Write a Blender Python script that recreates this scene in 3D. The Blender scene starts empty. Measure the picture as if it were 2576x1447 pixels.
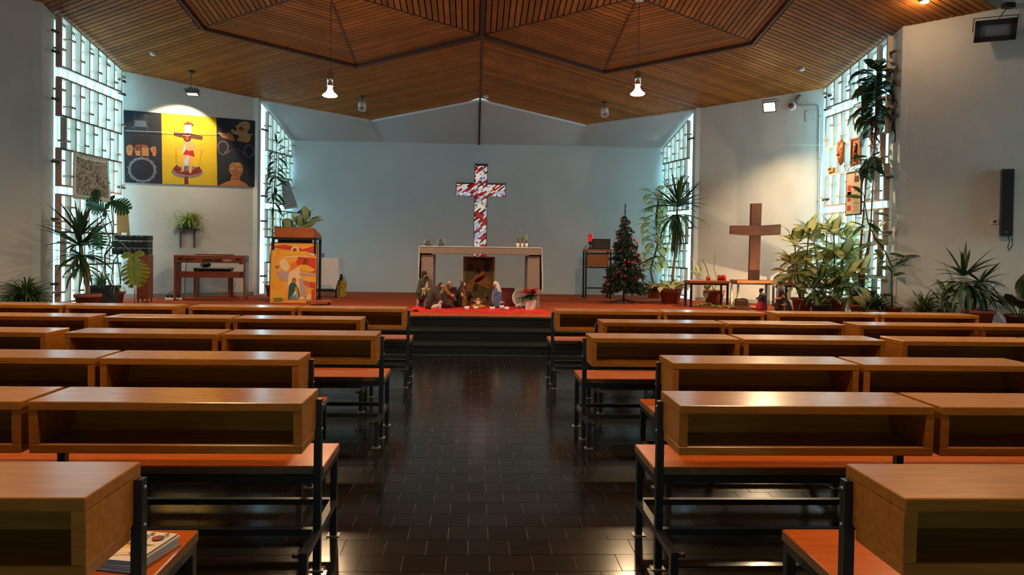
import bpy, bmesh, math, random
from mathutils import Vector, Matrix, Euler, noise
random.seed(7)
sc = bpy.context.scene
COL = sc.collection

# ------------------------------------------------------------------ camera
F_PX, CX, CY = 1780.0, 1262.0, 653.0
YAW, PITCH, ROLL = math.radians(2.3), math.radians(-1.0), 0.015
cam_d = bpy.data.cameras.new('camera')
cam = bpy.data.objects.new('camera', cam_d)
COL.objects.link(cam)
cam_d.sensor_width = 36.0
cam_d.lens = F_PX * 36.0 / 2576.0
cam_d.shift_x = (1288 - CX) / 2576.0
cam_d.shift_y = (CY - 723.5) / 2576.0
cam_d.clip_start = 0.05
cam_d.clip_end = 200
fwd = Vector((math.sin(YAW) * math.cos(PITCH), math.cos(YAW) * math.cos(PITCH), math.sin(PITCH)))
rgt = Vector((math.cos(YAW), -math.sin(YAW), 0))
upv = rgt.cross(fwd)
r2 = rgt * math.cos(ROLL) + upv * math.sin(ROLL)
u2 = upv * math.cos(ROLL) - rgt * math.sin(ROLL)
M = Matrix((r2, u2, -fwd)).transposed().to_4x4()
M.translation = Vector((-0.09, 0, 1.45))
cam.matrix_world = M
sc.camera = cam

# ------------------------------------------------------------------ world, exposure
w = bpy.data.worlds.new('overcast_sky')
sc.world = w
w.use_nodes = True
bg = w.node_tree.nodes['Background']
bg.inputs[0].default_value = (0.62, 0.85, 0.95, 1)
bg.inputs[1].default_value = 1.0
sc.view_settings.view_transform = 'Standard'
sc.view_settings.look = 'None'
sc.view_settings.exposure = 0.18
sc.view_settings.gamma = 1.0
sc.view_settings.use_curve_mapping = False
sc.cycles.max_bounces = 5
sc.cycles.diffuse_bounces = 3
sc.cycles.glossy_bounces = 2
sc.cycles.transmission_bounces = 4
sc.cycles.transparent_max_bounces = 5
sc.cycles.caustics_reflective = False
sc.cycles.caustics_refractive = False
sc.cycles.use_adaptive_sampling = True
sc.cycles.adaptive_threshold = 0.08
sc.cycles.sample_clamp_indirect = 4.0
sc.cycles.use_light_tree = False
DAY = 4.8          # glow of the daylight behind the translucent glass
WARM = (1.0, 0.66, 0.36)

def add_light(name, kind, loc, energy, color=WARM, size=0.1, target=None, spot=None, blend=0.5, parent=None):
    d = bpy.data.lights.new(name, kind)
    d.energy = energy
    d.color = color
    if kind == 'AREA':
        d.size = size
    else:
        d.shadow_soft_size = size
    if kind == 'SPOT':
        d.spot_size = math.radians(spot)
        d.spot_blend = blend
    o = bpy.data.objects.new(name, d)
    COL.objects.link(o)
    o.location = loc
    if target is not None:
        o.rotation_euler = (Vector(target) - Vector(loc)).to_track_quat('-Z', 'Y').to_euler()
    if parent:
        o.parent = parent
        o.matrix_parent_inverse = parent.matrix_world.inverted()
    return o

# ------------------------------------------------------------------ materials
MATS = {}
def mat(name, col, rough=0.6, metal=0.0, vary=0.0, vscale=8.0, stretch=(1, 1, 1), bump=0.0, bscale=60.0, col2=None,
        emit=None, estr=0.0, coat=0.0, trans=0.0, alpha=1.0, spec=0.5, rand=0.0, coord='Object', ior=1.45, detail=4.0, subsurf=0.0):
    if name in MATS:
        return MATS[name]
    m = bpy.data.materials.new(name)
    m.use_nodes = True
    nt = m.node_tree
    b = nt.nodes['Principled BSDF']
    I = b.inputs
    I['Base Color'].default_value = (*col, 1)
    I['Roughness'].default_value = rough
    I['Metallic'].default_value = metal
    I['Specular IOR Level'].default_value = spec
    I['IOR'].default_value = ior
    I['Coat Weight'].default_value = coat
    I['Coat Roughness'].default_value = 0.15
    I['Transmission Weight'].default_value = trans
    I['Alpha'].default_value = alpha
    if emit:
        I['Emission Color'].default_value = (*emit, 1)
        I['Emission Strength'].default_value = estr
    src = None
    if vary or col2 or bump:
        tc = nt.nodes.new('ShaderNodeTexCoord')
        mp = nt.nodes.new('ShaderNodeMapping')
        mp.inputs['Scale'].default_value = stretch
        nt.links.new(tc.outputs[coord], mp.inputs['Vector'])
    if vary or col2:
        n = nt.nodes.new('ShaderNodeTexNoise')
        n.inputs['Scale'].default_value = vscale
        n.inputs['Detail'].default_value = detail
        n.inputs['Roughness'].default_value = 0.6
        nt.links.new(mp.outputs[0], n.inputs['Vector'])
        r = nt.nodes.new('ShaderNodeValToRGB')
        r.color_ramp.elements[0].position = 0.3
        r.color_ramp.elements[1].position = 0.7
        c2 = col2 if col2 else tuple(min(1, c * (1 + vary)) for c in col)
        c1 = col if col2 else tuple(c * (1 - vary) for c in col)
        r.color_ramp.elements[0].color = (*c1, 1)
        r.color_ramp.elements[1].color = (*c2, 1)
        nt.links.new(n.outputs['Fac'], r.inputs['Fac'])
        src = r.outputs['Color']
    if rand:
        oi = nt.nodes.new('ShaderNodeObjectInfo')
        mr = nt.nodes.new('ShaderNodeMapRange')
        mr.inputs['To Min'].default_value = 1 - rand
        mr.inputs['To Max'].default_value = 1 + rand
        nt.links.new(oi.outputs['Random'], mr.inputs['Value'])
        hs = nt.nodes.new('ShaderNodeHueSaturation')
        hs.inputs['Color'].default_value = (*col, 1)
        if src:
            nt.links.new(src, hs.inputs['Color'])
        nt.links.new(mr.outputs[0], hs.inputs['Value'])
        src = hs.outputs['Color']
    if src:
        nt.links.new(src, I['Base Color'])
    if bump:
        n2 = nt.nodes.new('ShaderNodeTexNoise')
        n2.inputs['Scale'].default_value = bscale
        n2.inputs['Detail'].default_value = 3
        nt.links.new(mp.outputs[0], n2.inputs['Vector'])
        bp = nt.nodes.new('ShaderNodeBump')
        bp.inputs['Strength'].default_value = bump
        bp.inputs['Distance'].default_value = 0.01
        nt.links.new(n2.outputs['Fac'], bp.inputs['Height'])
        nt.links.new(bp.outputs[0], I['Normal'])
    if estr: m.cycles.emission_sampling = 'NONE'
    MATS[name] = m
    return m

def srgb(r, g, b):
    f = lambda c: c / 12.92 if c <= 0.04045 else ((c + 0.055) / 1.055) ** 2.4
    return tuple(f(c / 255.0) for c in (r, g, b))

PLASTER = mat('wall_plaster', (0.60, 0.59, 0.55), 0.9, bump=0.25, bscale=90, vary=0.05, vscale=2)
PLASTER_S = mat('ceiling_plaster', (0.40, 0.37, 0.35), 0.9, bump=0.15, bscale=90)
BACKW = mat('stage_wall_plaster', (0.54, 0.58, 0.58), 0.9, bump=0.2, bscale=90, vary=0.04, vscale=1.5)
PLANK = mat('ceiling_pine', srgb(146, 88, 38), 0.6, spec=0.2, vary=0.18, vscale=3, stretch=(1, 1, 1), rand=0.22, detail=6)
PLANKB = mat('ceiling_backing', (0.02, 0.010, 0.006), 0.9)
TRIMD = mat('dark_wood_trim', srgb(70, 38, 20), 0.6)
TRIMW = mat('white_trim', (0.62, 0.62, 0.62), 0.6)
OAK = mat('oak_varnished', srgb(148, 94, 33), 0.22, col2=srgb(174, 114, 43), vscale=5, stretch=(1, 9, 9), bump=0.012, bscale=8, rand=0.08, spec=0.45)
SEATW = mat('seat_varnished', srgb(166, 76, 22), 0.24, col2=srgb(186, 94, 32), vscale=4, stretch=(1, 10, 10), rand=0.06, spec=0.5)
OAKEND = mat('seat_edge_ply', srgb(96, 70, 44), 0.5, col2=srgb(128, 96, 60), vscale=14, stretch=(1, 6, 6))
STEEL = mat('black_steel', (0.010, 0.011, 0.013), 0.35, spec=0.5)
FOOTP = mat('zinc_plate', (0.42, 0.40, 0.37), 0.4, metal=0.8)
TILE = mat('dark_floor_tile', (0.009, 0.0083, 0.008), 0.16, vary=0.25, vscale=6, bump=0.008, bscale=30, rand=0.3, spec=0.55)
GROUT = mat('grout', (0.22, 0.18, 0.15), 0.9)
STEPST = mat('black_step_stone', (0.009, 0.0095, 0.010), 0.42, vary=0.3, vscale=20, spec=0.3)
CARPET = mat('rust_carpet', srgb(158, 73, 40), 0.95, vary=0.12, vscale=120, bump=0.3, bscale=300, spec=0.1)
LATT = mat('grille_paint', srgb(205, 188, 172), 0.5, rand=0.06)
BRACK = mat('grille_bracket', srgb(72, 68, 66), 0.5)
DARK = mat('dark_gap', (0.01, 0.01, 0.01), 0.8)
CHROME = mat('chrome', (0.75, 0.75, 0.75), 0.15, metal=1.0)
WHITEP = mat('white_plastic', (0.72, 0.71, 0.68), 0.4)
BLACKP = mat('black_plastic', (0.012, 0.012, 0.013), 0.4)

def glass_mat():
    m = bpy.data.materials.new('daylit_channel_glass')
    m.use_nodes = True
    nt = m.node_tree
    b = nt.nodes['Principled BSDF']
    b.inputs['Base Color'].default_value = (0.55, 0.75, 0.76, 1)
    b.inputs['Roughness'].default_value = 0.25
    b.inputs['Emission Color'].default_value = (0.39, 0.77, 0.93, 1)
    b.inputs['Emission Strength'].default_value = DAY
    oi = nt.nodes.new('ShaderNodeObjectInfo')
    mr = nt.nodes.new('ShaderNodeMapRange')
    mr.inputs['To Min'].default_value = DAY * 0.82
    mr.inputs['To Max'].default_value = DAY * 1.15
    nt.links.new(oi.outputs['Random'], mr.inputs['Value'])
    nt.links.new(mr.outputs[0], b.inputs['Emission Strength'])
    return m
GLASS = glass_mat()
GLASSRIB = mat('glass_flange', (0.30, 0.55, 0.55), 0.2, emit=(0.26, 0.70, 0.76), estr=1.0)

# ------------------------------------------------------------------ mesh helpers
def tag(o, label=None, cat=None, group=None, kind=None):
    if label: o['label'] = label
    if cat: o['category'] = cat
    if group: o['group'] = group
    if kind: o['kind'] = kind
    return o

def obj(name, me, m=None, parent=None, loc=None, rot=None, scale=None):
    o = bpy.data.objects.new(name, me)
    COL.objects.link(o)
    if m is not None and me is not None and not me.materials:
        for x in (m if isinstance(m, (list, tuple)) else [m]):
            me.materials.append(x)
    if parent: o.parent = parent
    if loc is not None: o.location = loc
    if rot is not None: o.rotation_euler = rot
    if scale is not None: o.scale = scale
    return o

def empty(name, loc=(0, 0, 0), rz=0.0, label=None, cat=None, group=None, kind=None):
    o = bpy.data.objects.new(name, None)
    COL.objects.link(o)
    o.empty_display_size = 0.05
    o.location = loc
    o.rotation_euler = (0, 0, rz)
    return tag(o, label, cat, group, kind)

class MB:
    def __init__(s):
        s.v, s.f, s.mi, s.sm = [], [], [], []
    def add(s, vs, fs, mi=0, smooth=False):
        k = len(s.v)
        s.v += [tuple(p) for p in vs]
        s.f += [tuple(i + k for i in f) for f in fs]
        s.mi += [mi] * len(fs)
        s.sm += [smooth] * len(fs)
        return s
    def box(s, c, d, R=None, mi=0):
        c = Vector(c)
        hx, hy, hz = d[0] / 2, d[1] / 2, d[2] / 2
        vs = []
        for z in (-hz, hz):
            for x, y in ((-hx, -hy), (hx, -hy), (hx, hy), (-hx, hy)):
                p = Vector((x, y, z))
                if R is not None: p = R @ p
                vs.append(c + p)
        return s.add(vs, [(3, 2, 1, 0), (4, 5, 6, 7), (0, 1, 5, 4), (1, 2, 6, 5), (2, 3, 7, 6), (3, 0, 4, 7)], mi)
    def b2(s, a, b, mi=0):
        a, b = Vector(a), Vector(b)
        return s.box((a + b) / 2, (abs(b.x - a.x), abs(b.y - a.y), abs(b.z - a.z)), None, mi)
    def extr(s, poly, vec, mi=0, smooth=False):
        n = len(poly)
        vec = Vector(vec)
        p = [Vector(q) for q in poly]
        vs = p + [q + vec for q in p]
        fs = [tuple(range(n - 1, -1, -1)), tuple(range(n, 2 * n))]
        fs += [(i, (i + 1) % n, n + (i + 1) % n, n + i) for i in range(n)]
        return s.add(vs, fs, mi, smooth)
    def tube(s, pts, r, n=8, mi=0, caps=True):
        pts = [Vector(p) for p in pts]
        k = len(pts)
        rs = r if isinstance(r, (list, tuple)) else [r] * k
        ref = None
        vs = []
        for i, p in enumerate(pts):
            t = (pts[min(i + 1, k - 1)] - pts[max(i - 1, 0)])
            if t.length < 1e-9: t = Vector((0, 0, 1))
            t.normalize()
            if ref is None:
                ref = Vector((1, 0, 0)) if abs(t.x) < 0.9 else Vector((0, 1, 0))
            u = (ref - t * ref.dot(t)).normalized()
            v = t.cross(u)
            ref = u
            for j in range(n):
                a = 2 * math.pi * j / n
                vs.append(p + (u * math.cos(a) + v * math.sin(a)) * rs[i])
        fs = []
        for i in range(k - 1):
            for j in range(n):
                fs.append((i * n + j, i * n + (j + 1) % n, (i + 1) * n + (j + 1) % n, (i + 1) * n + j))
        s.add(vs, fs, mi, True)
        if caps:
            s.f.append(tuple(len(s.v) - len(vs) + j for j in reversed(range(n)))); s.mi.append(mi); s.sm.append(False)
            s.f.append(tuple(len(s.v) - n + j for j in range(n))); s.mi.append(mi); s.sm.append(False)
        return s
    def lathe(s, prof, n=24, c=(0, 0, 0), mi=0, smooth=True, R=None):
        c = Vector(c)
        vs, fs = [], []
        for r, z in prof:
            for j in range(n):
                a = 2 * math.pi * j / n
                p = Vector((r * math.cos(a), r * math.sin(a), z))
                if R is not None: p = R @ p
                vs.append(c + p)
        k = len(prof)
        for i in range(k - 1):
            for j in range(n):
                fs.append((i * n + j, i * n + (j + 1) % n, (i + 1) * n + (j + 1) % n, (i + 1) * n + j))
        if prof[0][0] > 1e-6: fs.append(tuple(reversed(range(n))))
        if prof[-1][0] > 1e-6: fs.append(tuple((k - 1) * n + j for j in range(n)))
        return s.add(vs, fs, mi, smooth)
    def ell(s, c, r, n=16, m=10, mi=0, R=None):
        if not isinstance(r, (list, tuple)): r = (r, r, r)
        c = Vector(c)
        vs, fs = [], []
        for i in range(m + 1):
            th = math.pi * i / m
            for j in range(n):
                a = 2 * math.pi * j / n
                p = Vector((r[0] * math.sin(th) * math.cos(a), r[1] * math.sin(th) * math.sin(a), -r[2] * math.cos(th)))
                if R is not None: p = R @ p
                vs.append(c + p)
        for i in range(m):
            for j in range(n):
                fs.append((i * n + j, i * n + (j + 1) % n, (i + 1) * n + (j + 1) % n, (i + 1) * n + j))
        return s.add(vs, fs, mi, True)
    def mesh(s, name, mats=None, bevel=0.0):
        me = bpy.data.meshes.new(name)
        me.from_pydata(s.v, [], s.f)
        me.polygons.foreach_set('material_index', s.mi)
        me.polygons.foreach_set('use_smooth', s.sm)
        if bevel:
            bm = bmesh.new()
            bm.from_mesh(me)
            bmesh.ops.remove_doubles(bm, verts=bm.verts, dist=1e-6)
            bmesh.ops.bevel(bm, geom=[e for e in bm.edges], offset=bevel, segments=1, affect='EDGES')
            bm.to_mesh(me)
            bm.free()
        me.update()
        if mats:
            for x in (mats if isinstance(mats, (list, tuple)) else [mats]): me.materials.append(x)
        return me
    def build(s, name, m, parent=None, bevel=0.0, loc=None, rot=None):
        return obj(name, s.mesh(name, m, bevel), None, parent, loc, rot)

CUBES = {}
def cube(name, m, parent, c, d, rz=0.0, rot=None):
    """a box-shaped part: shared unit cube, scaled to size"""
    if m.name not in CUBES:
        CUBES[m.name] = MB().box((0, 0, 0), (1, 1, 1)).mesh('box_' + m.name, m)
    return obj(name, CUBES[m.name], None, parent, c, rot if rot is not None else (0, 0, rz), d)

def copy_tree(o, parent=None):
    c = o.copy()
    COL.objects.link(c)
    c.parent = parent
    for ch in o.children:
        copy_tree(ch, c)
    return c

def struct(name, mb, m, parent=None, bevel=0.0):
    o = mb.build(name, m, parent, bevel)
    if parent is None: o['kind'] = 'structure'
    return o

# ------------------------------------------------------------------ room shell
SZ = 0.427                      # stage floor height
def ceil_z(y): return 4.31 - 0.169 * (y - 14.2)
RX, RY0 = 9.6, -4.0             # hall side walls and rear wall
A_, B_, E_ = (6.42, 13.03), (4.38, 14.2), (4.10, 15.55)
N_ = (6.42, 10.64)
W_ = (RX, 10.64 - (RX - 6.42) * 0.577)

# floor: grout bed with real tiles laid in running bond
fl = struct('floor', MB().b2((-RX, RY0, -0.10), (RX, 9.46, -0.004)), GROUT)
TW, TD, JN = 0.199, 0.1705, 0.0034
def tile_rows():
    y = 3.136 - TD * 8
    k = 0
    while y < 9.44:
        off = 0.0 if k % 2 else TW / 2
        yield k, y, off
        y += TD
        k += 1
tile_me = MB().box((0, 0, -0.002), (TW - JN, TD - JN, 0.004)).mesh('tile', TILE)
tile_me2 = None
cand = []
for k, y, off in tile_rows():
    for i in range(-36, 36):
        x = -0.096 + off + (i + 0.5) * TW
        cand.append((x, y + TD / 2))
near = [c for c in cand if abs(c[0]) < 1.02 and c[1] > 2.75 and c[1] < 8.0]
near.sort(key=lambda c: c[1])
near = near[:300]
ns = set(near)
for x, y in near:
    obj('tile', tile_me, None, fl, (x, y, random.uniform(-0.0004, 0.0004)), (random.uniform(-.0012, .0012), random.uniform(-.0012, .0012), 0))
mb = MB()
for c in cand:
    if c in ns: continue
    y1 = min(c[1] + (TD - JN) / 2, 9.44)
    y0 = c[1] - (TD - JN) / 2
    if y1 > y0: mb.b2((c[0] - (TW - JN) / 2, y0, -0.004), (c[0] + (TW - JN) / 2, y1, 0))
tf = mb.build('tile_field', TILE, fl)
tf['kind'] = 'stuff'

# stage: two steps and the carpeted platform
XS = 6.3
def step_block(name, y0, y1, z0, z1):
    st = struct(name, MB().b2((-XS, y0 + 0.02, z0), (XS, y1, z1 - 0.034)), STEPST)
    n = 14
    L = 2 * XS / n
    tread = MB().box((0, 0, 0), (L - 0.003, y1 - y0 + 0.02, 0.032)).mesh('tread_slab', STEPST, 0.003)
    riser = MB().box((0, 0, 0), (L - 0.003, 0.018, z1 - z0 - 0.036)).mesh('riser_slab', STEPST)
    for i in range(n):
        x = -XS + L * (i + 0.5) + 0.06
        obj('tread_slab', tread, None, st, (x, (y0 + y1) / 2 + 0.0, z1 - 0.016))
        obj('riser_slab', riser, None, st, (x, y0 + 0.011, (z0 + z1) / 2 - 0.018))
    return st
step_block('stage_step', 9.44, 9.84, 0.0, 0.135)
step_block('stage_step', 9.83, 10.27, 0.135, 0.281)
st = step_block('stage_step', 10.26, 10.40, 0.281, SZ)
stage = struct('floor_stage', MB().extr([(-XS - .6, 10.38, 0), (XS + .6, 10.38, 0), (XS + .6, 11.4, 0), (6.6, 13.2, 0), (4.5, 14.4, 0), (4.3, 15.7, 0), (-4.3, 15.7, 0), (-4.5, 14.4, 0), (-6.6, 13.2, 0), (-XS - .6, 11.4, 0)], (0, 0, SZ)), CARPET)
# platform wings beside the steps
struct('floor_stage_wing', MB().b2((-RX, 9.44, -0.05), (-XS, 10.9, SZ - 0.004)), CARPET)
struct('floor_stage_wing', MB().b2((XS, 9.44, -0.05), (RX, 10.9, SZ - 0.004)), CARPET)

# walls, each an upright slab with thickness to the outside
def wall(name, p, q, th, z1p, z1q, m=PLASTER, z0=-0.05):
    p, q = Vector((p[0], p[1], 0)), Vector((q[0], q[1], 0))
    d = (q - p).normalized()
    n = Vector((d.y, -d.x, 0)) * th
    mb = MB()
    mb.add([p + Vector((0, 0, z0)), q + Vector((0, 0, z0)), q + Vector((0, 0, z1q)), p + Vector((0, 0, z1p)),
            p + n + Vector((0, 0, z0)), q + n + Vector((0, 0, z0)), q + n + Vector((0, 0, z1q)), p + n + Vector((0, 0, z1p))],
           [(0, 1, 2, 3), (7, 6, 5, 4), (0, 4, 5, 1), (1, 5, 6, 2), (2, 6, 7, 3), (3, 7, 4, 0)])
    return struct(name, mb, m)
cz = lambda p: ceil_z(p[1]) + 0.35
m_ = lambda p: (-p[0], p[1])
# back wall with a cross-shaped opening for the stained glass
CXC, CZ0, CZ1, CZB, CZT = 0.055, 0.70, 3.27, 2.555, 2.85
cw, ca = 0.145, 0.55
bw = MB()
def bwbox(x0, x1, z0, z1): bw.b2((x0, 15.55, z0), (x1, 15.80, z1))
bwbox(-4.6, CXC - ca, 0, 4.3); bwbox(CXC + ca, 4.6, 0, 4.3)
bwbox(CXC - ca, CXC - cw, 0, CZB); bwbox(CXC + cw, CXC + ca, 0, CZB)
bwbox(CXC - ca, CXC - cw, CZT, 4.3); bwbox(CXC + cw, CXC + ca, CZT, 4.3)
bwbox(CXC - cw, CXC + cw, 0, CZ0); bwbox(CXC - cw, CXC + cw, CZ1, 4.3)
struct('wall_back', bw, BACKW)
wall('wall_left_panel', m_(A_), m_(B_), -0.25, cz(A_), cz(B_))
wall('wall_right_panel', A_, B_, 0.25, cz(A_), cz(B_))
wall('wall_left_front', m_(W_), m_(N_), -0.30, cz(W_), cz(N_))
wall('wall_right_front', W_, N_, 0.30, cz(W_), cz(N_))
HW = [(6.2, 8.4)]      # unseen side windows, added for daylight on the near walls
for sx in (-1, 1):
    nm = 'left' if sx < 0 else 'right'
    mb = MB()
    ys = [RY0, HW[0][0], HW[0][1], W_[1] + .2]
    for k in range(3):
        z0, z1 = (-.05, 6.4)
        if k == 1:
            mb.b2((sx * RX, ys[k], -.05), (sx * (RX + .25), ys[k + 1], 1.3))
            mb.b2((sx * RX, ys[k], 3.3), (sx * (RX + .25), ys[k + 1], 6.4))
        else:
            mb.b2((sx * RX, ys[k], -.05), (sx * (RX + .25), ys[k + 1], 6.4))
    struct('wall_' + nm, mb, PLASTER)
RW = (-0.9, 0.9, 0.9, 2.5)        # unseen rear window, added for cool light on the bench fronts
mb = MB()
for x0, x1, z0, z1 in ((-RX, RW[0], -.05, 6.4), (RW[1], RX, -.05, 6.4), (RW[0], RW[1], -.05, RW[2]), (RW[0], RW[1], RW[3], 6.4)):
    mb.b2((x0, RY0 - .25, z0), (x1, RY0, z1))
struct('wall_rear', mb, PLASTER)
# short reveals where the panels end at the glass
for sx in (-1, 1):
    nm = 'left' if sx < 0 else 'right'
    struct('wall_reveal_' + nm, MB().extr([(sx * 6.42, 10.62, 0), (sx * 6.46, 11.0, 0), (sx * 6.75, 11.0, 0), (sx * 6.75, 10.5, 0)], (0, 0, 5.3)), PLASTER)
    struct('wall_pier_' + nm, MB().extr([(sx * 4.36, 14.16, 0), (sx * 4.345, 14.30, 0), (sx * 4.62, 14.36, 0), (sx * 4.62, 14.16, 0)], (0, 0, 4.33)), PLASTER)
# skirting along the panel walls
for sx in (-1, 1):
    a, b = Vector((sx * A_[0], A_[1], 0)), Vector((sx * B_[0], B_[1], 0))
    d = (b - a).normalized(); n = Vector((d.y, -d.x, 0)) * (1 if sx < 0 else -1)
    mb = MB().extr([a + Vector((0, 0, SZ)), b + Vector((0, 0, SZ)), b + Vector((0, 0, SZ + .07)), a + Vector((0, 0, SZ + .07))], n * 0.015)
    struct('baseboard_' + ('left' if sx < 0 else 'right'), mb, mat('grey_skirting', (0.30, 0.29, 0.27), 0.7))

# ceiling: dark backing sheet with every board laid under it
def cplane(x, y, dz=0.0): return (x, y, ceil_z(y) + dz)
YC = 4.0
back = MB()
out_poly = [(0, 13.96), (-2.3, 15.29), (-4.42, 14.22), (-6.5, 13.05), (-6.6, 10.6), (-RX - .1, W_[1] - .1), (-RX - .1, YC), (RX + .1, YC), (RX + .1, W_[1] - .1), (6.6, 10.6), (6.5, 13.05), (4.42, 14.22), (2.3, 15.29)]
HEXR = 2.54
def hexpts(cx, cy, R): return [(cx + R * math.sin(math.radians(60 * k)), cy + R * math.cos(math.radians(60 * k))) for k in range(6)]
HEX = [(-2.2, 10.1), (2.2, 10.1)]
top = [cplane(x, y, 0.22) for x, y in out_poly]
ceiling = struct('ceiling', MB().extr(top, (0, 0, 0.05)), PLANKB)
# rear half of the hall roof falls away behind the camera
struct('ceiling_rear', MB().extr([(-RX - .1, YC, ceil_z(YC)), (RX + .1, YC, ceil_z(YC)), (RX + .1, RY0 - .1, 4.9), (-RX - .1, RY0 - .1, 4.9)], (0, 0, 0.1)), mat('rear_boards', srgb(120, 78, 42), 0.6, vary=0.2, vscale=4))

def seg_inside(P0, D, poly):
    """sorted parameters where the line P0 + t D crosses the polygon"""
    ts = []
    n = len(poly)
    for i in range(n):
        ax, ay = poly[i]; bx, by = poly[(i + 1) % n]
        ex, ey = bx - ax, by - ay
        det = D[0] * (-ey) + D[1] * ex
        if abs(det) < 1e-9: continue
        rx, ry = ax - P0[0], ay - P0[1]
        t = (rx * (-ey) + ry * ex) / det
        u = (D[0] * ry - D[1] * rx) / det
        if 0 <= u < 1: ts.append(t)
    return sorted(ts)

def subtract(iv, hole):
    res = []
    for a, b in iv:
        if len(hole) < 2 or hole[1] <= a or hole[0] >= b: res.append((a, b)); continue
        if hole[0] > a: res.append((a, hole[0]))
        if hole[1] < b: res.append((hole[1], b))
    return res

PITCHB, GAPB, TH = 0.084, 0.018, 0.020
side_poly = {-1: [(0, 13.96), (-2.3, 15.29), (-4.4, 14.21), (-6.45, 13.03), (-6.45, 10.62), (-RX, W_[1]), (-RX, 6.2), (0, 6.2)]}
side_poly[1] = [(-x, y) for x, y in side_poly[-1]]
def strips(poly, holes, D, Nn, s0, s1):
    res = []
    s = s1
    while s > s0:
        a, b = s - PITCHB + GAPB, s
        rows = []
        for ss in (a + 1e-4, b - 1e-4, (a + b) / 2):
            P0 = (Nn[0] * ss, Nn[1] * ss)
            ts = seg_inside(P0, D, poly)
            iv = [(ts[i], ts[i + 1]) for i in range(0, len(ts) - 1, 2)]
            for h in holes: iv = subtract(iv, seg_inside(P0, D, h))
            rows.append([i for i in iv if i[1] - i[0] > 0.02])
        if len(rows[0]) == len(rows[1]):
            pairs = list(zip(rows[0], rows[1]))
        else:
            pairs = [(i, i) for i in rows[2]]
        for (p0, p1), (q0, q1) in pairs:
            res.append([(Nn[0] * a + D[0] * p0, Nn[1] * a + D[1] * p0), (Nn[0] * a + D[0] * p1, Nn[1] * a + D[1] * p1),
                        (Nn[0] * b + D[0] * q1, Nn[1] * b + D[1] * q1), (Nn[0] * b + D[0] * q0, Nn[1] * b + D[1] * q0)])
        s -= PITCHB
    return res
c30, s30 = math.cos(math.radians(30)), 0.5
hexholes = [hexpts(cx, cy, HEXR + 0.03) for cx, cy in HEX]
nplank = 0
for sx in (-1, 1):
    D = (-sx * c30, -s30)
    Nn = (-sx * s30, c30)
    # perpendicular coordinate grows to the far edge of the boarding
    for quad in strips(side_poly[sx], hexholes, D, Nn, 5.0, 12.09):
        me = MB().extr([cplane(x, y, 0.0) for x, y in quad], (0, 0, TH)).mesh('ceiling_plank', PLANK)
        obj('ceiling_plank', me, None, ceiling)
        nplank += 1
# recessed hexagons, six facets of boards each
for hx, hy in HEX:
    R = HEXR - 0.05
    hp = struct('ceiling_hexagon', MB().extr([cplane(x, y, 0.072) for x, y in hexpts(hx, hy, R + .04)], (0, 0, 0.02)), PLANKB)
    for k in range(6):
        a0, a1 = math.radians(60 * k), math.radians(60 * (k + 1))
        p0 = Vector((math.sin(a0), math.cos(a0))); p1 = Vector((math.sin(a1), math.cos(a1)))
        n = 24
        for i in range(n):
            f0, f1 = (i + 0.12) / n, (i + 1 - 0.08) / n
            q = [p0 * R * f0, p1 * R * f0, p1 * R * f1, p0 * R * f1]
            me = MB().extr([cplane(hx + v.x, hy + v.y, 0.045) for v in q], (0, 0, TH)).mesh('ceiling_plank', PLANK)
            obj('ceiling_plank', me, None, hp)
        # hip strip along each ray, lip along each edge
        mb = MB().extr([cplane(hx + v.x, hy + v.y, 0.038) for v in (p0 * 0.1 + Vector((p0.y, -p0.x)) * .012, p0 * R + Vector((p0.y, -p0.x)) * .012, p0 * R - Vector((p0.y, -p0.x)) * .012, p0 * 0.1 - Vector((p0.y, -p0.x)) * .012)], (0, 0, 0.01))
        mb.build('hip_strip', TRIMD, hp)
        e = [p0 * (R + 0.055), p1 * (R + 0.055), p1 * (R + 0.01), p0 * (R + 0.01)]
        MB().extr([cplane(hx + v.x, hy + v.y, -0.004) for v in e], (0, 0, 0.07)).build('edge_lip', TRIMD, hp)
# seam between the two halves of the boarding
struct('trim_1', MB().extr([cplane(-0.018, 11.25, -0.008), cplane(0.018, 11.25, -0.008), cplane(0.018, 13.97, -0.008), cplane(-0.018, 13.97, -0.008)], (0, 0, 0.02)), TRIMD)

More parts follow.
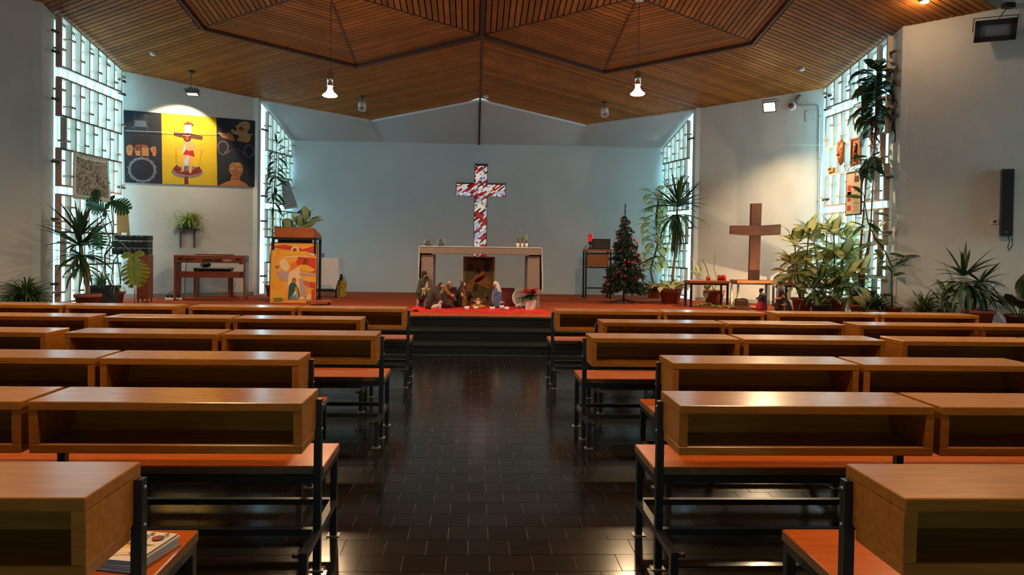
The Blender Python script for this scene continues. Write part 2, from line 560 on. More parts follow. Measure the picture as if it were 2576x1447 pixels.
# plastered soffit between the boarding and the stage wall
BT = 3.69
for sx in (-1, 1):
    nm = 'left' if sx < 0 else 'right'
    pts = [(sx * 4.38, 14.2, 4.30), (sx * 2.3, 15.29, 4.115), (sx * 0.012, 13.96, 4.335), (sx * 0.012, 15.56, BT), (sx * 1.8, 15.56, BT), (sx * 4.10, 15.56, BT - 0.0)]
    mb = MB()
    n = 10
    # ruled surface from the boarding edge to the wall line
    ed, wl = [], []
    for i in range(2 * n + 1):
        t = i / (2 * n)
        if t <= 0.5:
            a = Vector(pts[0]).lerp(Vector(pts[1]), t * 2)
        else:
            a = Vector(pts[1]).lerp(Vector(pts[2]), t * 2 - 1)
        ed.append(a + Vector((0, 0, 0.0)))
        wl.append(Vector((sx * (4.10 + (0.012 - 4.10) * t), 15.56, BT)))
    k = len(ed)
    mb.add(ed + wl, [((i, i + 1, k + i + 1, k + i) if sx < 0 else (i + 1, i, k + i, k + i + 1)) for i in range(k - 1)], 0, True)
    struct('ceiling_soffit_' + nm, mb, PLASTER_S)
    # white edge trim along the zigzag
    for j, (a, b) in enumerate(((pts[0], pts[1]), (pts[1], pts[2]))):
        a, b = Vector(a), Vector(b)
        struct('trim_%d' % (2 + j + (2 if sx > 0 else 0)), MB().extr([a + Vector((0, 0, -.03)), b + Vector((0, 0, -.03)), b + Vector((0, 0, .012)), a + Vector((0, 0, .012))], (0, -0.02, 0)), TRIMW)
# dark joint where the two soffits meet
struct('trim_6', MB().extr([(-0.018, 13.94, 4.33), (0.018, 13.94, 4.33), (0.018, 15.545, BT - .01), (-0.018, 15.545, BT - .01)], (0, 0, 0.03)), DARK)

# ------------------------------------------------------------------ windows: channel-glass strips and a welded grille in front
ZL = [0.51, 1.07, 1.58, 2.14, 2.28, 2.83, 3.33, 3.89, 4.06]
def window(n, p, q, ztop, off):
    p, q = Vector((p[0], p[1], 0)), Vector((q[0], q[1], 0))
    d = (q - p)
    L = d.length
    d.normalize()
    rz = math.atan2(d.y, d.x)
    wv = empty('window_%d' % n, (p.x, p.y, 0), rz, kind='structure')
    k = max(3, round(L / 0.26))
    wd = L / k
    for i in range(k):
        u0, u1 = i * wd, (i + 1) * wd
        z0, z1 = SZ - 0.05, ztop
        MB().b2((u0 + .004, -0.01, z0), (u1 - .004, 0.01, z1)).build('pane', GLASS, wv)
        cube('pane_flange', GLASSRIB, wv, (u0, -off * 0.02, (z0 + z1) / 2), (0.05, 0.02, z1 - z0))
    return wv
def grille(p, q, nsp, ztop_p, ztop_q, nrm, label, wide, brk):
    """p near end, q far end; bars are flats standing off the glass"""
    p, q = Vector((p[0], p[1], 0)), Vector((q[0], q[1], 0))
    d = (q - p); L = d.length; d.normalize()
    rz = math.atan2(d.y, d.x)
    g = empty('window_grille', (p.x, p.y, SZ), rz, label, 'window grille', 'welded window grilles')
    T, W = 0.030, wide
    zt = lambda u: ztop_p + (ztop_q - ztop_p) * u / L - SZ
    def vert(u, z0, z1): cube('upright', LATT, g, (u, 0, (z0 + z1) / 2), (T, W, z1 - z0))
    def horiz(u0, u1, z): cube('crossbar', LATT, g, ((u0 + u1) / 2, 0, z), (u1 - u0, W, T))
    def stub(u, z): cube('stub', LATT, g, (u, -nrm * 0.012, z), (0.15, W + 0.03, T))
    sp = L / nsp
    Z = [z - SZ for z in ZL]
    bands = [(Z[0], Z[1], 0), (Z[1], Z[2], 1), (Z[2], Z[3], 0), (Z[4], Z[5], 0), (Z[5], Z[6], 1), (Z[6], Z[7], 0), (Z[8], 99, 0)]
    if ztop_q < 4.0: bands[5] = (Z[6], 99, 0); bands.pop()
    for bi, (z0, z1, offs) in enumerate(bands):
        us = [i * sp for i in range(nsp + 1)] if not offs else [(i + 0.5) * sp for i in range(nsp)]
        capped = z1 > 50
        for i, u in enumerate(us):
            zz = min(z1, zt(u) - 0.05)
            if zz > z0 + .05: vert(u, z0, zz)
            mid = (z0 + zz) / 2
            zs = mid + (0.10 if (i + bi) % 2 else -0.12) * min(1, (zz - z0) / .5)
            if zz > z0 + .3: stub(u, zs)
        horiz(-T / 2, L + T / 2, z0)
        if not capped:
            horiz(-T / 2, L + T / 2, z1)
        else:
            a = math.atan2(zt(L) - zt(0), L)
            cube('crossbar', LATT, g, (L / 2, 0, (zt(0) + zt(L)) / 2 - 0.05), (L / math.cos(a), W, T), rot=(0, -a, 0))
    for u in (0, L):
        cube('foot_bar', LATT, g, (u, 0, Z[0] / 2), (T, W, Z[0]))
    for u, z in brk:
        cube('bracket', BRACK, g, (u, 0, z - SZ), (0.22, 0.035, 0.035))
    return g
for sx in (-1, 1):
    for k, (a, b) in enumerate(HW):
        window(5 + 2 * k + (sx > 0), (sx * (RX + .15), a), (sx * (RX + .15), b), 4.55, -sx)  # glowing side panes out of view, added as daylight fill
wr = window(7, (RW[0], RY0 - .15), (RW[1], RY0 - .15), RW[3] + .03, -1)  # glowing panes added behind the camera, sized by the light they give
GX = 6.33
brkn = [(-0.05, 4.55), (-0.05, 4.25), (-0.05, 3.55), (-0.05, 2.62), (-0.05, 1.77), (-0.05, 0.80), (1.86, 4.28), (1.86, 4.05), (1.86, 2.40), (1.86, 1.95)]
window(1, (-6.55, 10.95), (-6.55, 13.06), 4.92, 1)
window(2, (6.55, 10.95), (6.55, 13.06), 4.92, -1)
window(3, (-4.53, 14.25), (-4.22, 15.60), 4.36, 1)
window(4, (4.53, 14.25), (4.22, 15.60), 4.36, -1)
g1 = grille((-GX, 10.90), (-GX + .02, 12.68), 7, 4.86, 4.50, 1, 'welded flat-bar window grille behind the yucca on the left side', 0.085, brkn)
g2 = grille((GX, 10.80), (GX - .02, 12.64), 7, 4.86, 4.50, -1, 'welded flat-bar window grille with wooden masks on the right side', 0.085, brkn)
g3 = grille((-4.27, 14.46), (-4.06, 15.48), 6, 4.15, 3.72, 1, 'narrow welded window grille behind the lectern and slender dracaena', 0.07, [(-0.1, 3.72), (-0.1, 2.40), (-0.1, 1.9), (-0.1, 0.8)])
g4 = grille((4.29, 14.40), (4.08, 15.44), 6, 4.15, 3.72, -1, 'narrow welded window grille beside the Christmas tree', 0.07, [(-0.1, 3.72), (-0.1, 2.40), (-0.1, 1.9), (-0.1, 0.8)])
# plastered head above the big windows, just under the boarding
for sx in (-1, 1):
    nm = 'left' if sx < 0 else 'right'
    struct('wall_head_' + nm, MB().extr([(sx * 6.47, 10.7, ceil_z(10.7) - .05), (sx * 6.47, 13.05, ceil_z(13.05) - .05), (sx * 6.47, 13.05, 5.2), (sx * 6.47, 10.7, 5.2)], (sx * 0.3, 0, 0)), PLASTER)
    struct('wall_outer_' + nm, MB().b2((sx * 6.75, 10.5, 0), (sx * 6.85, 13.3, 0.40)), PLASTER)
# ------------------------------------------------------------------ benches
BT_Z, BD, BH = 0.805, 0.30, 0.21
def bench_proto(side):
    """origin: aisle end of the seat at the front-leg line on the floor; bench runs to local +X*side"""
    r = empty('church_bench')
    LEN = 2.22
    s = side
    X = lambda a: s * a
    # seat
    seat = MB().b2((X(0), -0.345, 0.418), (X(LEN), 0.03, 0.457)).build('seat', [SEATW, OAKEND], r, 0.004)
    for pl_ in seat.data.polygons:
        if pl_.normal.z < .5: pl_.material_index = 1
    # two shelf boxes that form the backrest
    y1, y0 = -0.335, -0.335 - BD
    for k, (a, b) in enumerate(((0.03, 1.115), (1.145, 2.20))):
        bx = MB().b2((X(a), y0, BT_Z - .036), (X(b), y1, BT_Z)).build('shelf_top', OAK, r, 0.003)
        # lower board, set back at the seat side
        MB().b2((X(a), y0 + 0.005, BT_Z - BH), (X(b), y1 - 0.06, BT_Z - BH + .036)).build('shelf_bottom', OAK, bx, 0.003)
        MB().extr([(X(a + .004), y1 - .022, BT_Z - .036), (X(a + .004), y1 - .004, BT_Z - .036), (X(a + .004), y1 - .004, BT_Z - BH + .11), (X(a + .004), y1 - .045, BT_Z - BH + .034), (X(a + .004), y1 - .065, BT_Z - BH + .034), (X(a + .004), y1 - .022, BT_Z - BH + .11)], (X(b - a - .008), 0, 0)).build('back_panel', OAK, bx)
        for e in (a, b - 0.036):
            prof = [(y0 + .003, BT_Z - .0365), (y0 + .006, BT_Z - BH + .0365), (y1 - 0.07, BT_Z - BH + .0365)]
            for t in range(5):
                an = math.radians(-80 + 80 * t / 4)
                prof.append((y1 - 0.075 + 0.073 * math.cos(an), BT_Z - BH + .105 + 0.068 * math.sin(an)))
            prof.append((y1 - .002, BT_Z - .0365))
            MB().extr([(X(e), y, z) for y, z in prof], (X(0.036), 0, 0)).build('shelf_end', OAK, bx)
    T = 0.032
    for a in (0.022, 1.13, 2.198):
        MB().b2((X(a) - T / 2, -0.38, 0.0), (X(a) + T / 2, -0.38 + T, 0.765)).build('rear_post', STEEL, r)
        MB().b2((X(a) - T / 2, -0.005, 0.0), (X(a) + T / 2, -0.005 + T, 0.418)).build('leg', STEEL, r)
        MB().b2((X(a) - T / 2, -0.35, 0.388), (X(a) + T / 2, 0.0, 0.418)).build('seat_bearer', STEEL, r)
        MB().b2((X(a) - T / 2, -0.63, 0.155), (X(a) + T / 2, 0.0, 0.187)).build('side_rail', STEEL, r)
        MB().b2((X(a) - T / 2, -0.63, 0.0), (X(a) + T / 2, -0.598, 0.157)).build('kneeler_post', STEEL, r)
        MB().tube([(X(a - .016 + (.032 if a < 1 else 0)), -0.615, 0.172), (X(a - .016 + (.032 if a < 1 else 0) + .03), -0.615, 0.172)], 0.011, 8).build('pivot_bolt', STEEL, r)
        for yy in (0.011, -0.364, -0.614):
            cube('foot_plate', FOOTP, r, (X(a), yy, 0.0025), (0.062, 0.05, 0.005))
        for zz in (0.74, 0.63):
            if a == 0.022:
                MB().ell((X(a - T / 2), -0.364, zz), (0.006, 0.006, 0.006), 8, 6).build('bolt', FOOTP, r)
    for yy, zz in ((-0.005, 0.388), (-0.36, 0.388)):
        MB().b2((X(0.02), yy, zz), (X(2.2), yy + T, zz + .03)).build('seat_rail', STEEL, r)
    MB().b2((X(0.02), -0.005, 0.158), (X(2.2), 0.025, 0.186)).build('low_rail', STEEL, r)
    MB().b2((X(0.02), -0.38, 0.158), (X(2.2), -0.35, 0.186)).build('low_rail', STEEL, r)
    return r
ROWS = {1: 7.87, 2: 6.78, 3: 5.70, 4: 4.61, 5: 3.525, 6: 2.44}
ORD = {1: 'front', 2: 'second', 3: 'third', 4: 'fourth', 5: 'fifth', 6: 'nearest'}
for side, nm in ((-1, 'left'), (1, 'right')):
    proto = None
    for r_ in range(1, 7):
        x0 = 0.745 if r_ % 2 else 1.025
        for j in range(2):
            if j == 1 and r_ >= 4: continue
            if proto is None:
                o = proto = bench_proto(side)
            else:
                o = copy_tree(proto)
            o.location = (side * (x0 + j * 2.30), ROWS[r_], 0)
            where = 'at the aisle' if j == 0 else 'away from the aisle'
            tag(o, 'wooden shelf-back bench %s, %s side, %s row from the altar' % (where, nm, ORD[r_]), 'bench', 'church benches in rows')

# ------------------------------------------------------------------ lamps and fittings
BULB = mat('lit_bulb', (1, 0.85, 0.6), 0.3, emit=(1.0, 0.72, 0.40), estr=60)
FLOODGL = mat('lit_flood_glass', (1, 0.9, 0.7), 0.3, emit=(1.0, 0.76, 0.46), estr=70)
GREYM = mat('grey_metal', (0.20, 0.20, 0.20), 0.45, metal=0.6)
def pendant(x, y, zb, label, power=340):
    p = empty('pendant_lamp', (x, y, zb), 0, label, 'lamp', 'pendant lamps under the ceiling')
    zc = ceil_z(y) + 0.040 - zb
    MB().tube([(0, 0, 0.32), (0, 0, zc - .02)], 0.004, 6).build('cord', BLACKP, p)
    MB().lathe([(0.0, zc - .045), (0.06, zc - .04), (0.065, zc)], 16).build('ceiling_rose', WHITEP, p)
    MB().lathe([(0.0, 0.335), (0.042, 0.33), (0.043, 0.15), (0.0, 0.148)], 20).build('chrome_tube', CHROME, p)
    mb = MB()
    for k in range(12):
        a = math.pi * k / 6
        mb.ell((0.044 * math.cos(a), 0.044 * math.sin(a), 0.15), 0.006, 8, 6)
    mb.lathe([(0.03, 0.145), (0.047, 0.145), (0.047, 0.156), (0.03, 0.156)], 20)
    mb.build('collar', CHROME, p)
    MB().lathe([(0.030, 0.148), (0.034, 0.10), (0.055, 0.06), (0.100, 0.022), (0.104, 0.012), (0.085, 0.0), (0.0, -0.014)], 24).build('bulb', BULB, p)
    add_light('pendant_light', 'SPOT', (x, y, zb - 0.03), power, WARM, 0.09, (x, y, 0), 165, 0.7, None)
    return p
pendant(-2.14, 10.1, 3.535, 'lit chrome pendant lamp over the stage steps, left one')
pendant(2.23, 10.1, 3.66, 'lit chrome pendant lamp over the stage steps, right one')
for i, (x, y, z, wh) in enumerate(((0.0, 6.19, 4.0, 'above the aisle just past the picture top'), (-4.4, 6.19, 4.0, 'over the left benches, beyond the picture edge'), (4.4, 6.19, 4.0, 'over the right benches, beyond the picture edge'), (-2.2, 2.38, 4.1, 'over the rear left benches, behind the view'), (2.2, 2.38, 4.1, 'over the rear right benches, behind the view'))):
    pendant(x, y, z, 'lit chrome pendant lamp ' + wh, 440 if abs(x) > 4 else 240)

def flood(name, loc, aim, label, wd, hd, dep, lit, body, mount, rim=.02):
    """box floodlight: housing, glass, bracket, stem to the ceiling"""
    loc, aim = Vector(loc), Vector(aim)
    q = (aim - loc).to_track_quat('Y', 'Z')
    r = empty(name, loc, 0, label, 'floodlight')
    r.rotation_euler = q.to_euler()
    mb = MB()
    # tapered housing open to the front (+Y)
    w2, h2 = wd / 2, hd / 2
    mb.add([(-w2 * .7, -dep, -h2 * .6), (w2 * .7, -dep, -h2 * .6), (w2 * .7, -dep, h2 * .6), (-w2 * .7, -dep, h2 * .6), (-w2, 0, -h2), (w2, 0, -h2), (w2, 0, h2), (-w2, 0, h2)],
           [(0, 1, 2, 3), (0, 4, 5, 1), (1, 5, 6, 2), (2, 6, 7, 3), (3, 7, 4, 0)])
    mb.build('housing', body, r)
    fr = MB()
    for a, b in (((-w2, h2 - rim), (w2, h2)), ((-w2, -h2), (w2, -h2 + rim)), ((-w2, -h2), (-w2 + rim, h2)), ((w2 - rim, -h2), (w2, h2))):
        fr.b2((a[0], -0.012, a[1]), (b[0], 0.014, b[1]))
    fr.build('front_frame', body, r)
    gl = MB().b2((-w2 + .018, -0.02, -h2 + .018), (w2 - .018, -0.010, h2 - .018)).build('glass', FLOODGL if lit else mat('unlit_flood_glass', (0.16, 0.17, 0.19), 0.25, bump=0.5, bscale=40, stretch=(1, 1, 6)), r)
    mb = MB()
    for s in (-1, 1):
        mb.b2((s * (w2 + .012) - .004, -dep * .6, -.012), (s * (w2 + .012) + .004, -dep * .6 + .025, h2 + .03))
    mb.b2((-w2 - .016, -dep * .6, h2 + .022), (w2 + .016, -dep * .6 + .025, h2 + .03))
    mb.build('yoke', body, r)
    return r
fL = flood('floodlight', (-5.18, 13.0, 4.13), (-5.17, 12.82, 3.2), 'lit floodlight over the yellow and black painting', 0.21, 0.13, 0.10, True, GREYM, None)
mb = MB().tube([(-5.19, 12.95, 4.20), (-5.19, 12.95, ceil_z(12.95) - .02)], 0.006, 6)
mb.lathe([(0.05, ceil_z(12.95) - .045), (0.05, ceil_z(12.95))], 16, (-5.19, 12.95, 0))
o = mb.build('stem', BRACK); o.parent = fL; o.matrix_parent_inverse = fL.matrix_basis.inverted()
add_light('flood_light_left', 'SPOT', (-5.18, 13.03, 4.085), 125, (1.0, 0.78, 0.48), 0.05, (-5.55, 13.45, 3.3), 98, 0.2)
fR = flood('floodlight', (5.27, 12.75, 4.08), (3.4, 10.2, 2.6), 'glaring lit floodlight high on the wall above the wooden cross', 0.23, 0.19, 0.10, True, GREYM, None)
o = MB().tube([(5.32, 12.82, 4.18), (5.5, 13.1, 4.25), (5.72, 13.36, 4.33)], 0.008, 6).build('cable_arm', BRACK)
o.parent = fR; o.matrix_parent_inverse = fR.matrix_basis.inverted()
add_light('flood_light_right', 'SPOT', (5.22, 12.62, 4.05), 320, (1.0, 0.72, 0.42), 0.08, (5.3, 11.3, 1.0), 146, 0.7)
fO = flood('floodlight', (7.26, 9.80, 4.63), (6.1, 7.4, 3.5), 'unlit black floodlight high on the bare right wall', 0.50, 0.30, 0.14, False, BLACKP, None, .07)
mb = MB().tube([(7.34, 9.88, 4.78), (7.42, 9.88, 4.90), (7.5, 9.88, 5.0)], 0.006, 6)
mb.box((7.5, 9.88, ceil_z(9.88) - .03), (0.14, 0.10, 0.07))
o = mb.build('cable', BLACKP); o.parent = fO; o.matrix_parent_inverse = fO.matrix_basis.inverted()

cl_ = empty('ceiling_lamp', (6.22, 9.80, ceil_z(9.80)), 0, 'lit round lamp on the boards at the top right picture edge', 'lamp')
MB().lathe([(.07, 0), (.075, -.04), (.06, -.06), (.055, -.03), (0, -.03)], 20).build('ring', BRACK, cl_)
MB().lathe([(.05, -.035), (.045, -.065), (0, -.08)], 18).build('bulb', BULB, cl_)
add_light('ceiling_lamp_light', 'POINT', (6.22, 9.80, ceil_z(9.80) - .12), 14, WARM, 0.05)
def smoke_detector(x, y, label):
    r = empty('smoke_detector', (x, y, ceil_z(y)), 0, label, 'smoke detector', 'smoke detectors on the ceiling boards')
    r.rotation_euler = (-0.169, 0, 0)
    MB().lathe([(0.0, -0.045), (0.030, -0.043), (0.045, -0.03), (0.052, -0.018), (0.052, 0.0)], 20).build('housing', WHITEP, r)
    MB().lathe([(0.040, -0.036), (0.049, -0.030), (0.049, -0.026), (0.040, -0.026)], 20).build('vent_ring', mat('grey_vent', (.3, .3, .3), .6), r)
smoke_detector(-5.54, 12.23, 'white smoke detector on the ceiling near the left window grille')
smoke_detector(0.11, 13.80, 'white smoke detector at the middle seam of the ceiling')
smoke_detector(5.59, 12.19, 'white smoke detector on the ceiling near the right window grille')

def spotlight(x, y, aim, label):
    z = ceil_z(y)
    r = empty('spotlight', (x, y, z), 0, label, 'spotlight', 'round ceiling spotlights')
    MB().lathe([(0.055, -0.04), (0.05, 0.0)], 16).build('base', BRACK, r)
    MB().tube([(0, 0, -0.03), (0, 0, -0.11)], 0.010, 8).build('stem', BRACK, r)
    d = (Vector(aim) - Vector((x, y, z - .19))).normalized()
    Rm = d.to_track_quat('Z', 'Y').to_matrix()
    MB().lathe([(0.0, -0.09), (0.055, -0.085), (0.075, -0.05), (0.075, 0.085), (0.066, 0.085), (0.066, 0.02), (0.0, 0.015)], 24, (0, 0, -0.19), R=Rm).build('drum', WHITEP, r)
    MB().lathe([(0.0, 0.03), (0.05, 0.028), (0.06, 0.022)], 20, (0, 0, -0.19), R=Rm).build('lens', mat('spot_lens', (.5, .5, .52), .1), r)
spotlight(-2.30, 13.95, (-2.0, 12.2, 1.9), 'white drum spotlight under the ceiling left of centre')
spotlight(2.47, 13.97, (2.2, 12.2, 1.9), 'white drum spotlight under the ceiling right of centre')

# wall fittings on the right panel wall
wa, wb = Vector((6.42, 13.03, 0)), Vector((4.38, 14.2, 0))
wd_ = (wb - wa).normalized()
wn = Vector((-wd_.y, wd_.x, 0))
if wn.y > 0: wn = -wn
RZR = math.atan2(wd_.y, wd_.x)
def onwall(x, z, off=0.0):
    t = (x - wa.x) / wd_.x
    p = wa + wd_ * t + wn * off
    return Vector((p.x, p.y, z))
c = MB().tube([onwall(5.98, 4.36, .02), onwall(6.02, 4.25, .02), onwall(6.10, 4.215, .02), onwall(6.30, 4.215, .02), onwall(6.345, 4.19, .02), onwall(6.355, 4.1, .02), onwall(6.37, 1.6, .02)], 0.011, 8).build('conduit', mat('zinc_conduit', (.42, .42, .42), .4, metal=.5))
tag(c, 'thin grey conduit running down the right wall beside the window', 'conduit')
for z in (4.0, 3.2, 2.4): cube('clip', FOOTP, c, onwall(6.36, z, .02), (0.04, 0.02, 0.018), RZR)
r = empty('wall_buzzer', onwall(5.93, 4.22, 0), RZR, 'round white wall fitting with brown eye beside the bright floodlight', 'wall fitting')
Rw = wn.to_track_quat('Z', 'Y').to_matrix()
MB().lathe([(0.085, 0.0), (0.085, 0.02), (0.06, 0.045)], 24, onwall(5.93, 4.22), R=Rw).build('ring', WHITEP, r)
MB().lathe([(0.055, 0.045), (0.045, 0.065), (0.0, 0.075)], 20, onwall(5.93, 4.22), R=Rw).build('eye', mat('brown_eye', srgb(120, 60, 45), .3), r)
for ch in r.children: ch.matrix_parent_inverse = r.matrix_basis.inverted()
r = empty('cover_plate', onwall(6.22, 4.02, 0), RZR, 'square pale cover plate screwed to the right wall', 'cover plate')
MB().b2((-0.085, -0.0, -0.1), (0.085, 0.012, 0.1)).build('plate', mat('plate_grey', (.55, .55, .53), .5), r)
for sx in (-1, 1):
    for sz in (-1, 1): cube('screw', BRACK, r, (sx * .07, 0.013, sz * .085), (0.012, 0.008, 0.012))
for ch in r.children: ch.location.y *= (1 if (Matrix.Rotation(RZR, 3, 'Z') @ Vector((0, 1, 0))).dot(wn) > 0 else -1)
b = MB().lathe([(0.0, 0.0), (0.05, 0.0), (0.055, 0.05), (0.02, 0.07), (0.0, 0.07)], 12, onwall(6.05, 4.37, 0.0), R=Rw).build('junction_box', mat('junction_grey', (.25, .24, .23), .6))
tag(b, 'small grey junction box at the wall top beside the conduit', 'junction box')
# taut white lines stretched across the panel walls
l1 = MB().tube([(-6.36, 13.0, 3.44), (-5.5, 13.5, 3.50), (-4.36, 14.15, 3.60)], 0.0035, 6).build('hanging_line', WHITEP)
tag(l1, 'taut white line stretched across the yellow and black painting', 'cord')
l2 = MB().tube([(4.44, 14.10, 3.60), (5.4, 13.56, 3.50), (6.34, 12.9, 3.43)], 0.0035, 6).build('hanging_line', WHITEP)
tag(l2, 'taut white line stretched across the right wall above the wooden cross', 'cord')

# column loudspeaker on the right front wall, with socket and loose cable
fn = Vector((-0.5, -0.866, 0))
fw_ = Vector((0.866, -0.5, 0))
RZF = math.atan2(fw_.y, fw_.x)
r = empty('column_speaker', (7.60, 9.96, 1.715), RZF, 'tall slim black column loudspeaker on the right wall', 'loudspeaker')
MB().b2((-0.075, -0.16, 0.0), (0.075, -0.03, 0.96)).build('cabinet', BLACKP, r, 0.006)
MB().b2((-0.062, -0.166, 0.03), (0.062, -0.158, 0.93)).build('grille_cloth', mat('speaker_cloth', (.018, .018, .018), .9, bump=.5, bscale=300), r)
cube('badge', GREYM, r, (0.0, -0.168, 0.06), (0.045, 0.004, 0.014))
cube('wall_bracket', GREYM, r, (0, -0.012, 0.8), (0.05, 0.045, 0.1)); cube('wall_bracket', GREYM, r, (0, -0.012, 0.15), (0.05, 0.045, 0.1))
MB().tube([(0.03, -0.08, 0.0), (0.05, -0.07, -0.08), (0.03, -0.06, -0.15), (0.045, -0.05, -0.20), (0.09, -0.04, -0.12), (0.08, -0.03, -0.02)], 0.006, 6).build('cable', BLACKP, r)
s_ = empty('wall_socket', (7.485, 10.02, 1.93), RZF, 'small white wall socket beside the column loudspeaker', 'socket')
MB().b2((-0.04, -0.018, -0.04), (0.04, 0.0, 0.04)).build('plate', WHITEP, s_, 0.004)
MB().lathe([(0.0, 0.0), (0.024, 0.0), (0.024, 0.006)], 14, (0, -0.024, 0), R=Matrix.Rotation(math.radians(-90), 3, 'X')).build('recess', GREYM, s_)

# ------------------------------------------------------------------ stained-glass cross in the stage wall
GL_COL = {'red': (0.42, 0.012, 0.012), 'cream': (0.85, 0.78, 0.58), 'pale_blue': (0.42, 0.48, 0.62), 'lilac': (0.62, 0.60, 0.72), 'dark': (0.10, 0.01, 0.015)}
GM = {}
for k, c_ in GL_COL.items():
    GM[k] = mat('glass_' + k, c_, 0.2, emit=c_, estr=0.5)
LEAD = mat('lead_came', (0.012, 0.012, 0.014), 0.5)
cr = empty('stained_glass_cross', (CXC, 15.62, 0), 0, 'stained-glass cross of red, cream and blue pieces in the stage wall', 'cross window')
crb = MB().b2((-cw, 0.05, CZ0), (cw, 0.07, CZ1)); crb.b2((-ca, 0.05, CZB), (ca, 0.07, CZT)); crb.build('lead_backing', LEAD, cr)
# sloping slivers of glass laid row by row inside the cross outline
rnd = random.Random(11)
def inside(x, z): return (abs(x) < cw - .012 and CZ0 + .012 < z < CZ1 - .03) or (abs(x) < ca - .012 and CZB + .012 < z < CZT - .012)
def clip_poly(poly, x0, x1, z0, z1):
    def cl(ps, f, g):
        out = []
        for i in range(len(ps)):
            a, b = ps[i], ps[(i + 1) % len(ps)]
            fa, fb = f(a), f(b)
            if fa >= 0: out.append(a)
            if (fa >= 0) != (fb >= 0):
                t = fa / (fa - fb); out.append((a[0] + (b[0] - a[0]) * t, a[1] + (b[1] - a[1]) * t))
        return out
    for f in (lambda p: p[0] - x0, lambda p: x1 - p[0], lambda p: p[1] - z0, lambda p: z1 - p[1]):
        if not poly: return poly
        poly = cl(poly, f, None)
    return poly
ang = math.radians(38)
du, dv = Vector((math.cos(ang), math.sin(ang))), Vector((-math.sin(ang), math.cos(ang)))
rects = [(-cw + .01, cw - .01, CZ0 + .01, CZB), (-ca + .01, ca - .01, CZB, CZT), (-cw + .01, cw - .01, CZT, CZ1 - .03)]
npc = 0
v = -1.0
while v < 4.2:
    h = rnd.uniform(0.026, 0.046)
    u = -1.2 + rnd.uniform(0, .2)
    while u < 3.4:
        L = rnd.uniform(0.08, 0.20)
        g = 0.0035
        sk = rnd.uniform(-.03, .03)
        q = []
        for uu, vv in ((u + g, v + g), (u + L * .5, v + g - .004), (u + L - g, v + g + sk * .3), (u + L - g + sk, v + h - g), (u + L * .5, v + h - g + .003), (u + g + sk, v + h - g)):
            p_ = du * uu + dv * vv + Vector((-0.9, 0.2))
            q.append((p_.x, p_.y))
        for rc in rects:
            cpz = clip_poly(q, *rc)
            if len(cpz) >= 3:
                ar = abs(sum(cpz[i][0] * cpz[(i + 1) % len(cpz)][1] - cpz[(i + 1) % len(cpz)][0] * cpz[i][1] for i in range(len(cpz)))) / 2
                if ar < 0.0004: continue
                colr = rnd.choices(['red', 'cream', 'pale_blue', 'lilac', 'dark'], [30, 30, 20, 14, 6])[0]
                MB().extr([(x, 0.035, z) for x, z in cpz], (0, 0.02, 0)).build('glass_piece', GM[colr], cr)
                npc += 1
        u += L
    v += h
fr = MB()
for a, b in (((-cw, CZ0), (-cw + .012, CZB)), ((cw - .012, CZ0), (cw, CZB)), ((-ca, CZB), (-cw, CZB + .012)), ((cw, CZB), (ca, CZB + .012)), ((-ca, CZB), (-ca + .012, CZT)), ((ca - .012, CZB), (ca, CZT)), ((-ca, CZT - .02), (-cw, CZT)), ((cw, CZT - .02), (ca, CZT)), ((-cw, CZT), (-cw + .012, CZ1)), ((cw - .012, CZT), (cw, CZ1)), ((-cw, CZ1 - .035), (cw, CZ1))):
    fr.b2((a[0], 0.0, a[1]), (b[0], 0.06, b[1]))
fr.build('frame', LEAD, cr)
struct('trim_7', MB().b2((CXC - cw - .02, 15.53, CZ1 - .005), (CXC + cw + .02, 15.56, CZ1 + .012)).b2((CXC - ca - .02, 15.53, CZT - .005), (CXC - cw - .02, 15.56, CZT + .012)).b2((CXC + cw + .02, 15.53, CZT - .005), (CXC + ca + .02, 15.56, CZT + .012)), mat('sill_stone', (.32, .34, .35), .8))

# ------------------------------------------------------------------ altar
CONC = mat('altar_concrete', srgb(140, 126, 120), 0.85, vary=0.10, vscale=30, bump=0.15, bscale=120)
LINEN = mat('white_linen', (0.66, 0.66, 0.68), 0.85, bump=0.1, bscale=200)
al = empty('altar', (0.035, 12.2, SZ), 0, 'grey concrete altar table with two slab legs below the glass cross', 'altar')
ALT = 1.44 - SZ
MB().b2((-1.015, -0.38, ALT - .115), (1.015, 0.38, ALT - .002)).build('top_slab', CONC, al, 0.006)
for s in (-1, 1):
    MB().b2((s * 1.0, -0.33, 0), (s * 0.79, 0.33, ALT - .135)).build('slab_leg', CONC, al, 0.006)
    MB().b2((s * 0.97, -0.30, ALT - .137), (s * 0.86, 0.30, ALT - .113)).build('bearing_block', DARK, al)
MB().tube([(0.02, -0.383, ALT - .04), (0.0, -0.384, ALT - .07), (-0.012, -0.383, ALT - .112)], 0.004, 5).build('crack', mat('crack_filler', (.6, .58, .55), .9), al)
# altar cloth: over the top and hanging down both ends
cl = MB()
prof = [(-1.028, ALT - .62), (-1.034, ALT - .4), (-1.026, ALT - .2), (-1.024, ALT), (-1.0, ALT + .006), (1.0, ALT + .006), (1.024, ALT), (1.028, ALT - .2), (1.04, ALT - .45), (1.045, ALT - .72)]
pts = [(x, -0.388, z) for x, z in prof] + [(x, 0.36, z) for x, z in prof]
n = len(prof)
cl.add(pts, [(i, i + 1, n + i + 1, n + i) for i in range(n - 1)], 0, False)
o = cl.build('altar_cloth', LINEN)
o.location = (0.035, 12.2, SZ)
sm_o = o.modifiers.new('thick', 'SOLIDIFY'); sm_o.thickness = 0.014; sm_o.offset = 0
tag(o, 'white linen cloth lying on the concrete altar, hanging at both ends', 'tablecloth')

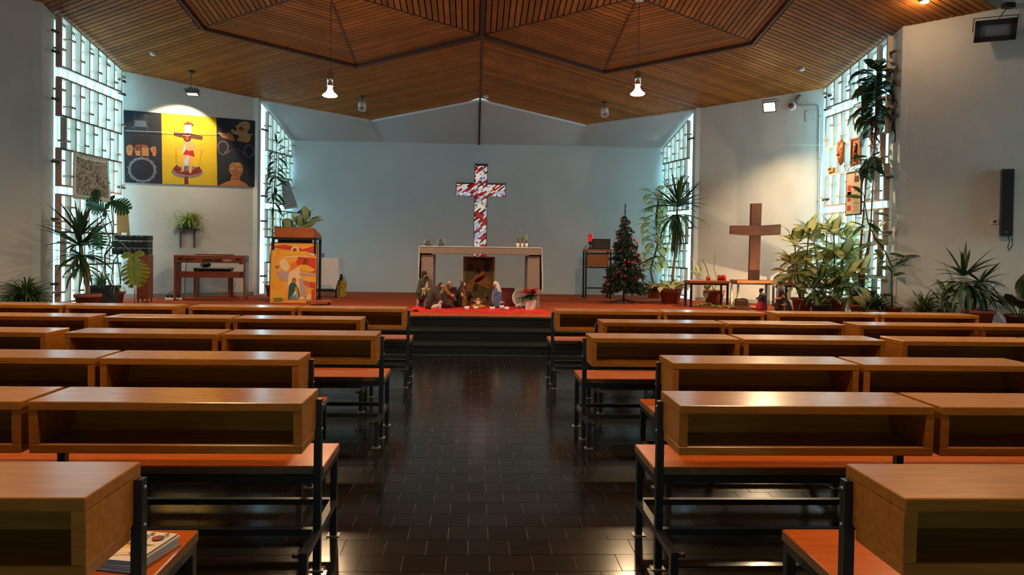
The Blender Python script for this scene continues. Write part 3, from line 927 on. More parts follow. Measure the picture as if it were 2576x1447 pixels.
GLASSC = mat('clear_glass', (0.85, 0.87, 0.9), 0.05, trans=0.9, ior=1.3)
def glass_bowl(x, label, h, r):
    b = empty('glass_bowl', (x, 12.0, 1.447), 0, label, 'bowl')
    MB().lathe([(0.0, 0.0), (r * .55, 0.0), (r * .9, h * .25), (r, h * .55), (r * .8, h * .9), (r * .6, h), (r * .56, h), (r * .75, h * .88), (r * .94, h * .55), (r * .84, h * .27), (0, .012)], 24).build('bowl', GLASSC, b)
    rn = random.Random(int(h * 1000))
    for k in range(12):
        a = rn.uniform(0, 6.28); q = rn.uniform(0.1, .55) * r
        z = h * rn.uniform(.42, .75) if k < 7 else h * rn.uniform(.15, .35)
        MB().ell((q * math.cos(a), q * math.sin(a), z), r * rn.uniform(.16, .26), 10, 7).build('pebble', mat('glass_bead_red', srgb(170, 40, 45), .2) if k < 7 else mat('glass_bead_white', (.7, .7, .72), .3), b)
glass_bowl(-0.86, 'low round glass bowl with red beads on the altar left end', 0.12, 0.075)
glass_bowl(-0.64, 'taller round glass bowl with red beads rising above its rim', 0.15, 0.075)
hy = empty('hyacinth_planter', (0.735, 11.98, 1.447), 0, 'white planter box with three sprouting hyacinth bulbs on the altar', 'planter')
for k, dx in enumerate((-0.07, 0.0, 0.07)):
    MB().lathe([(0.0, 0.0), (0.026, 0.0), (0.034, 0.075), (0.029, 0.075), (0.024, 0.01), (0, .01)], 4 if False else 12, (dx, 0, 0)).build('pot', WHITEP, hy)
    bl = MB().ell((dx, 0, 0.085), (0.026, 0.026, 0.026), 12, 8)
    bl.tube([(dx, 0, 0.10), (dx, 0, 0.125)], [0.014, 0.007], 8)
    bl.build('bulb', mat('bulb_skin', srgb(110, 62, 66), .6), hy)
    lv = MB()
    for j in range(7):
        a = j * 0.9 + k
        hh = 0.08 + .012 * (j % 3) + (.02 if k == 2 else 0)
        sp = 0.012 if k == 2 else 0.026
        lv.tube([(dx, 0, .11), (dx + sp * .5 * math.cos(a), sp * .5 * math.sin(a), .11 + hh * .5), (dx + sp * math.cos(a), sp * math.sin(a), .11 + hh)], [0.006, 0.008, 0.001], 5)
    lv.build('shoots', mat('shoot_green', srgb(104, 130, 40), .5) if k != 2 else mat('shoot_yellow', srgb(160, 160, 60), .5), hy)
    cube('tag_strip', mat('dark_tag', (.03, .04, .03), .6), hy, (dx + .035, -0.03, .045), (0.012, 0.003, 0.06))

# ------------------------------------------------------------------ flat printed pictures
PC = {'bluegrey': (72, 88, 105), 'black': (20, 21, 30), 'tan': (170, 110, 66), 'redbrown': (140, 62, 40), 'brown': (92, 54, 32), 'grey': (126, 112, 112), 'lightgrey': (150, 152, 160), 'pale': (176, 190, 200), 'darkred': (118, 28, 30), 'skin': (208, 150, 100), 'red': (165, 30, 24), 'darkbrown': (48, 26, 20), 'white': (205, 205, 200), 'ochre': (165, 122, 74), 'mauvegrey': (104, 88, 92), 'brownskin': (146, 92, 52),
      'orange': (222, 120, 36), 'yellow': (226, 168, 48), 'cream': (226, 196, 150), 'green': (44, 82, 76), 'blue': (98, 128, 176), 'deepred': (196, 62, 34), 'lavender': (180, 150, 150), 'olive': (120, 112, 52), 'gold': (186, 146, 76), 'mud': (118, 104, 74), 'slate': (58, 66, 66)}
def paint(k): return mat('paint_' + k, srgb(*PC[k]), 0.75)
def draw(items, name, parent, W, H, y, unit):
    """flat painted shapes (thin paint films) on a board of W x H, board face towards -Y"""
    cols = []
    mb = MB()
    lay = 0
    for it in items:
        if it[1] not in cols: cols.append(it[1])
        mi = cols.index(it[1])
        yy = y - 0.0004 * (lay % 40)
        lay += 1
        if it[0] == 'p':
            mb.add([(s * W, yy, t * H) for s, t in it[2]], [tuple(range(len(it[2])))], mi)
        else:
            w = it[2] * unit
            P_ = [Vector((s * W, t * H)) for s, t in it[3]]
            vs = []
            for i, p_ in enumerate(P_):
                d = (P_[min(i + 1, len(P_) - 1)] - P_[max(i - 1, 0)])
                if d.length < 1e-9: d = Vector((1, 0))
                d.normalize()
                nn = Vector((-d.y, d.x)) * w / 2
                vs += [(p_.x + nn.x, yy, p_.y + nn.y), (p_.x - nn.x, yy, p_.y - nn.y)]
            mb.add(vs, [(2 * i, 2 * i + 1, 2 * i + 3, 2 * i + 2) for i in range(len(P_) - 1)], mi)
    return mb.build(name, [paint(c) for c in cols], parent)
def ellpts(cx, cy, rx, ry, n=14): return [(cx + rx * math.cos(2 * math.pi * i / n), cy + ry * math.sin(2 * math.pi * i / n)) for i in range(n)]

# icon leaning under the altar
ic = empty('icon_panel', (0.015, 12.45, 0.50), 0, 'dark old icon panel with red and gold figures standing under the altar', 'painting')
ic.rotation_euler = (math.radians(-5), 0, 0)
IW, IH = 0.56, 0.78
MB().b2((-IW / 2, 0, 0), (IW / 2, 0.03, IH)).build('board', mat('icon_ground', srgb(140, 122, 78), .6, col2=srgb(98, 94, 72), vscale=4), ic, 0.004)
fr = MB()
for a, b in (((-IW / 2, 0), (-IW / 2 + .03, IH)), ((IW / 2 - .03, 0), (IW / 2, IH)), ((-IW / 2, IH - .02), (IW / 2, IH))): fr.b2((a[0], -.004, a[1]), (b[0], .002, b[1]))
fr.build('gilt_border', mat('old_gilt', srgb(178, 148, 84), .5, vary=.3, vscale=10), ic)
rn = random.Random(5)
items = [('p', 'mud', [(.1, .72), (.9, .72), (.9, .96), (.1, .96)]), ('p', 'gold', [(.12, .35), (.45, .62), (.62, .66), (.88, .45), (.88, .30), (.12, .22)]), ('p', 'slate', [(.12, .70), (.2, .86), (.34, .74), (.3, .66)]), ('p', 'slate', [(.60, .78), (.7, .88), (.86, .82), (.84, .66), (.7, .66)]),
         ('p', 'slate', [(.35, .62), (.44, .76), (.58, .68), (.52, .60)]), ('p', 'deepred', [(.30, .42), (.40, .50), (.62, .58), (.72, .62), (.75, .54), (.62, .46), (.42, .38)]), ('p', 'black', [(.36, .44), (.46, .51), (.63, .57), (.70, .57), (.60, .48), (.44, .41)]),
         ('p', 'mud', [(.12, .12), (.35, .3), (.5, .38), (.7, .3), (.88, .15), (.88, .05), (.12, .05)]), ('p', 'slate', ellpts(.40, .30, .08, .09)), ('p', 'gold', [(.5, .37), (.68, .40), (.82, .30), (.66, .34)])]
items.insert(1, ('p', 'slate', [(.08, .97), (.3, .90), (.52, .93), (.75, .88), (.92, .94), (.92, .97)]))
for k in range(110):
    cx_, cy_ = rn.uniform(.12, .88), rn.uniform(.05, .92)
    if abs(cx_ - .5) < .2 and .40 < cy_ < .60: continue
    ra = rn.uniform(.008, .030)
    th = rn.uniform(0, 3.14)
    items.append(('p', rn.choice(['redbrown', 'slate', 'mud', 'gold', 'brown', 'olive', 'tan', 'slate', 'grey']), [(cx_ + ra * math.cos(a_) * math.cos(th) - ra * .5 * math.sin(a_) * math.sin(th), cy_ + (ra * math.cos(a_) * math.sin(th) + ra * .5 * math.sin(a_) * math.cos(th)) * .9) for a_ in [q * 1.047 for q in range(6)]]))
pic = draw(items, 'painted_scene', ic, IW, IH, -0.002, .001)
pic.location.x = -IW / 2

# ------------------------------------------------------------------ sculpted figures
def blob(name, prims, m, parent, vox=0.008, smooth=3):
    """one continuous surface grown around tapered limbs and rounded masses"""
    mb = MB()
    for p in prims:
        if p[0] == 'c':
            _, a, ra, b, rb = p
            mb.ell(a, ra, 12, 8); mb.ell(b, rb, 12, 8); mb.tube([a, b], [ra, rb], 12)
        elif p[0] == 'e':
            mb.ell(p[1], p[2], 14, 10, R=(p[3] if len(p) > 3 else None))
        elif p[0] == 'l':
            mb.lathe(p[1], 18, p[2])
    me = mb.mesh(name)
    t = bpy.data.objects.new('tmp', me)
    COL.objects.link(t)
    md = t.modifiers.new('r', 'REMESH'); md.mode = 'VOXEL'; md.voxel_size = vox; md.use_smooth_shade = True
    if smooth:
        sm = t.modifiers.new('s', 'SMOOTH'); sm.factor = 0.5; sm.iterations = smooth
    dg = bpy.context.evaluated_depsgraph_get()
    me2 = bpy.data.meshes.new_from_object(t.evaluated_get(dg))
    bpy.data.objects.remove(t)
    bpy.data.meshes.remove(me)
    me2.name = name
    me2.materials.clear()
    me2.materials.append(m)
    return obj(name, me2, None, parent)
C = lambda a, ra, b, rb: ('c', a, ra, b, rb)
def head_prims(h, f, r=0.036):
    """skull, jaw, nose, ears, neck; h centre, f facing direction (unit, x/y/z)"""
    h, f = Vector(h), Vector(f).normalized()
    s = Vector((0, 0, 1)).cross(f).normalized()
    u = f.cross(s)
    return [('e', h, (r * .92, r * .92, r * 1.1)), ('e', h + f * r * .35 - u * r * .55, (r * .62, r * .62, r * .6)), ('c', h + f * r * .9 + u * r * .1, r * .10, h + f * r * 1.15 - u * r * .25, r * .17),
            ('e', h + s * r * .92 - u * r * .1, (r * .2, r * .2, r * .28)), ('e', h - s * r * .92 - u * r * .1, (r * .2, r * .2, r * .28)), ('c', h - u * r * .6, r * .5, h - u * r * 1.7 - f * r * .2, r * .55)]
def face_bits(h, f, parent, r=0.036, m=None):
    h, f = Vector(h), Vector(f).normalized()
    s = Vector((0, 0, 1)).cross(f).normalized(); u = f.cross(s)
    mb = MB()
    for k in (-1, 1): mb.ell(h + f * r * .86 + s * k * r * .38 + u * r * .12, r * .13, 8, 6)
    mb.build('eyes', mat('figure_eyes', (.02, .015, .012), .3), parent)
    MB().ell(h + f * r * .93 - u * r * .62, (r * .16, r * .26, r * .07), 8, 6).build('mouth', mat('figure_lips', srgb(140, 60, 50), .5), parent)
def hand_prims(w, d, size=0.03, palm=(0, 0, -1)):
    """palm, four unequal bent fingers, thumb from the side of the palm"""
    w, d = Vector(w), Vector(d).normalized()
    n = Vector(palm).normalized(); s = d.cross(n).normalized()
    pc = w + d * size * .5
    out = [('e', pc, (size * .42, size * .42, size * .3)), ('c', w, size * .3, pc, size * .36)]
    for k, ln in zip((-1.5, -.5, .5, 1.5), (.75, .95, 1.0, .8)):
        b0 = pc + s * k * size * .22 + d * size * .35
        b1 = b0 + d * size * .4 * ln; b2 = b1 + (d * .7 + n * .6) * size * .38 * ln
        out += [('c', b0, size * .14, b1, size * .12), ('c', b1, size * .12, b2, size * .10)]
    t0 = pc + s * size * .38 - d * size * .1
    out.append(('c', t0, size * .15, t0 + (s * .6 + d * .8) * size * .5, size * .11))
    return out
SKIN = mat('figure_skin', srgb(196, 132, 98), 0.5)
def fm(n, c, r=0.6): return mat('figure_' + n, srgb(*c), r, vary=.12, vscale=14)
HAIRD, HAIRG, HAIRB = fm('dark_hair', (40, 28, 22)), fm('grey_beard', (120, 118, 116)), fm('brown_hair', (70, 42, 26))
FG = 'nativity figurines on the red cloth'
def figure(loc, label, name='nativity_figurine', group=FG, rz=0.0):
    return empty(name, loc, rz, label, 'figurine', group)

# standing shepherd, leaning right with a lamb and flowers
f = figure((-0.93, 11.77, SZ + .006), 'standing bearded shepherd figurine in dark tunic holding a lamb')
OLV = fm('olive_tunic', (62, 56, 40))
blob('tunic', [C((-.02, 0, .17), .085, (-.015, 0, .30), .075), C((-.015, 0, .30), .07, (.0, 0, .44), .062), C((0, -.05, .445), .035, (0, .05, .445), .035), C((0, -.055, .44), .034, (.03, -.075, .36), .03), C((0, .055, .44), .034, (.04, .07, .36), .03), ('e', (-.05, 0, .24), (.06, .09, .06))], OLV, f)
blob('legs_and_arms', [C((-.055, -.03, .19), .034, (-.06, -.03, .10), .028), C((-.06, -.03, .10), .030, (-.075, -.03, .015), .018), C((.03, .03, .19), .034, (.045, .03, .10), .028), C((.045, .03, .10), .030, (.035, .03, .015), .018), C((-.08, -.03, .013), .016, (-.035, -.035, .010), .012), C((.03, .03, .013), .016, (.08, .03, .010), .012),
     C((.03, -.075, .36), .024, (.07, -.05, .29), .018), C((.04, .07, .36), .024, (.08, .03, .31), .018)] + hand_prims((.07, -.05, .29), (1, .3, .1), .028) + head_prims((.045, 0, .535), (1, -.15, -.45)), SKIN, f, .0055, 2)
face_bits((.045, 0, .535), (1, -.15, -.45), f)
blob('beard', [('e', (.075, -.006, .495), (.024, .028, .035)), ('e', (.04, 0, .555), (.036, .038, .036)), C((.012, 0, .55), .022, (.005, 0, .505), .02)], HAIRD, f, .006)
MB().lathe([(0.0, .605), (.034, .60), (.040, .575), (.052, .57), (.052, .563), (.0, .565)], 18, (.03, 0, 0)).build('cap', fm('dark_cap', (46, 38, 30)), f)
blob('blue_cloth', [C((-.03, .04, .17), .03, (-.02, .05, .01), .045), C((.0, .05, .17), .03, (.01, .05, .01), .04)], fm('blue_cloth', (26, 56, 120)), f)
blob('held_lamb', [C((.03, -.06, .30), .036, (.075, -.05, .35), .034), ('e', (.085, -.055, .40), (.022, .02, .026)), C((.02, -.075, .26), .012, (.01, -.085, .20), .010), C((.05, -.075, .27), .012, (.05, -.085, .21), .010)], fm('white_wool', (170, 164, 158), .8), f, .006)
rn = random.Random(3)
mb = MB()
for k in range(26): mb.ell((.105 + rn.uniform(-.03, .03), -.045 + rn.uniform(-.03, .03), .265 + rn.uniform(-.045, .06)), rn.uniform(.008, .014), 7, 5)
mb.build('yellow_flowers', mat('flower_yellow', srgb(196, 184, 90), .6), f)

# kneeling figure bowed under a brown cloak
f = figure((-0.70, 11.50, SZ + .006), 'kneeling figurine bowed low under a dark brown cloak')
BRN = fm('brown_cloak', (58, 42, 30))
blob('cloak', [C((-.07, 0, .06), .085, (.0, 0, .08), .085), C((-.07, 0, .10), .085, (-.01, 0, .27), .08), C((-.01, 0, .27), .075, (.05, 0, .335), .055), C((.02, -.06, .29), .045, (.06, -.085, .17), .045), C((.06, -.085, .17), .045, (.05, -.06, .04), .045), C((.0, .06, .29), .045, (.04, .08, .15), .045), C((-.10, 0, .04), .06, (-.11, 0, .03), .05), C((.03, -.03, .2), .05, (.055, -.03, .03), .05)], BRN, f, .008, 3)
blob('head', head_prims((.105, -.01, .375), (1, -.25, -.75)) + hand_prims((.075, -.06, .26), (.9, .3, -.2), .028), SKIN, f, .0055, 2)
face_bits((.105, -.01, .375), (1, -.25, -.75), f)
blob('hair', [('e', (.088, -.005, .395), (.040, .038, .034)), ('e', (.068, -.005, .375), (.026, .034, .030))], HAIRD, f, .006)
# kneeling old man with bald crown and grey beard
f = figure((-0.515, 11.78, SZ + .006), 'kneeling bald old man figurine with grey beard and clasped hands')
blob('robe', [C((-.06, 0, .05), .075, (.03, 0, .06), .07), C((-.03, 0, .10), .075, (-.01, 0, .25), .065), C((-.01, 0, .25), .06, (.01, 0, .32), .045), C((.03, -.02, .10), .045, (.06, -.02, .03), .04)], fm('brown_robe', (66, 46, 34)), f)
blob('sheepskin', [C((-.02, 0, .30), .055, (.02, -.01, .20), .055), C((-.01, -.05, .28), .03, (.04, -.07, .22), .03)], fm('tan_fleece', (132, 84, 52), .8), f)
blob('head_and_arms', head_prims((.035, 0, .405), (1, -.35, -.2), .037) + [C((.03, -.07, .23), .022, (.085, -.055, .19), .018), C((.03, .05, .24), .022, (.09, -.02, .20), .018), C((.06, -.02, .08), .024, (.075, -.02, .02), .018)] + hand_prims((.085, -.05, .19), (.7, .2, .6), .028, (0, 1, 0)) + hand_prims((.09, -.02, .20), (.7, -.1, .6), .028, (0, -1, 0)), SKIN, f, .0055, 2)
face_bits((.035, 0, .405), (1, -.35, -.2), f, .037)
blob('grey_beard', [('e', (.06, -.01, .365), (.026, .030, .036)), ('e', (.008, .0, .39), (.028, .042, .030)), ('e', (.05, -.012, .335), (.018, .022, .03))], HAIRG, f, .006)
mb = MB()
for k in range(5): mb.tube([(.09 + .012 * k, -.05, .17 - .012 * k), (.13 + .01 * k, -.05, .20 - .02 * k)], .004, 6)
mb.build('pipes', FOOTP, f)
# kneeling bearded man in green cloak
f = figure((-0.27, 12.0, SZ + .006), 'kneeling bearded man figurine in green cloak and ochre robe with staff')
blob('cloak', [C((-.08, 0, .04), .06, (-.05, .01, .22), .065), C((-.05, .01, .22), .06, (-.01, .01, .31), .048), C((-.06, -.06, .04), .04, (-.03, -.06, .27), .035), C((-.10, 0, .03), .04, (-.03, .04, .03), .06)], fm('green_cloak', (28, 44, 32)), f)
blob('ochre_robe', [C((.02, -.02, .03), .055, (.025, -.02, .16), .05), C((.02, -.01, .16), .048, (.01, -.01, .28), .042), C((.06, -.04, .03), .03, (.05, -.05, .13), .032)], fm('ochre_robe', (120, 86, 34)), f)
blob('red_sash', [C((.045, -.045, .12), .016, (.035, -.045, .28), .018), C((.055, -.05, .05), .014, (.045, -.045, .12), .016)], fm('red_sash', (168, 52, 34)), f, .006)
blob('head_and_hands', head_prims((.035, -.01, .375), (1, -.3, -.35), .035) + [C((-.01, -.07, .23), .022, (.01, -.085, .18), .018)] + hand_prims((.01, -.085, .18), (.5, -.1, .8), .028, (1, 0, 0)), SKIN, f, .0055, 2)
face_bits((.035, -.01, .375), (1, -.3, -.35), f, .035)
blob('hair_and_beard', [('e', (.018, .0, .395), (.036, .038, .032)), ('e', (.055, -.015, .335), (.022, .026, .032)), ('e', (.0, .0, .36), (.022, .034, .034))], HAIRB, f, .006)
MB().tube([(-.02, -.085, .01), (-.025, -.085, .45)], .006, 8).build('staff', fm('staff_wood', (60, 40, 24)), f)
# kneeling woman in blue with white veil, facing left
f = figure((0.30, 11.94, SZ + .006), 'kneeling woman figurine in blue mantle and white veil')
BLU = fm('blue_mantle', (82, 104, 158))
blob('mantle', [C((.03, 0, .05), .065, (.03, 0, .20), .062), C((.03, 0, .20), .06, (.01, 0, .29), .048), C((.06, 0, .03), .055, (.05, 0, .22), .05), C((.0, -.05, .26), .032, (-.03, -.045, .20), .028), C((-.03, -.03, .03), .045, (-.01, -.03, .16), .045)], BLU, f)
blob('white_gown', [C((-.045, -.02, .03), .03, (-.035, -.02, .22), .03), C((-.04, -.03, .05), .02, (-.035, -.035, .20), .02)], fm('white_gown', (178, 186, 204)), f)
blob('face_and_hands', head_prims((-.025, -.005, .385), (-1, -.35, -.25), .034) + hand_prims((-.035, -.05, .235), (-.3, .0, .9), .03, (0, 1, 0)) + hand_prims((-.035, -.02, .235), (-.3, 0, .9), .03, (0, -1, 0)) + [C((-.01, -.05, .22), .018, (-.035, -.05, .235), .014)], SKIN, f, .0055, 2)
face_bits((-.025, -.005, .385), (-1, -.35, -.25), f, .034)
blob('veil', [('e', (-.008, .004, .402), (.042, .044, .040)), C((.018, .0, .385), .038, (.045, 0, .30), .045), C((.04, 0, .31), .04, (.07, 0, .265), .032), C((.03, -.03, .34), .024, (.05, -.035, .28), .026)], fm('white_veil', (206, 204, 206), .7), f, .006)
# infant on straw
cb = empty('straw_crib', (0.0, 11.82, SZ + .004), 0, 'little heap of yellow straw under the infant figurine', 'straw crib')
MB().ell((0, 0, .02), (.115, .07, .035), 18, 8).build('bed', fm('crib_bed', (190, 150, 52)), cb)
rn = random.Random(9); mb = MB()
for k in range(150):
    a = rn.uniform(0, 6.28); q = rn.uniform(.2, 1); x, y = .11 * q * math.cos(a), .065 * q * math.sin(a)
    d = Vector((rn.uniform(-1, 1), rn.uniform(-1, 1), rn.uniform(-.3, .4))).normalized() * rn.uniform(.02, .04)
    z = .05 * (1 - .6 * q * q) + .008
    mb.tube([(x, y, z), (x + d.x, y + d.y, max(.004, z + d.z))], .0018, 3)
st_ = mb.build('straw', fm('straw_yellow', (226, 184, 60)), cb); st_['kind'] = 'stuff'
f = figure((0.0, 11.80, SZ + .055), 'infant figurine lying with open arms on the yellow straw')
blob('body', head_prims((.0, .01, .083), (.1, -1, .1), .028) + [C((-.03, 0, .05), .014, (-.065, -.01, .065), .011), C((.03, 0, .05), .014, (.065, -.01, .05), .011), C((-.015, -.01, .01), .016, (-.03, -.05, .012), .013), C((.015, -.01, .01), .016, (.03, -.05, .012), .013)] + hand_prims((-.065, -.01, .065), (-1, -.1, .5), .018) + hand_prims((.065, -.01, .05), (1, -.1, .2), .018), SKIN, f, .0045, 2)
face_bits((.0, .01, .083), (.1, -1, .1), f, .028)
blob('white_shirt', [C((-.02, 0, .045), .022, (.02, 0, .045), .022), C((0, 0, .04), .026, (0, -.01, .015), .026)], fm('white_shirt', (200, 194, 186)), f, .005)
blob('golden_hair', [('e', (.0, .018, .098), (.026, .024, .020))], fm('golden_hair', (176, 128, 62)), f, .004)
# ox and donkey behind the crib
def beast(x, y, s, label, body, horns):
    f = empty('animal_figurine', (x, y, SZ + .004), 0, label, 'figurine', 'animal figurines behind the crib')
    blob('body', [C((s * .16, .06, .10), .06, (s * .05, .02, .115), .055), C((s * .05, .02, .12), .045, (-s * .01, -.03, .19), .032), C((-s * .01, -.03, .20), .034, (-s * .035, -.06, .155), .022), C((s * .17, .04, .09), .022, (s * .19, .03, .012), .018), C((s * .05, -.02, .08), .022, (s * .045, -.045, .012), .018), C((s * .07, .05, .08), .022, (s * .08, .05, .012), .018), C((s * .17, .09, .09), .022, (s * .18, .09, .012), .018),
                  C((s * .02, -.03, .215), .010, (s * .05, -.03, .235), .008), C((-s * .03, -.01, .215), .010, (-s * .05, .01, .235), .008), C((s * .21, .06, .11), .008, (s * .235, .06, .04), .006)], body, f, .006, 2)
    mb = MB()
    for k in (-1, 1):
        if horns: mb.tube([(k * .018, -.03, .225), (k * .035, -.035, .24), (k * .038, -.04, .258)], [.006, .005, .001], 6)
        mb.ell((-s * .022 + k * .014, -.055, .20), .004, 6, 5)
    mb.build('horns_and_eyes' if horns else 'eyes', fm('horn', (120, 104, 84)), f)
beast(-0.13, 12.22, -1, 'dark ox figurine beside the kneeling man in green', fm('ox_hide', (52, 38, 28)), True)
beast(0.155, 12.24, 1, 'dark donkey figurine beside the woman in blue', fm('donkey_hide', (62, 52, 44)), False)
# lambs
def lamb(x, y, s, label, sc_=1.0, lying=False):
    f = empty('lamb_figurine', (x, y, SZ + .004), 0, label, 'figurine', 'white lamb figurines')
    k = sc_
    pr = [C((-.05 * s * k, 0, .05 * k), .036 * k, (.02 * s * k, 0, .07 * k), .036 * k), C((.02 * s * k, 0, .08 * k), .028 * k, (.04 * s * k, -.01, .125 * k), .022 * k), C((.04 * s * k, -.01, .13 * k), .020 * k, (.062 * s * k, -.02, .118 * k), .012 * k), C((.035 * s * k, .012, .14 * k), .007 * k, (.02 * s * k, .03 * k, .135 * k), .007 * k), C((.035 * s * k, -.03 * k, .14 * k), .007 * k, (.02 * s * k, -.045 * k, .13 * k), .007 * k), C((-.085 * s * k, 0, .05 * k), .010, (-.095 * s * k, 0, .03 * k), .008)]
    for dx, dy in ((-.055, .02), (-.055, -.022), (.03, .02), (.03, -.022)): pr.append(C((dx * s * k, dy * k, .04 * k), .013 * k, ((dx + .01) * s * k, dy * k, .008), .010 * k))
    blob('fleece', pr, fm('lamb_white', (196, 184, 176), .8), f, .005 * k, 2)
    mb = MB()
    for q in (-1, 1): mb.ell(((.058) * s * k, -.018 * k + q * .010 * k, .127 * k), .003 * k, 6, 5)
    mb.build('eyes', mat('figure_eyes', (.02, .015, .012), .3), f)
lamb(-0.64, 11.20, 1, 'white lamb figurine sitting in front of the brown-cloaked figure', 1.1)
lamb(0.70, 11.90, 1, 'small white lamb figurine in front of the clock', .75)

# red cloth under the figures, crumpled at its front edge
nx, ny = 120, 14
vs, fs = [], []
for j in range(ny + 1):
    for i in range(nx + 1):
        u, v = i / nx, j / ny
        tp_ = max(0.0, min(1.0, (v - .5) / .12)); x = (-1.06 + .32 * tp_) + (2.13 - .64 * tp_) * u + .03 * math.sin(v * 6)
        y = 10.92 + 1.5 * v + (.09 * math.sin(u * 17) + .05 * math.sin(u * 41 + 1)) * (1 - v) ** 2 + (.05 * abs(u - .5))
        z = SZ + .004 + (max(0, 1 - v * 3.2)) * (.010 + .050 * abs(math.sin(u * 15 + 1.6 * math.sin(u * 7))) ** 1.5 + .022 * math.sin(u * 47 + 3 * v) ** 2)
        if v == 0: z = SZ + .001
        if u < .06: z += .03 * (1 - v)
        vs.append((x, y, z))
for j in range(ny):
    for i in range(nx):
        a = j * (nx + 1) + i
        fs.append((a, a + 1, a + nx + 2, a + nx + 1))
o = MB().add(vs, fs, 0, True).build('red_cloth', mat('red_cloth', srgb(196, 30, 24), .8, bump=.1, bscale=200))
o.modifiers.new('thick', 'SOLIDIFY').thickness = 0.003
tag(o, 'bright red crumpled cloth spread on the stage under the nativity figures', 'cloth')

# little pots along the cloth
POTW = mat('pot_white', (0.68, 0.66, 0.70), 0.45)
def small_pot(x, y, label, r=.04, h=.06, m=POTW, plant=None, sq=False):
    p = empty('flower_pot' if plant else 'votive_cup', (x, y, SZ + .012), 0, label, 'pot' if plant else 'candle cup', 'small pots along the red cloth')
    MB().lathe([(0, 0), (r * .78, 0), (r, h), (r * .9, h), (r * .7, .008), (0, .008)], 4 if sq else 20, smooth=not sq).build('cup', m, p)
    if plant:
        rn = random.Random(int(x * 100)); lv = MB(); fl_ = MB()
        for k in range(14):
            a = rn.uniform(0, 6.28); q = rn.uniform(.02, .045)
            lv.tube([(0, 0, h * .8), (q * .6 * math.cos(a), q * .6 * math.sin(a), h + .03), (q * math.cos(a), q * math.sin(a), h + rn.uniform(.01, .05))], [.003, .008, .001], 4)
        for k in range(9):
            a = rn.uniform(0, 6.28); q = rn.uniform(.0, .04)
            fl_.ell((q * math.cos(a), q * math.sin(a), h + rn.uniform(.03, .06)), (.014, .014, .006), 7, 5, R=Euler((rn.uniform(-.6, .6), rn.uniform(-.6, .6), 0)).to_matrix())
        lv.build('leaves', mat('dark_leaf', srgb(40, 62, 34), .5), p)
        fl_.build('blossoms', plant, p)
    else:
        MB().lathe([(0, h * .55), (r * .8, h * .55), (r * .8, h * .62), (0, h * .64)], 16).build('wax', mat('wax_white', (.7, .68, .64), .5), p)
    return p
small_pot(-0.18, 11.26, 'white votive cup on the red cloth, first from the lamb', .04, .06)
small_pot(-0.04, 11.40, 'low white votive cup on the red cloth below the infant', .042, .048)
small_pot(0.225, 11.30, 'small white pot with dark red plant on the cloth', .046, .058, plant=mat('petal_dark_red', srgb(120, 24, 30), .6))
small_pot(0.385, 11.55, 'small pale pot with white poinsettia on the cloth', .04, .062, plant=mat('petal_cream', srgb(214, 206, 176), .6))
small_pot(0.46, 11.36, 'white votive cup on the cloth right of the white poinsettia', .042, .050)
small_pot(0.67, 11.50, 'smoky glass votive cup on the cloth beside the square pot', .042, .036, m=mat('smoky_glass', (.25, .2, .2), .1, trans=.6))
# poinsettia in a square pot
p = empty('poinsettia', (0.845, 11.48, SZ + .008), 0, 'red poinsettia in a tall square white pot at the cloth right end', 'potted plant')
mb = MB(); mb.add([(-.07, -.07, 0), (.07, -.07, 0), (.07, .07, 0), (-.07, .07, 0), (-.092, -.092, .175), (.092, -.092, .175), (.092, .092, .175), (-.092, .092, .175), (-.084, -.084, .175), (.084, -.084, .175), (.084, .084, .175), (-.084, .084, .175), (-.084, -.084, .15), (.084, -.084, .15), (.084, .084, .15), (-.084, .084, .15)],
    [(3, 2, 1, 0), (0, 1, 5, 4), (1, 2, 6, 5), (2, 3, 7, 6), (3, 0, 4, 7), (4, 5, 9, 8), (5, 6, 10, 9), (6, 7, 11, 10), (7, 4, 8, 11), (8, 9, 13, 12), (9, 10, 14, 13), (10, 11, 15, 14), (11, 8, 12, 15), (12, 13, 14, 15)])
mb.build('square_pot', mat('gloss_white', (.72, .70, .70), .25), p)

# ------------------------------------------------------------------ leaves and plants
def leaf_grid(L, W, prof, droop, fold, n=8, wav=0.0):
    """leaf along +X, unit scale; prof(t) half-width; droop bends the tip down; fold raises the edges"""
    vs, fs = [], []
    x = z = 0.0
    for i in range(n + 1):
        t = i / n
        an = -droop * t * t
        if i:
            x += L / n * math.cos(an); z += L / n * math.sin(an)
        hw = prof(t) * W / 2
        wv = wav * math.sin(t * 14) * hw
        nx_, nz = -math.sin(an), math.cos(an)
        for k in (-1, -.5, 0, .5, 1):
            lift = fold * abs(k) * hw + (wv if abs(k) == 1 else 0)
            vs.append((x + nx_ * lift, k * hw, z + nz * lift))
    for i in range(n):
        for j in range(4):
            a = i * 5 + j
            fs.append((a, a + 5, a + 6, a + 1))
    return vs, fs
def strap_prof(t): return (0.55 + 1.8 * t) if t < .25 else max(0.02, 1 - ((t - .25) / .75) ** 2.2)
def ovate_prof(t): return max(0.02, math.sin(math.pi * min(1, t ** .8)) ** .75)
def lance_prof(t): return max(0.02, math.sin(math.pi * t ** .9) ** 1.0)
def leaf_mesh(name, m, W, prof, droop, fold, stalk=0.0, stalk_m=None, n=8, wav=0.0):
    mb = MB()
    vs, fs = leaf_grid(1.0 - stalk, W, prof, droop, fold, n, wav)
    mb.add([(x + stalk, y, z) for x, y, z in vs], fs, 0, True)
    if stalk: mb.tube([(0, 0, 0), (stalk * .5, 0, .01), (stalk, 0, 0), (stalk + .25, 0, -.002)], [.014, .012, .010, .005], 5, 1)
    return mb.mesh(name, [m, stalk_m or m])
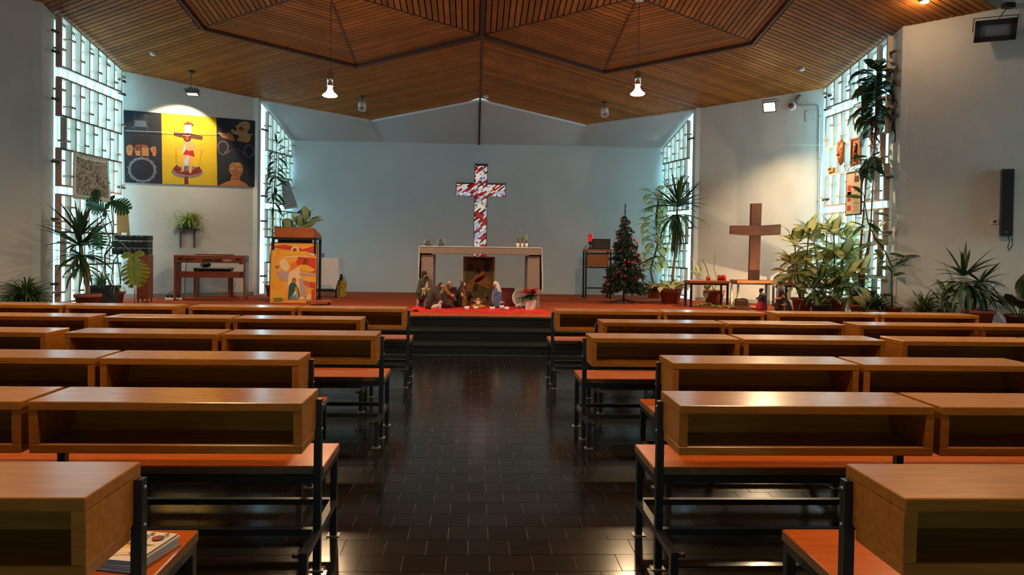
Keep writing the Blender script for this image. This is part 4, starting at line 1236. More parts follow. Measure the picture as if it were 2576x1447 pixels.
def place_leaf(parent, me, base, yaw, elev, L, roll=0.0, name='leaf'):
    o = obj(name, me, None, parent, base, Euler((roll, -elev, yaw), 'XYZ'), (L, L, L))
    return o
def variegated(name, green, cream, edge=0.30, noise_s=14):
    m = bpy.data.materials.new(name)
    m.use_nodes = True
    nt = m.node_tree
    b = nt.nodes['Principled BSDF']
    b.inputs['Roughness'].default_value = 0.38
    tc = nt.nodes.new('ShaderNodeTexCoord')
    sp = nt.nodes.new('ShaderNodeSeparateXYZ')
    nt.links.new(tc.outputs['Generated'], sp.inputs[0])
    ma = nt.nodes.new('ShaderNodeMath'); ma.operation = 'SUBTRACT'; ma.inputs[1].default_value = .5
    nt.links.new(sp.outputs['Y'], ma.inputs[0])
    ab = nt.nodes.new('ShaderNodeMath'); ab.operation = 'ABSOLUTE'
    nt.links.new(ma.outputs[0], ab.inputs[0])
    nz = nt.nodes.new('ShaderNodeTexNoise'); nz.inputs['Scale'].default_value = noise_s
    nt.links.new(tc.outputs['Object'], nz.inputs['Vector'])
    ad = nt.nodes.new('ShaderNodeMath'); ad.operation = 'MULTIPLY_ADD'; ad.inputs[1].default_value = .34; 
    nt.links.new(nz.outputs['Fac'], ad.inputs[0]); nt.links.new(ab.outputs[0], ad.inputs[2])
    r = nt.nodes.new('ShaderNodeValToRGB')
    r.color_ramp.elements[0].position = edge + .10; r.color_ramp.elements[0].color = (*cream, 1)
    r.color_ramp.elements[1].position = edge + .26; r.color_ramp.elements[1].color = (*green, 1)
    nt.links.new(ad.outputs[0], r.inputs['Fac'])
    oi = nt.nodes.new('ShaderNodeObjectInfo')
    mr = nt.nodes.new('ShaderNodeMapRange'); mr.inputs['To Min'].default_value = .65; mr.inputs['To Max'].default_value = 1.2
    nt.links.new(oi.outputs['Random'], mr.inputs['Value'])
    hs = nt.nodes.new('ShaderNodeHueSaturation')
    nt.links.new(mr.outputs[0], hs.inputs['Value']); nt.links.new(r.outputs['Color'], hs.inputs['Color'])
    nt.links.new(hs.outputs['Color'], b.inputs['Base Color'])
    return m
G_YUC = mat('yucca_green', srgb(52, 78, 42), .45, rand=.3, vary=.2, vscale=3)
G_SPI = mat('spider_green', srgb(78, 100, 46), .5, vary=.35, vscale=12)
G_SPIL = mat('spider_lime', srgb(150, 158, 74), .5, vary=.35, vscale=12)
G_DRA = mat('dracaena_green', srgb(44, 66, 34), .4, rand=.25)
G_MON = mat('monstera_green', srgb(52, 78, 40), .35, rand=.15)
G_MONY = mat('monstera_yellow', srgb(128, 134, 40), .4, vary=.25, vscale=5)
G_LILY = mat('lily_green', srgb(34, 56, 30), .35, rand=.25)
V_DIE = variegated('dieffenbachia_leaf', srgb(70, 98, 42), srgb(220, 216, 150), .31)
V_DIED = variegated('dieffenbachia_dark_leaf', srgb(44, 70, 36), srgb(132, 144, 74), .18)
V_RUB = variegated('variegated_rubber_leaf', srgb(196, 190, 130), srgb(74, 96, 48), .30)
STALK = mat('green_stalk', srgb(92, 104, 52), .5)
BARK = mat('pale_bark', srgb(136, 112, 84), .8, vary=.3, vscale=30, bump=.4, bscale=40)
BARKR = mat('reddish_bark', srgb(122, 72, 46), .7, vary=.25, vscale=20)
SOIL = mat('potting_soil', srgb(52, 38, 28), .95, bump=.5, bscale=80)
TERRA = mat('terracotta', srgb(140, 70, 44), .7, vary=.12, vscale=12)
def translucent(m, fac):
    nt = m.node_tree
    b = nt.nodes['Principled BSDF']
    out = nt.nodes['Material Output']
    t = nt.nodes.new('ShaderNodeBsdfTranslucent')
    lk = [l for l in nt.links if l.to_socket == b.inputs['Base Color']]
    if lk: nt.links.new(lk[0].from_socket, t.inputs['Color'])
    else: t.inputs['Color'].default_value = b.inputs['Base Color'].default_value
    mx = nt.nodes.new('ShaderNodeMixShader'); mx.inputs[0].default_value = fac
    nt.links.new(b.outputs[0], mx.inputs[1]); nt.links.new(t.outputs[0], mx.inputs[2])
    nt.links.new(mx.outputs[0], out.inputs['Surface'])
for m__ in (V_DIE, V_RUB): translucent(m__, .4)
for m__ in (V_DIED, G_SPI, G_SPIL, G_MON, G_MONY, G_DRA): translucent(m__, .25)
LM = {}
def leaves(kind):
    if kind not in LM:
        if kind == 'yucca': LM[kind] = [leaf_mesh('yucca_leaf', G_YUC, .105, strap_prof, d, .35) for d in (.05, .18, .4, .75, 1.2)]
        if kind == 'dra': LM[kind] = [leaf_mesh('dracaena_leaf', G_DRA, .17, lance_prof, d, .3) for d in (.3, .8, 1.5)]
        if kind == 'drabig': LM[kind] = [leaf_mesh('dracaena_leaf', G_DRA, .30, lance_prof, d, .25, wav=.15) for d in (.8, 1.5, 2.2)]
        if kind == 'die': LM[kind] = [leaf_mesh('dieffenbachia_leaf', V_DIE, .46, ovate_prof, d, .18, .14, STALK, wav=.06) for d in (.3, .8, 1.3)]
        if kind == 'died': LM[kind] = [leaf_mesh('dieffenbachia_leaf', V_DIED, .36, ovate_prof, d, .22, .18, STALK, wav=.06) for d in (.3, .9)]
        if kind == 'rub': LM[kind] = [leaf_mesh('rubber_leaf', V_RUB, .46, ovate_prof, d, .18, .15, STALK) for d in (.2, .7)]
        if kind == 'lily': LM[kind] = [leaf_mesh('lily_leaf', G_LILY, .26, lance_prof, d, .2, .35, STALK) for d in (.4, 1.2)]
        if kind == 'poinred': LM[kind] = [leaf_mesh('bract', mat('bract_red', srgb(150, 22, 26), .5, rand=.2), .48, ovate_prof, d, .15) for d in (.3, .8)]
        if kind == 'poingreen': LM[kind] = [leaf_mesh('leaf', mat('poinsettia_leaf', srgb(36, 52, 30), .5, rand=.2), .48, ovate_prof, d, .15) for d in (.5, 1.2)]
    return LM[kind]
def rosette(parent, kind, c, n, L0, L1, e0, e1, rn, spread=.02, pick=None, y_axis=None):
    ms = leaves(kind)
    c = Vector(c)
    for k in range(n):
        t = k / max(1, n - 1)
        yaw = k * 2.39996 + rn.uniform(-.3, .3)
        el = math.radians(e0 + (e1 - e0) * t + rn.uniform(-8, 8))
        me = ms[min(len(ms) - 1, int(len(ms) * (1 - (el + .6) / 2.2)))] if pick is None else ms[rn.randrange(len(ms))]
        L = rn.uniform(L0, L1)
        b = c + Vector((math.cos(yaw), math.sin(yaw), 0)) * spread
        place_leaf(parent, me, b, yaw, el, L, rn.uniform(-.4, .4))
def strap_foliage(parent, c, n, L0, L1, m, seed, name='foliage', e0=10, e1=85, W=.02, yaw0=0, yaw1=6.283, dr=(1.2, 2.6)):
    rn = random.Random(seed)
    mb = MB()
    for k in range(n):
        L = rn.uniform(L0, L1)
        vs, fs = leaf_grid(L, W * rn.uniform(.7, 1.2), strap_prof, rn.uniform(*dr), .4, 6)
        R = Euler((0, -math.radians(rn.uniform(e0, e1)), rn.uniform(yaw0, yaw1)), 'XYZ').to_matrix()
        b = Vector(c) + Vector((rn.uniform(-.03, .03), rn.uniform(-.03, .03), 0))
        mb.add([R @ Vector(v) + b for v in vs], fs, 0, True)
    o = mb.build(name, m, parent)
    o['kind'] = 'stuff'
    return o
def round_pot(parent, r, h, m, soil=True):
    MB().lathe([(0, 0), (r * .72, 0), (r * .92, h * .82), (r * 1.03, h * .82), (r * 1.06, h), (r * .94, h), (r * .88, h * .85), (0, h * .85)], 28).build('pot', m, parent)
    if soil: MB().lathe([(0, h * .88), (r * .88, h * .86)], 20).build('soil', SOIL, parent)

# poinsettia foliage
rn = random.Random(21)
for q in range(5):
    a = q * 1.256
    c = (.05 * math.cos(a), .05 * math.sin(a), .27 + (.03 if q == 1 else 0))
    MB().tube([(0.01 * math.cos(a), .01 * math.sin(a), .15), c], .005, 5).build('stem', STALK, p)
    rosette(p, 'poingreen', (c[0], c[1], c[2] - .05), 5, .12, .17, 20, -30, rn, .01, True)
    rosette(p, 'poinred', c, 6, .10, .15, 45, 5, rn, .008, True)

# white wall clock leaning among the figures
ck = empty('wall_clock', (0.735, 12.12, SZ + .006), 0, 'round white wall clock leaning behind the lamb figurine', 'clock')
Rk = Matrix.Rotation(math.radians(-98), 3, 'X')
R_C = 0.152
ckc = Vector((0, 0, R_C))
Rk = Matrix.Rotation(math.radians(82), 3, 'X')
MB().lathe([(0, -.02), (R_C * .95, -.02), (R_C, 0.0), (R_C, .018), (R_C * .95, .026), (R_C * .90, .014), (0, .014)], 40, ckc, R=Rk).build('case', mat('clock_white', (.72, .72, .72), .35), ck)
MB().lathe([(0, .0155), (R_C * .9, .0155)], 36, ckc, R=Rk, smooth=False).build('dial', mat('clock_dial', (.78, .78, .77), .5), ck)
def onclock(x, y, d=.018): return ckc + Rk @ Vector((x, y, d))
INK = mat('black_ink', (.02, .02, .02), .6)
for h_ in range(1, 13):
    a = math.radians(90 - 30 * h_)
    cu = bpy.data.curves.new('numeral', 'FONT'); cu.body = str(h_); cu.size = .036; cu.align_x = 'CENTER'; cu.align_y = 'CENTER'; cu.extrude = .0006
    t_ = bpy.data.objects.new('tmp', cu); COL.objects.link(t_)
    me_ = bpy.data.meshes.new_from_object(t_.evaluated_get(bpy.context.evaluated_depsgraph_get())); bpy.data.objects.remove(t_)
    me_.materials.clear(); o = obj('numeral', me_, INK, ck)
    o.location = onclock(R_C * .70 * math.cos(a), R_C * .70 * math.sin(a), .0165); o.rotation_euler = (math.radians(82), 0, 0)
for ln, an, wd in ((.085, 230, .006), (.075, 196, .009), (.05, 24, .004)):
    a = math.radians(an)
    d = Vector((math.cos(a), math.sin(a))); s_ = Vector((-d.y, d.x)) * wd / 2
    MB().extr([onclock(*( -d * .015 + s_)), onclock(*(-d * .015 - s_)), onclock(*(d * ln - s_ * .5)), onclock(*(d * ln + s_ * .5))], Rk @ Vector((0, 0, .0015))).build('hand', INK, ck)
# dark red patterned boards behind the figures
REDB = mat('red_patterned_board', srgb(128, 24, 26), .5, col2=srgb(70, 14, 16), vscale=22, detail=2)
for x0, x1, y, lb in ((0.37, 0.64, 12.30, 'dark red patterned board between the woman in blue and the clock'), (-0.52, -0.37, 12.34, 'dark red patterned board behind the old man and the green cloak')):
    b = empty('red_board', ((x0 + x1) / 2, y, SZ + .004), 0, lb, 'board', 'red boards behind the figures')
    b.rotation_euler = (math.radians(-6), 0, 0)
    wd = x1 - x0
    MB().b2((-wd / 2, 0, 0), (wd / 2, .012, .31)).build('panel', REDB, b)
    rn = random.Random(int(x0 * 50)); mb = MB()
    for k in range(7):
        cx_, cz_ = rn.uniform(-wd * .4, wd * .4), rn.uniform(.05, .27)
        mb.tube([(cx_, -.002, cz_), (cx_ + .02, -.002, cz_ + .02), (cx_ + .05, -.002, cz_ + .005), (cx_ + .06, -.002, cz_ - .02)], .0025, 4)
    mb.build('pale_scrolls', mat('pale_scroll', srgb(150, 120, 104), .6), b)

# ------------------------------------------------------------------ painting on the left panel wall
PAINTED = {'painted_chair': [('p','bluegrey',[(.078,.868),(.154,.869),(.166,.782),(.072,.779)]),('l','bluegrey',8,[(.073,.968),(.085,.869)]),('l','bluegrey',8,[(.159,.97),(.151,.873)]),('l','bluegrey',8,[(.073,.96),(.112,.979),(.159,.963),(.176,.908)]),('l','bluegrey',8,[(.078,.93),(.115,.952),(.155,.936)]),('l','bluegrey',8,[(.058,.905),(.075,.951)]),('l','bluegrey',8,[(.074,.779),(.074,.7)]),('l','bluegrey',8,[(.164,.787),(.164,.707)]),('l','bluegrey',8,[(.051,.746),(.07,.783)]),('l','bluegrey',8,[(.167,.791),(.181,.76)]),('l','bluegrey',8,[(.059,.843),(.078,.864)]),('l','bluegrey',8,[(.158,.874),(.174,.841)])],'painted_masked_face': [('p','black',[(.19,.577),(.185,.543),(.17,.512),(.147,.491),(.12,.481),(.093,.485),(.07,.501),(.054,.528),(.048,.561),(.053,.595),(.068,.625),(.091,.647),(.118,.657),(.145,.654),(.169,.637),(.184,.61)]),('p','tan',[(.069,.493),(.171,.5),(.173,.379),(.081,.376),(.072,.441)]),('p','redbrown',[(.08,.522),(.117,.538),(.162,.528),(.169,.493),(.07,.488)]),('p','black',[(.07,.498),(.115,.498),(.115,.488),(.07,.483)]),('p','black',[(.112,.537),(.119,.538),(.123,.376),(.114,.375)]),('p','brown',[(.112,.467),(.111,.459),(.107,.453),(.101,.448),(.094,.446),(.087,.446),(.081,.45),(.076,.456),(.075,.463),(.076,.471),(.08,.477),(.086,.482),(.093,.484),(.1,.484),(.106,.48),(.111,.474)]),('p','grey',[(.161,.468),(.16,.461),(.157,.455),(.152,.45),(.145,.448),(.139,.449),(.134,.452),(.131,.458),(.129,.464),(.13,.471),(.134,.477),(.139,.482),(.145,.484),(.151,.483),(.156,.48),(.16,.474)])],'painted_hands': [('p','tan',[(.014,.487),(.025,.517),(.051,.522),(.061,.492),(.059,.431),(.05,.373),(.022,.375),(.014,.426)]),('l','brown',5,[(.027,.498),(.026,.436)]),('l','brown',5,[(.036,.507),(.035,.437)]),('l','brown',5,[(.046,.507),(.044,.438)]),('p','tan',[(.182,.488),(.198,.516),(.222,.518),(.227,.457),(.222,.383),(.201,.383),(.198,.427),(.187,.457)]),('l','brown',5,[(.202,.507),(.205,.446)]),('l','brown',5,[(.213,.509),(.213,.438)])],'painted_thorn_ring': [('l','lightgrey',10,[(.214,.191),(.22,.174),(.22,.156),(.213,.14),(.203,.128),(.196,.116),(.194,.1),(.194,.079),(.19,.06),(.182,.05),(.17,.049),(.159,.05),(.15,.046),(.143,.033),(.135,.018),(.125,.011),(.115,.016),(.106,.031),(.099,.042),(.09,.046),(.079,.042),(.068,.042),(.059,.051),(.055,.069),(.055,.09),(.052,.105),(.045,.116),(.036,.126),(.028,.141),(.027,.158),(.033,.177),(.039,.193),(.042,.208),(.039,.225),(.036,.245),(.037,.263),(.045,.276),(.057,.282),(.066,.288),(.072,.3),(.076,.318),(.082,.336),(.091,.345),(.102,.343),(.112,.334),(.121,.33),(.13,.336),(.141,.346),(.152,.351),(.161,.344),(.167,.327),(.172,.309),(.178,.298),(.188,.294),(.199,.29),(.208,.278),(.21,.26),(.207,.239),(.205,.221),(.207,.206),(.214,.191)]),('l','lightgrey',10,[(.214,.191),(.208,.175),(.205,.16),(.208,.142),(.211,.122),(.21,.104),(.201,.091),(.19,.085),(.18,.079),(.174,.067),(.17,.049),(.164,.031),(.155,.022),(.144,.025),(.134,.034),(.124,.038),(.116,.032),(.105,.022),(.094,.018),(.085,.025),(.079,.042),(.075,.06),(.069,.071),(.059,.075),(.047,.08),(.039,.091),(.037,.109),(.04,.129),(.042,.147),(.04,.162),(.033,.177),(.027,.194),(.027,.212),(.034,.227),(.044,.239),(.051,.251),(.053,.267),(.053,.288),(.056,.306),(.065,.317),(.076,.318),(.087,.317),(.096,.321),(.103,.335),(.111,.35),(.121,.357),(.131,.352),(.14,.338),(.147,.326),(.156,.323),(.167,.327),(.179,.327),(.188,.318),(.191,.3),(.192,.279),(.194,.263),(.202,.253),(.212,.242),(.219,.228),(.22,.21),(.214,.191)]),('l','lightgrey',5,[(.218,.169),(.232,.147)]),('l','lightgrey',5,[(.204,.098),(.211,.067)]),('l','lightgrey',5,[(.173,.044),(.172,.011)]),('l','lightgrey',5,[(.133,.018),(.124,-.011)]),('l','lightgrey',5,[(.091,.026),(.076,.006)]),('l','lightgrey',5,[(.056,.064),(.038,.058)]),('l','lightgrey',5,[(.034,.125),(.016,.134)]),('l','lightgrey',5,[(.029,.199),(.016,.22)]),('l','lightgrey',5,[(.043,.269),(.036,.299)]),('l','lightgrey',5,[(.073,.323),(.074,.356)]),('l','lightgrey',5,[(.113,.349),(.122,.379)]),('l','lightgrey',5,[(.155,.343),(.17,.363)]),('l','lightgrey',5,[(.191,.306),(.209,.312)]),('l','lightgrey',5,[(.214,.243),(.232,.235)])],'painted_cross': [('p','brown',[(.427,.852),(.448,.891),(.464,.909),(.488,.892),(.514,.859),(.493,.838),(.465,.857),(.441,.849)]),('l','brown',8,[(.426,.884),(.455,.874)]),('l','brown',8,[(.504,.899),(.474,.872)]),('p','pale',[(.439,.854),(.49,.86),(.489,.747),(.437,.74)]),('p','brown',[(.354,.748),(.461,.743),(.575,.71),(.57,.654),(.485,.669),(.41,.669),(.357,.69)])],'painted_dish': [('p','grey',[(.572,.191),(.568,.168),(.556,.145),(.537,.125),(.513,.108),(.484,.097),(.453,.092),(.422,.093),(.394,.1),(.369,.112),(.351,.129),(.339,.15),(.335,.173),(.338,.196),(.35,.219),(.368,.239),(.392,.255),(.421,.266),(.451,.272),(.482,.272),(.511,.265),(.536,.253),(.556,.236),(.568,.215)]),('p','darkred',[(.346,.218),(.375,.279),(.401,.232),(.42,.184),(.448,.191),(.489,.203),(.513,.241),(.545,.271),(.563,.2),(.532,.161),(.457,.133),(.374,.162)]),('p','darkred',[(.432,.113),(.457,.115),(.462,.007),(.428,.009)])],'painted_figure': [('p','pale',[(.434,.622),(.461,.517),(.467,.4),(.452,.191),(.427,.193),(.432,.324),(.422,.459)]),('p','skin',[(.432,.649),(.49,.67),(.51,.549),(.496,.484),(.445,.497),(.438,.587)]),('p','skin',[(.432,.649),(.423,.54),(.379,.526),(.354,.524),(.37,.506),(.426,.52),(.441,.587)]),('p','skin',[(.485,.655),(.507,.576),(.557,.536),(.588,.507),(.557,.513),(.505,.549)]),('p','red',[(.445,.506),(.463,.485),(.501,.498),(.511,.404),(.466,.427),(.422,.427)]),('p','skin',[(.436,.428),(.457,.422),(.432,.351),(.431,.261),(.424,.189),(.392,.173),(.413,.206),(.409,.367)]),('p','skin',[(.464,.422),(.492,.407),(.488,.33),(.485,.212),(.483,.162),(.466,.174),(.468,.264),(.463,.327)]),('p','darkbrown',[(.485,.674),(.483,.652),(.477,.633),(.468,.62),(.457,.614),(.446,.617),(.436,.628),(.43,.646),(.427,.667),(.429,.688),(.435,.707),(.445,.721),(.456,.726),(.467,.723),(.476,.712),(.483,.695)]),('p','redbrown',[(.473,.672),(.472,.657),(.468,.645),(.462,.636),(.455,.632),(.448,.634),(.442,.642),(.438,.653),(.436,.668),(.437,.682),(.441,.695),(.447,.704),(.454,.708),(.462,.706),(.468,.698),(.472,.687)]),('l','white',9,[(.426,.701),(.443,.709),(.461,.702),(.48,.711)]),('l','darkred',6,[(.371,.485),(.368,.47)]),('l','darkred',6,[(.371,.461),(.368,.446)]),('l','darkred',6,[(.372,.437),(.369,.422)]),('l','darkred',6,[(.372,.412),(.369,.398)]),('l','darkred',6,[(.373,.388),(.37,.374)]),('l','darkred',6,[(.373,.364),(.37,.349)]),('l','darkred',6,[(.374,.34),(.371,.325)]),('l','darkred',6,[(.374,.316),(.371,.301)]),('l','darkred',6,[(.375,.291),(.372,.277)]),('l','darkred',6,[(.566,.505),(.563,.49)]),('l','darkred',6,[(.564,.48),(.561,.465)]),('l','darkred',6,[(.561,.455),(.559,.441)]),('l','darkred',6,[(.559,.431),(.556,.416)]),('l','darkred',6,[(.557,.406),(.554,.391)]),('l','darkred',6,[(.554,.381),(.552,.366)]),('l','darkred',6,[(.552,.356),(.549,.341)]),('l','darkred',6,[(.55,.331),(.547,.317)]),('l','darkred',6,[(.548,.307),(.545,.292)])],'painted_upturned_head': [('p','ochre',[(.794,.812),(.803,.855),(.836,.831),(.846,.856),(.828,.895),(.848,.903),(.87,.952),(.914,.982),(.947,.963),(.955,.888),(.936,.83),(.933,.782),(.965,.786),(.949,.681),(.927,.66),(.844,.678),(.864,.755),(.826,.779)]),('p','black',[(.796,.854),(.826,.853),(.841,.832),(.831,.826)]),('p','brown',[(.9,.867),(.899,.856),(.895,.845),(.888,.838),(.88,.835),(.873,.836),(.866,.842),(.862,.851),(.86,.862),(.862,.874),(.866,.884),(.872,.891),(.88,.895),(.888,.893),(.894,.888),(.899,.879)]),('p','pale',[(.918,.912),(.912,.897),(.903,.889),(.895,.89),(.89,.9),(.889,.917),(.892,.936),(.898,.951),(.906,.96),(.914,.958),(.92,.948),(.921,.931)]),('p','brown',[(.913,.917),(.909,.907),(.904,.901),(.899,.902),(.896,.908),(.895,.919),(.897,.931),(.901,.941),(.906,.947),(.911,.946),(.914,.94),(.915,.929)])],'painted_raised_hand': [('p','tan',[(.695,.79),(.713,.783),(.738,.754),(.777,.763),(.774,.809),(.782,.81),(.789,.765),(.812,.758),(.827,.676),(.798,.673),(.778,.694),(.729,.711),(.707,.746)])],'painted_handcuffs': [('l','mauvegrey',22,[(.701,.52),(.694,.547),(.693,.577),(.696,.607),(.705,.632),(.717,.65),(.731,.658),(.745,.655),(.758,.641),(.767,.618),(.772,.589),(.772,.558),(.766,.529),(.756,.506),(.743,.492)]),('l','mauvegrey',22,[(.91,.485),(.903,.513),(.902,.544),(.906,.574),(.914,.6),(.927,.618),(.941,.625),(.956,.622),(.969,.608),(.979,.585),(.984,.556),(.983,.524),(.978,.495),(.967,.472),(.954,.457)]),('l','mauvegrey',20,[(.696,.505),(.728,.457),(.784,.514)]),('l','mauvegrey',20,[(.893,.506),(.936,.431),(.964,.476)]),('l','mauvegrey',8,[(.784,.518),(.799,.543),(.813,.535),(.823,.564),(.838,.542),(.85,.565),(.863,.536),(.881,.519),(.893,.506)])],'painted_bust': [('p','tan',[(.691,.001),(.749,.058),(.788,.084),(.792,.144),(.866,.145),(.869,.085),(.902,.064),(.942,.001)]),('p','brown',[(.792,.126),(.832,.11),(.866,.131),(.866,.117),(.827,.096),(.792,.116)]),('p','brownskin',[(.774,.244),(.783,.319),(.805,.354),(.864,.359),(.887,.324),(.893,.245),(.881,.179),(.861,.14),(.837,.12),(.812,.141),(.789,.181)]),('p','white',[(.821,.264),(.82,.26),(.817,.256),(.813,.253),(.808,.252),(.804,.252),(.799,.254),(.797,.258),(.796,.262),(.797,.266),(.799,.27),(.803,.273),(.808,.274),(.813,.274),(.817,.272),(.82,.268)]),('p','white',[(.878,.255),(.877,.25),(.874,.247),(.87,.244),(.865,.243),(.86,.243),(.856,.245),(.853,.248),(.852,.253),(.853,.257),(.856,.261),(.86,.264),(.865,.265),(.87,.264),(.874,.262),(.877,.259)]),('p','black',[(.815,.263),(.814,.259),(.813,.256),(.812,.254),(.81,.253),(.808,.253),(.806,.255),(.805,.258),(.805,.262),(.805,.265),(.806,.268),(.808,.271),(.81,.271),(.812,.271),(.813,.269),(.814,.266)]),('p','black',[(.871,.252),(.871,.249),(.87,.246),(.868,.244),(.866,.243),(.864,.243),(.863,.245),(.862,.248),(.861,.252),(.862,.255),(.863,.258),(.864,.26),(.866,.261),(.868,.261),(.87,.259),(.871,.256)]),('p','ochre',[(.872,.327),(.87,.318),(.866,.309),(.859,.303),(.85,.301),(.841,.302),(.834,.307),(.829,.314),(.828,.323),(.829,.332),(.834,.341),(.841,.347),(.85,.349),(.858,.348),(.865,.343),(.87,.336)]),('l','brown',6,[(.833,.24),(.826,.202),(.841,.199)]),('l','brown',6,[(.821,.165),(.849,.165)]),('l','black',8,[(.795,.348),(.79,.371)]),('l','black',8,[(.82,.359),(.819,.392)]),('l','black',8,[(.84,.361),(.842,.389)]),('l','black',8,[(.864,.359),(.872,.387)])]}
lw0, lw1 = Vector((-6.42, 13.03, 0)), Vector((-4.38, 14.2, 0))
ld = (lw1 - lw0).normalized(); ln_ = Vector((ld.y, -ld.x, 0))
RZL = math.atan2(ld.y, ld.x)
PW, PH = 2.30, 1.305
tp = empty('triptych_painting', lw0 + ld * .035 + ln_ * .004 + Vector((0, 0, 2.515)), RZL, 'wide painted cloth on the wall, yellow centre between two black sides', 'painting')
tp.rotation_euler = (0, math.radians(-1.2), RZL)
for a, b, c_, nm in ((0, .267, 'black', 'black_side'), (.267, .683, 'y', 'yellow_centre'), (.683, 1, 'black', 'black_side')):
    m = mat('canvas_yellow', srgb(200, 166, 30), .8, vary=.08, vscale=3) if c_ == 'y' else mat('canvas_black', srgb(34, 36, 48), .85, vary=.15, vscale=4)
    top = PH * (1.0 if a > 0 else .995)
    n = 8
    edge = [(PW * b + (random.uniform(-.004, .004) if 0 < k < n else 0), 0, top * k / n) for k in range(n + 1)]
    MB().extr([(PW * a, 0, 0)] + edge + [(PW * a, 0, top)], (0, -.012, 0)).build(nm, m, tp)
for k, items in PAINTED.items():
    draw(items, k, tp, PW, PH, -.0135, PW / 2130)
# dark cloth pinned at the painting left edge behind the grille
# plant shelf with trailing spider plant on the left panel wall
def lwall(x, z, off=0.0):
    t = (x - lw0.x) / ld.x
    p_ = lw0 + ld * t + ln_ * off
    return Vector((p_.x, p_.y, z))
ps = empty('hanging_spider_plant', lwall(-5.48, 1.69, 0), RZL, 'lime spider plant on a small wall shelf above the organ', 'potted plant')
for dx in (-.12, .12):
    MB().extr([(dx - .012, 0, -.34), (dx - .012, 0, 0), (dx - .012, -.2, 0), (dx - .012, -.2, -.02), (dx - .012, -.04, -.06), (dx - .012, -.03, -.34)], (.024, 0, 0)).build('bracket', BRACK, ps)
cube('shelf', mat('dark_shelf', srgb(70, 46, 30), .5), ps, (0, -.12, .012), (.36, .22, .022))
MB().lathe([(0, .024), (.06, .024), (.08, .085), (.07, .085), (0, .08)], 20, (0, -.12, 0)).build('pot', mat('dark_green_pot', (.03, .04, .03), .5), ps)
strap_foliage(ps, (0, -.12, .10), 190, .26, .50, G_SPIL, 4, W=.018, e0=0, e1=85)

# ------------------------------------------------------------------ electric organ with stool
MAH = mat('mahogany', srgb(112, 56, 34), .4, col2=srgb(132, 70, 42), vscale=3, stretch=(1, 8, 8))
og = empty('electric_organ', (-4.79, 12.95, SZ), math.radians(9), 'brown electric organ seen from behind under the painting', 'organ')
OW = 1.20
MB().b2((-OW / 2, -.22, .665), (OW / 2, .22, .80)).build('keyboard_case', MAH, og, .006)
for s in (-1, 1):
    MB().b2((s * OW / 2, -.2, 0), (s * (OW / 2 - .035), .2, .80)).build('side_panel', MAH, og, .003)
    MB().b2((s * OW / 2 - s * .05 - .035, -.26, 0), (s * OW / 2 - s * .05 + .035, .24, .025)).build('foot', MAH, og)
MB().b2((-OW / 2 + .03, -.02, .395), (OW / 2 - .03, .02, .505)).build('stretcher_board', MAH, og, .003)
MB().b2((-.28, -.05, .80), (.36, .12, .818)).build('music_rest', MAH, og)
back_y = -.222
for x0, x1, z, m in ((-.53, -.44, .735, BLACKP), (-.40, -.26, .72, BLACKP), (-.36, -.26, .718, WHITEP), (-.12, .05, .712, BLACKP), (.08, .20, .712, BLACKP), (.23, .36, .712, FOOTP), (.44, .53, .735, BLACKP)):
    cube('rear_socket_panel', m, og, ((x0 + x1) / 2, back_y, z), (x1 - x0, .008, .036))
for s in (-1, 1): cube('rubber_foot', BLACKP, og, (s * .52, -.18, .655), (.05, .04, .02))
MB().tube([(-.38, -.23, .70), (-.40, -.25, .4), (-.41, -.22, .15), (-.44, -.25, .03), (-.2, -.3, .012), (.3, -.32, .012), (.4, -.3, .01)], .006, 6).build('power_cable', BLACKP, og)
stl = empty('organ_stool', (-4.93, 13.42, SZ), math.radians(9), 'dark padded stool behind the electric organ', 'stool')
MB().b2((-.33, -.16, .50), (.33, .16, .56)).build('cushion', BLACKP, stl, .012)
MB().b2((-.31, -.15, .44), (.31, .15, .50)).build('apron', MAH, stl)
for sx in (-1, 1):
    for sy in (-1, 1): MB().b2((sx * .30 - .02, sy * .13 - .02, 0), (sx * .30 + .02, sy * .13 + .02, .45)).build('leg', MAH, stl)
bag = blob('black_bag', [('e', (0, 0, .05), (.10, .07, .05)), ('e', (.02, 0, .09), (.05, .04, .03))], BLACKP, None, .01)
bag.location = (-5.06, 13.36, SZ + .562)
tag(bag, 'small slumped black bag lying on the organ stool', 'bag')

# ------------------------------------------------------------------ lectern with poster
LECW = mat('lectern_wood', srgb(150, 76, 38), .4, col2=srgb(168, 92, 46), vscale=3, stretch=(1, 8, 8))
lc = empty('lectern', (-3.20, 12.55, SZ), 0, 'wooden lectern on black steel frame with microphone', 'lectern')
mb = MB()
mb.add([(-.34, -.14, 1.135), (.34, -.14, 1.135), (.34, -.14, 1.31), (-.34, -.14, 1.31), (-.34, .32, 1.135), (.37, .32, 1.135), (.37, .32, 1.19), (-.34, .32, 1.19)],
       [(3, 2, 1, 0)[::-1], (4, 5, 6, 7)[::-1], (0, 4, 5, 1)[::-1], (1, 5, 6, 2)[::-1], (3, 2, 6, 7), (0, 3, 7, 4)])
mb.build('reading_desk', LECW, lc)
for sx in (-1, 1):
    for yy in (-.12, .28):
        MB().b2((sx * .36 - .02, yy - .02, 0), (sx * .36 + .02, yy + .02, 1.14)).build('post', STEEL, lc)
    MB().b2((sx * .36 - .02, -.12, .0), (sx * .36 + .02, .28, .04)).build('foot_rail', STEEL, lc)
    MB().b2((sx * .36 - .02, -.12, 1.10), (sx * .36 + .02, .28, 1.135)).build('top_rail', STEEL, lc)
MB().b2((-.36, -.135, 1.10), (.36, -.105, 1.135)).build('top_rail', STEEL, lc)
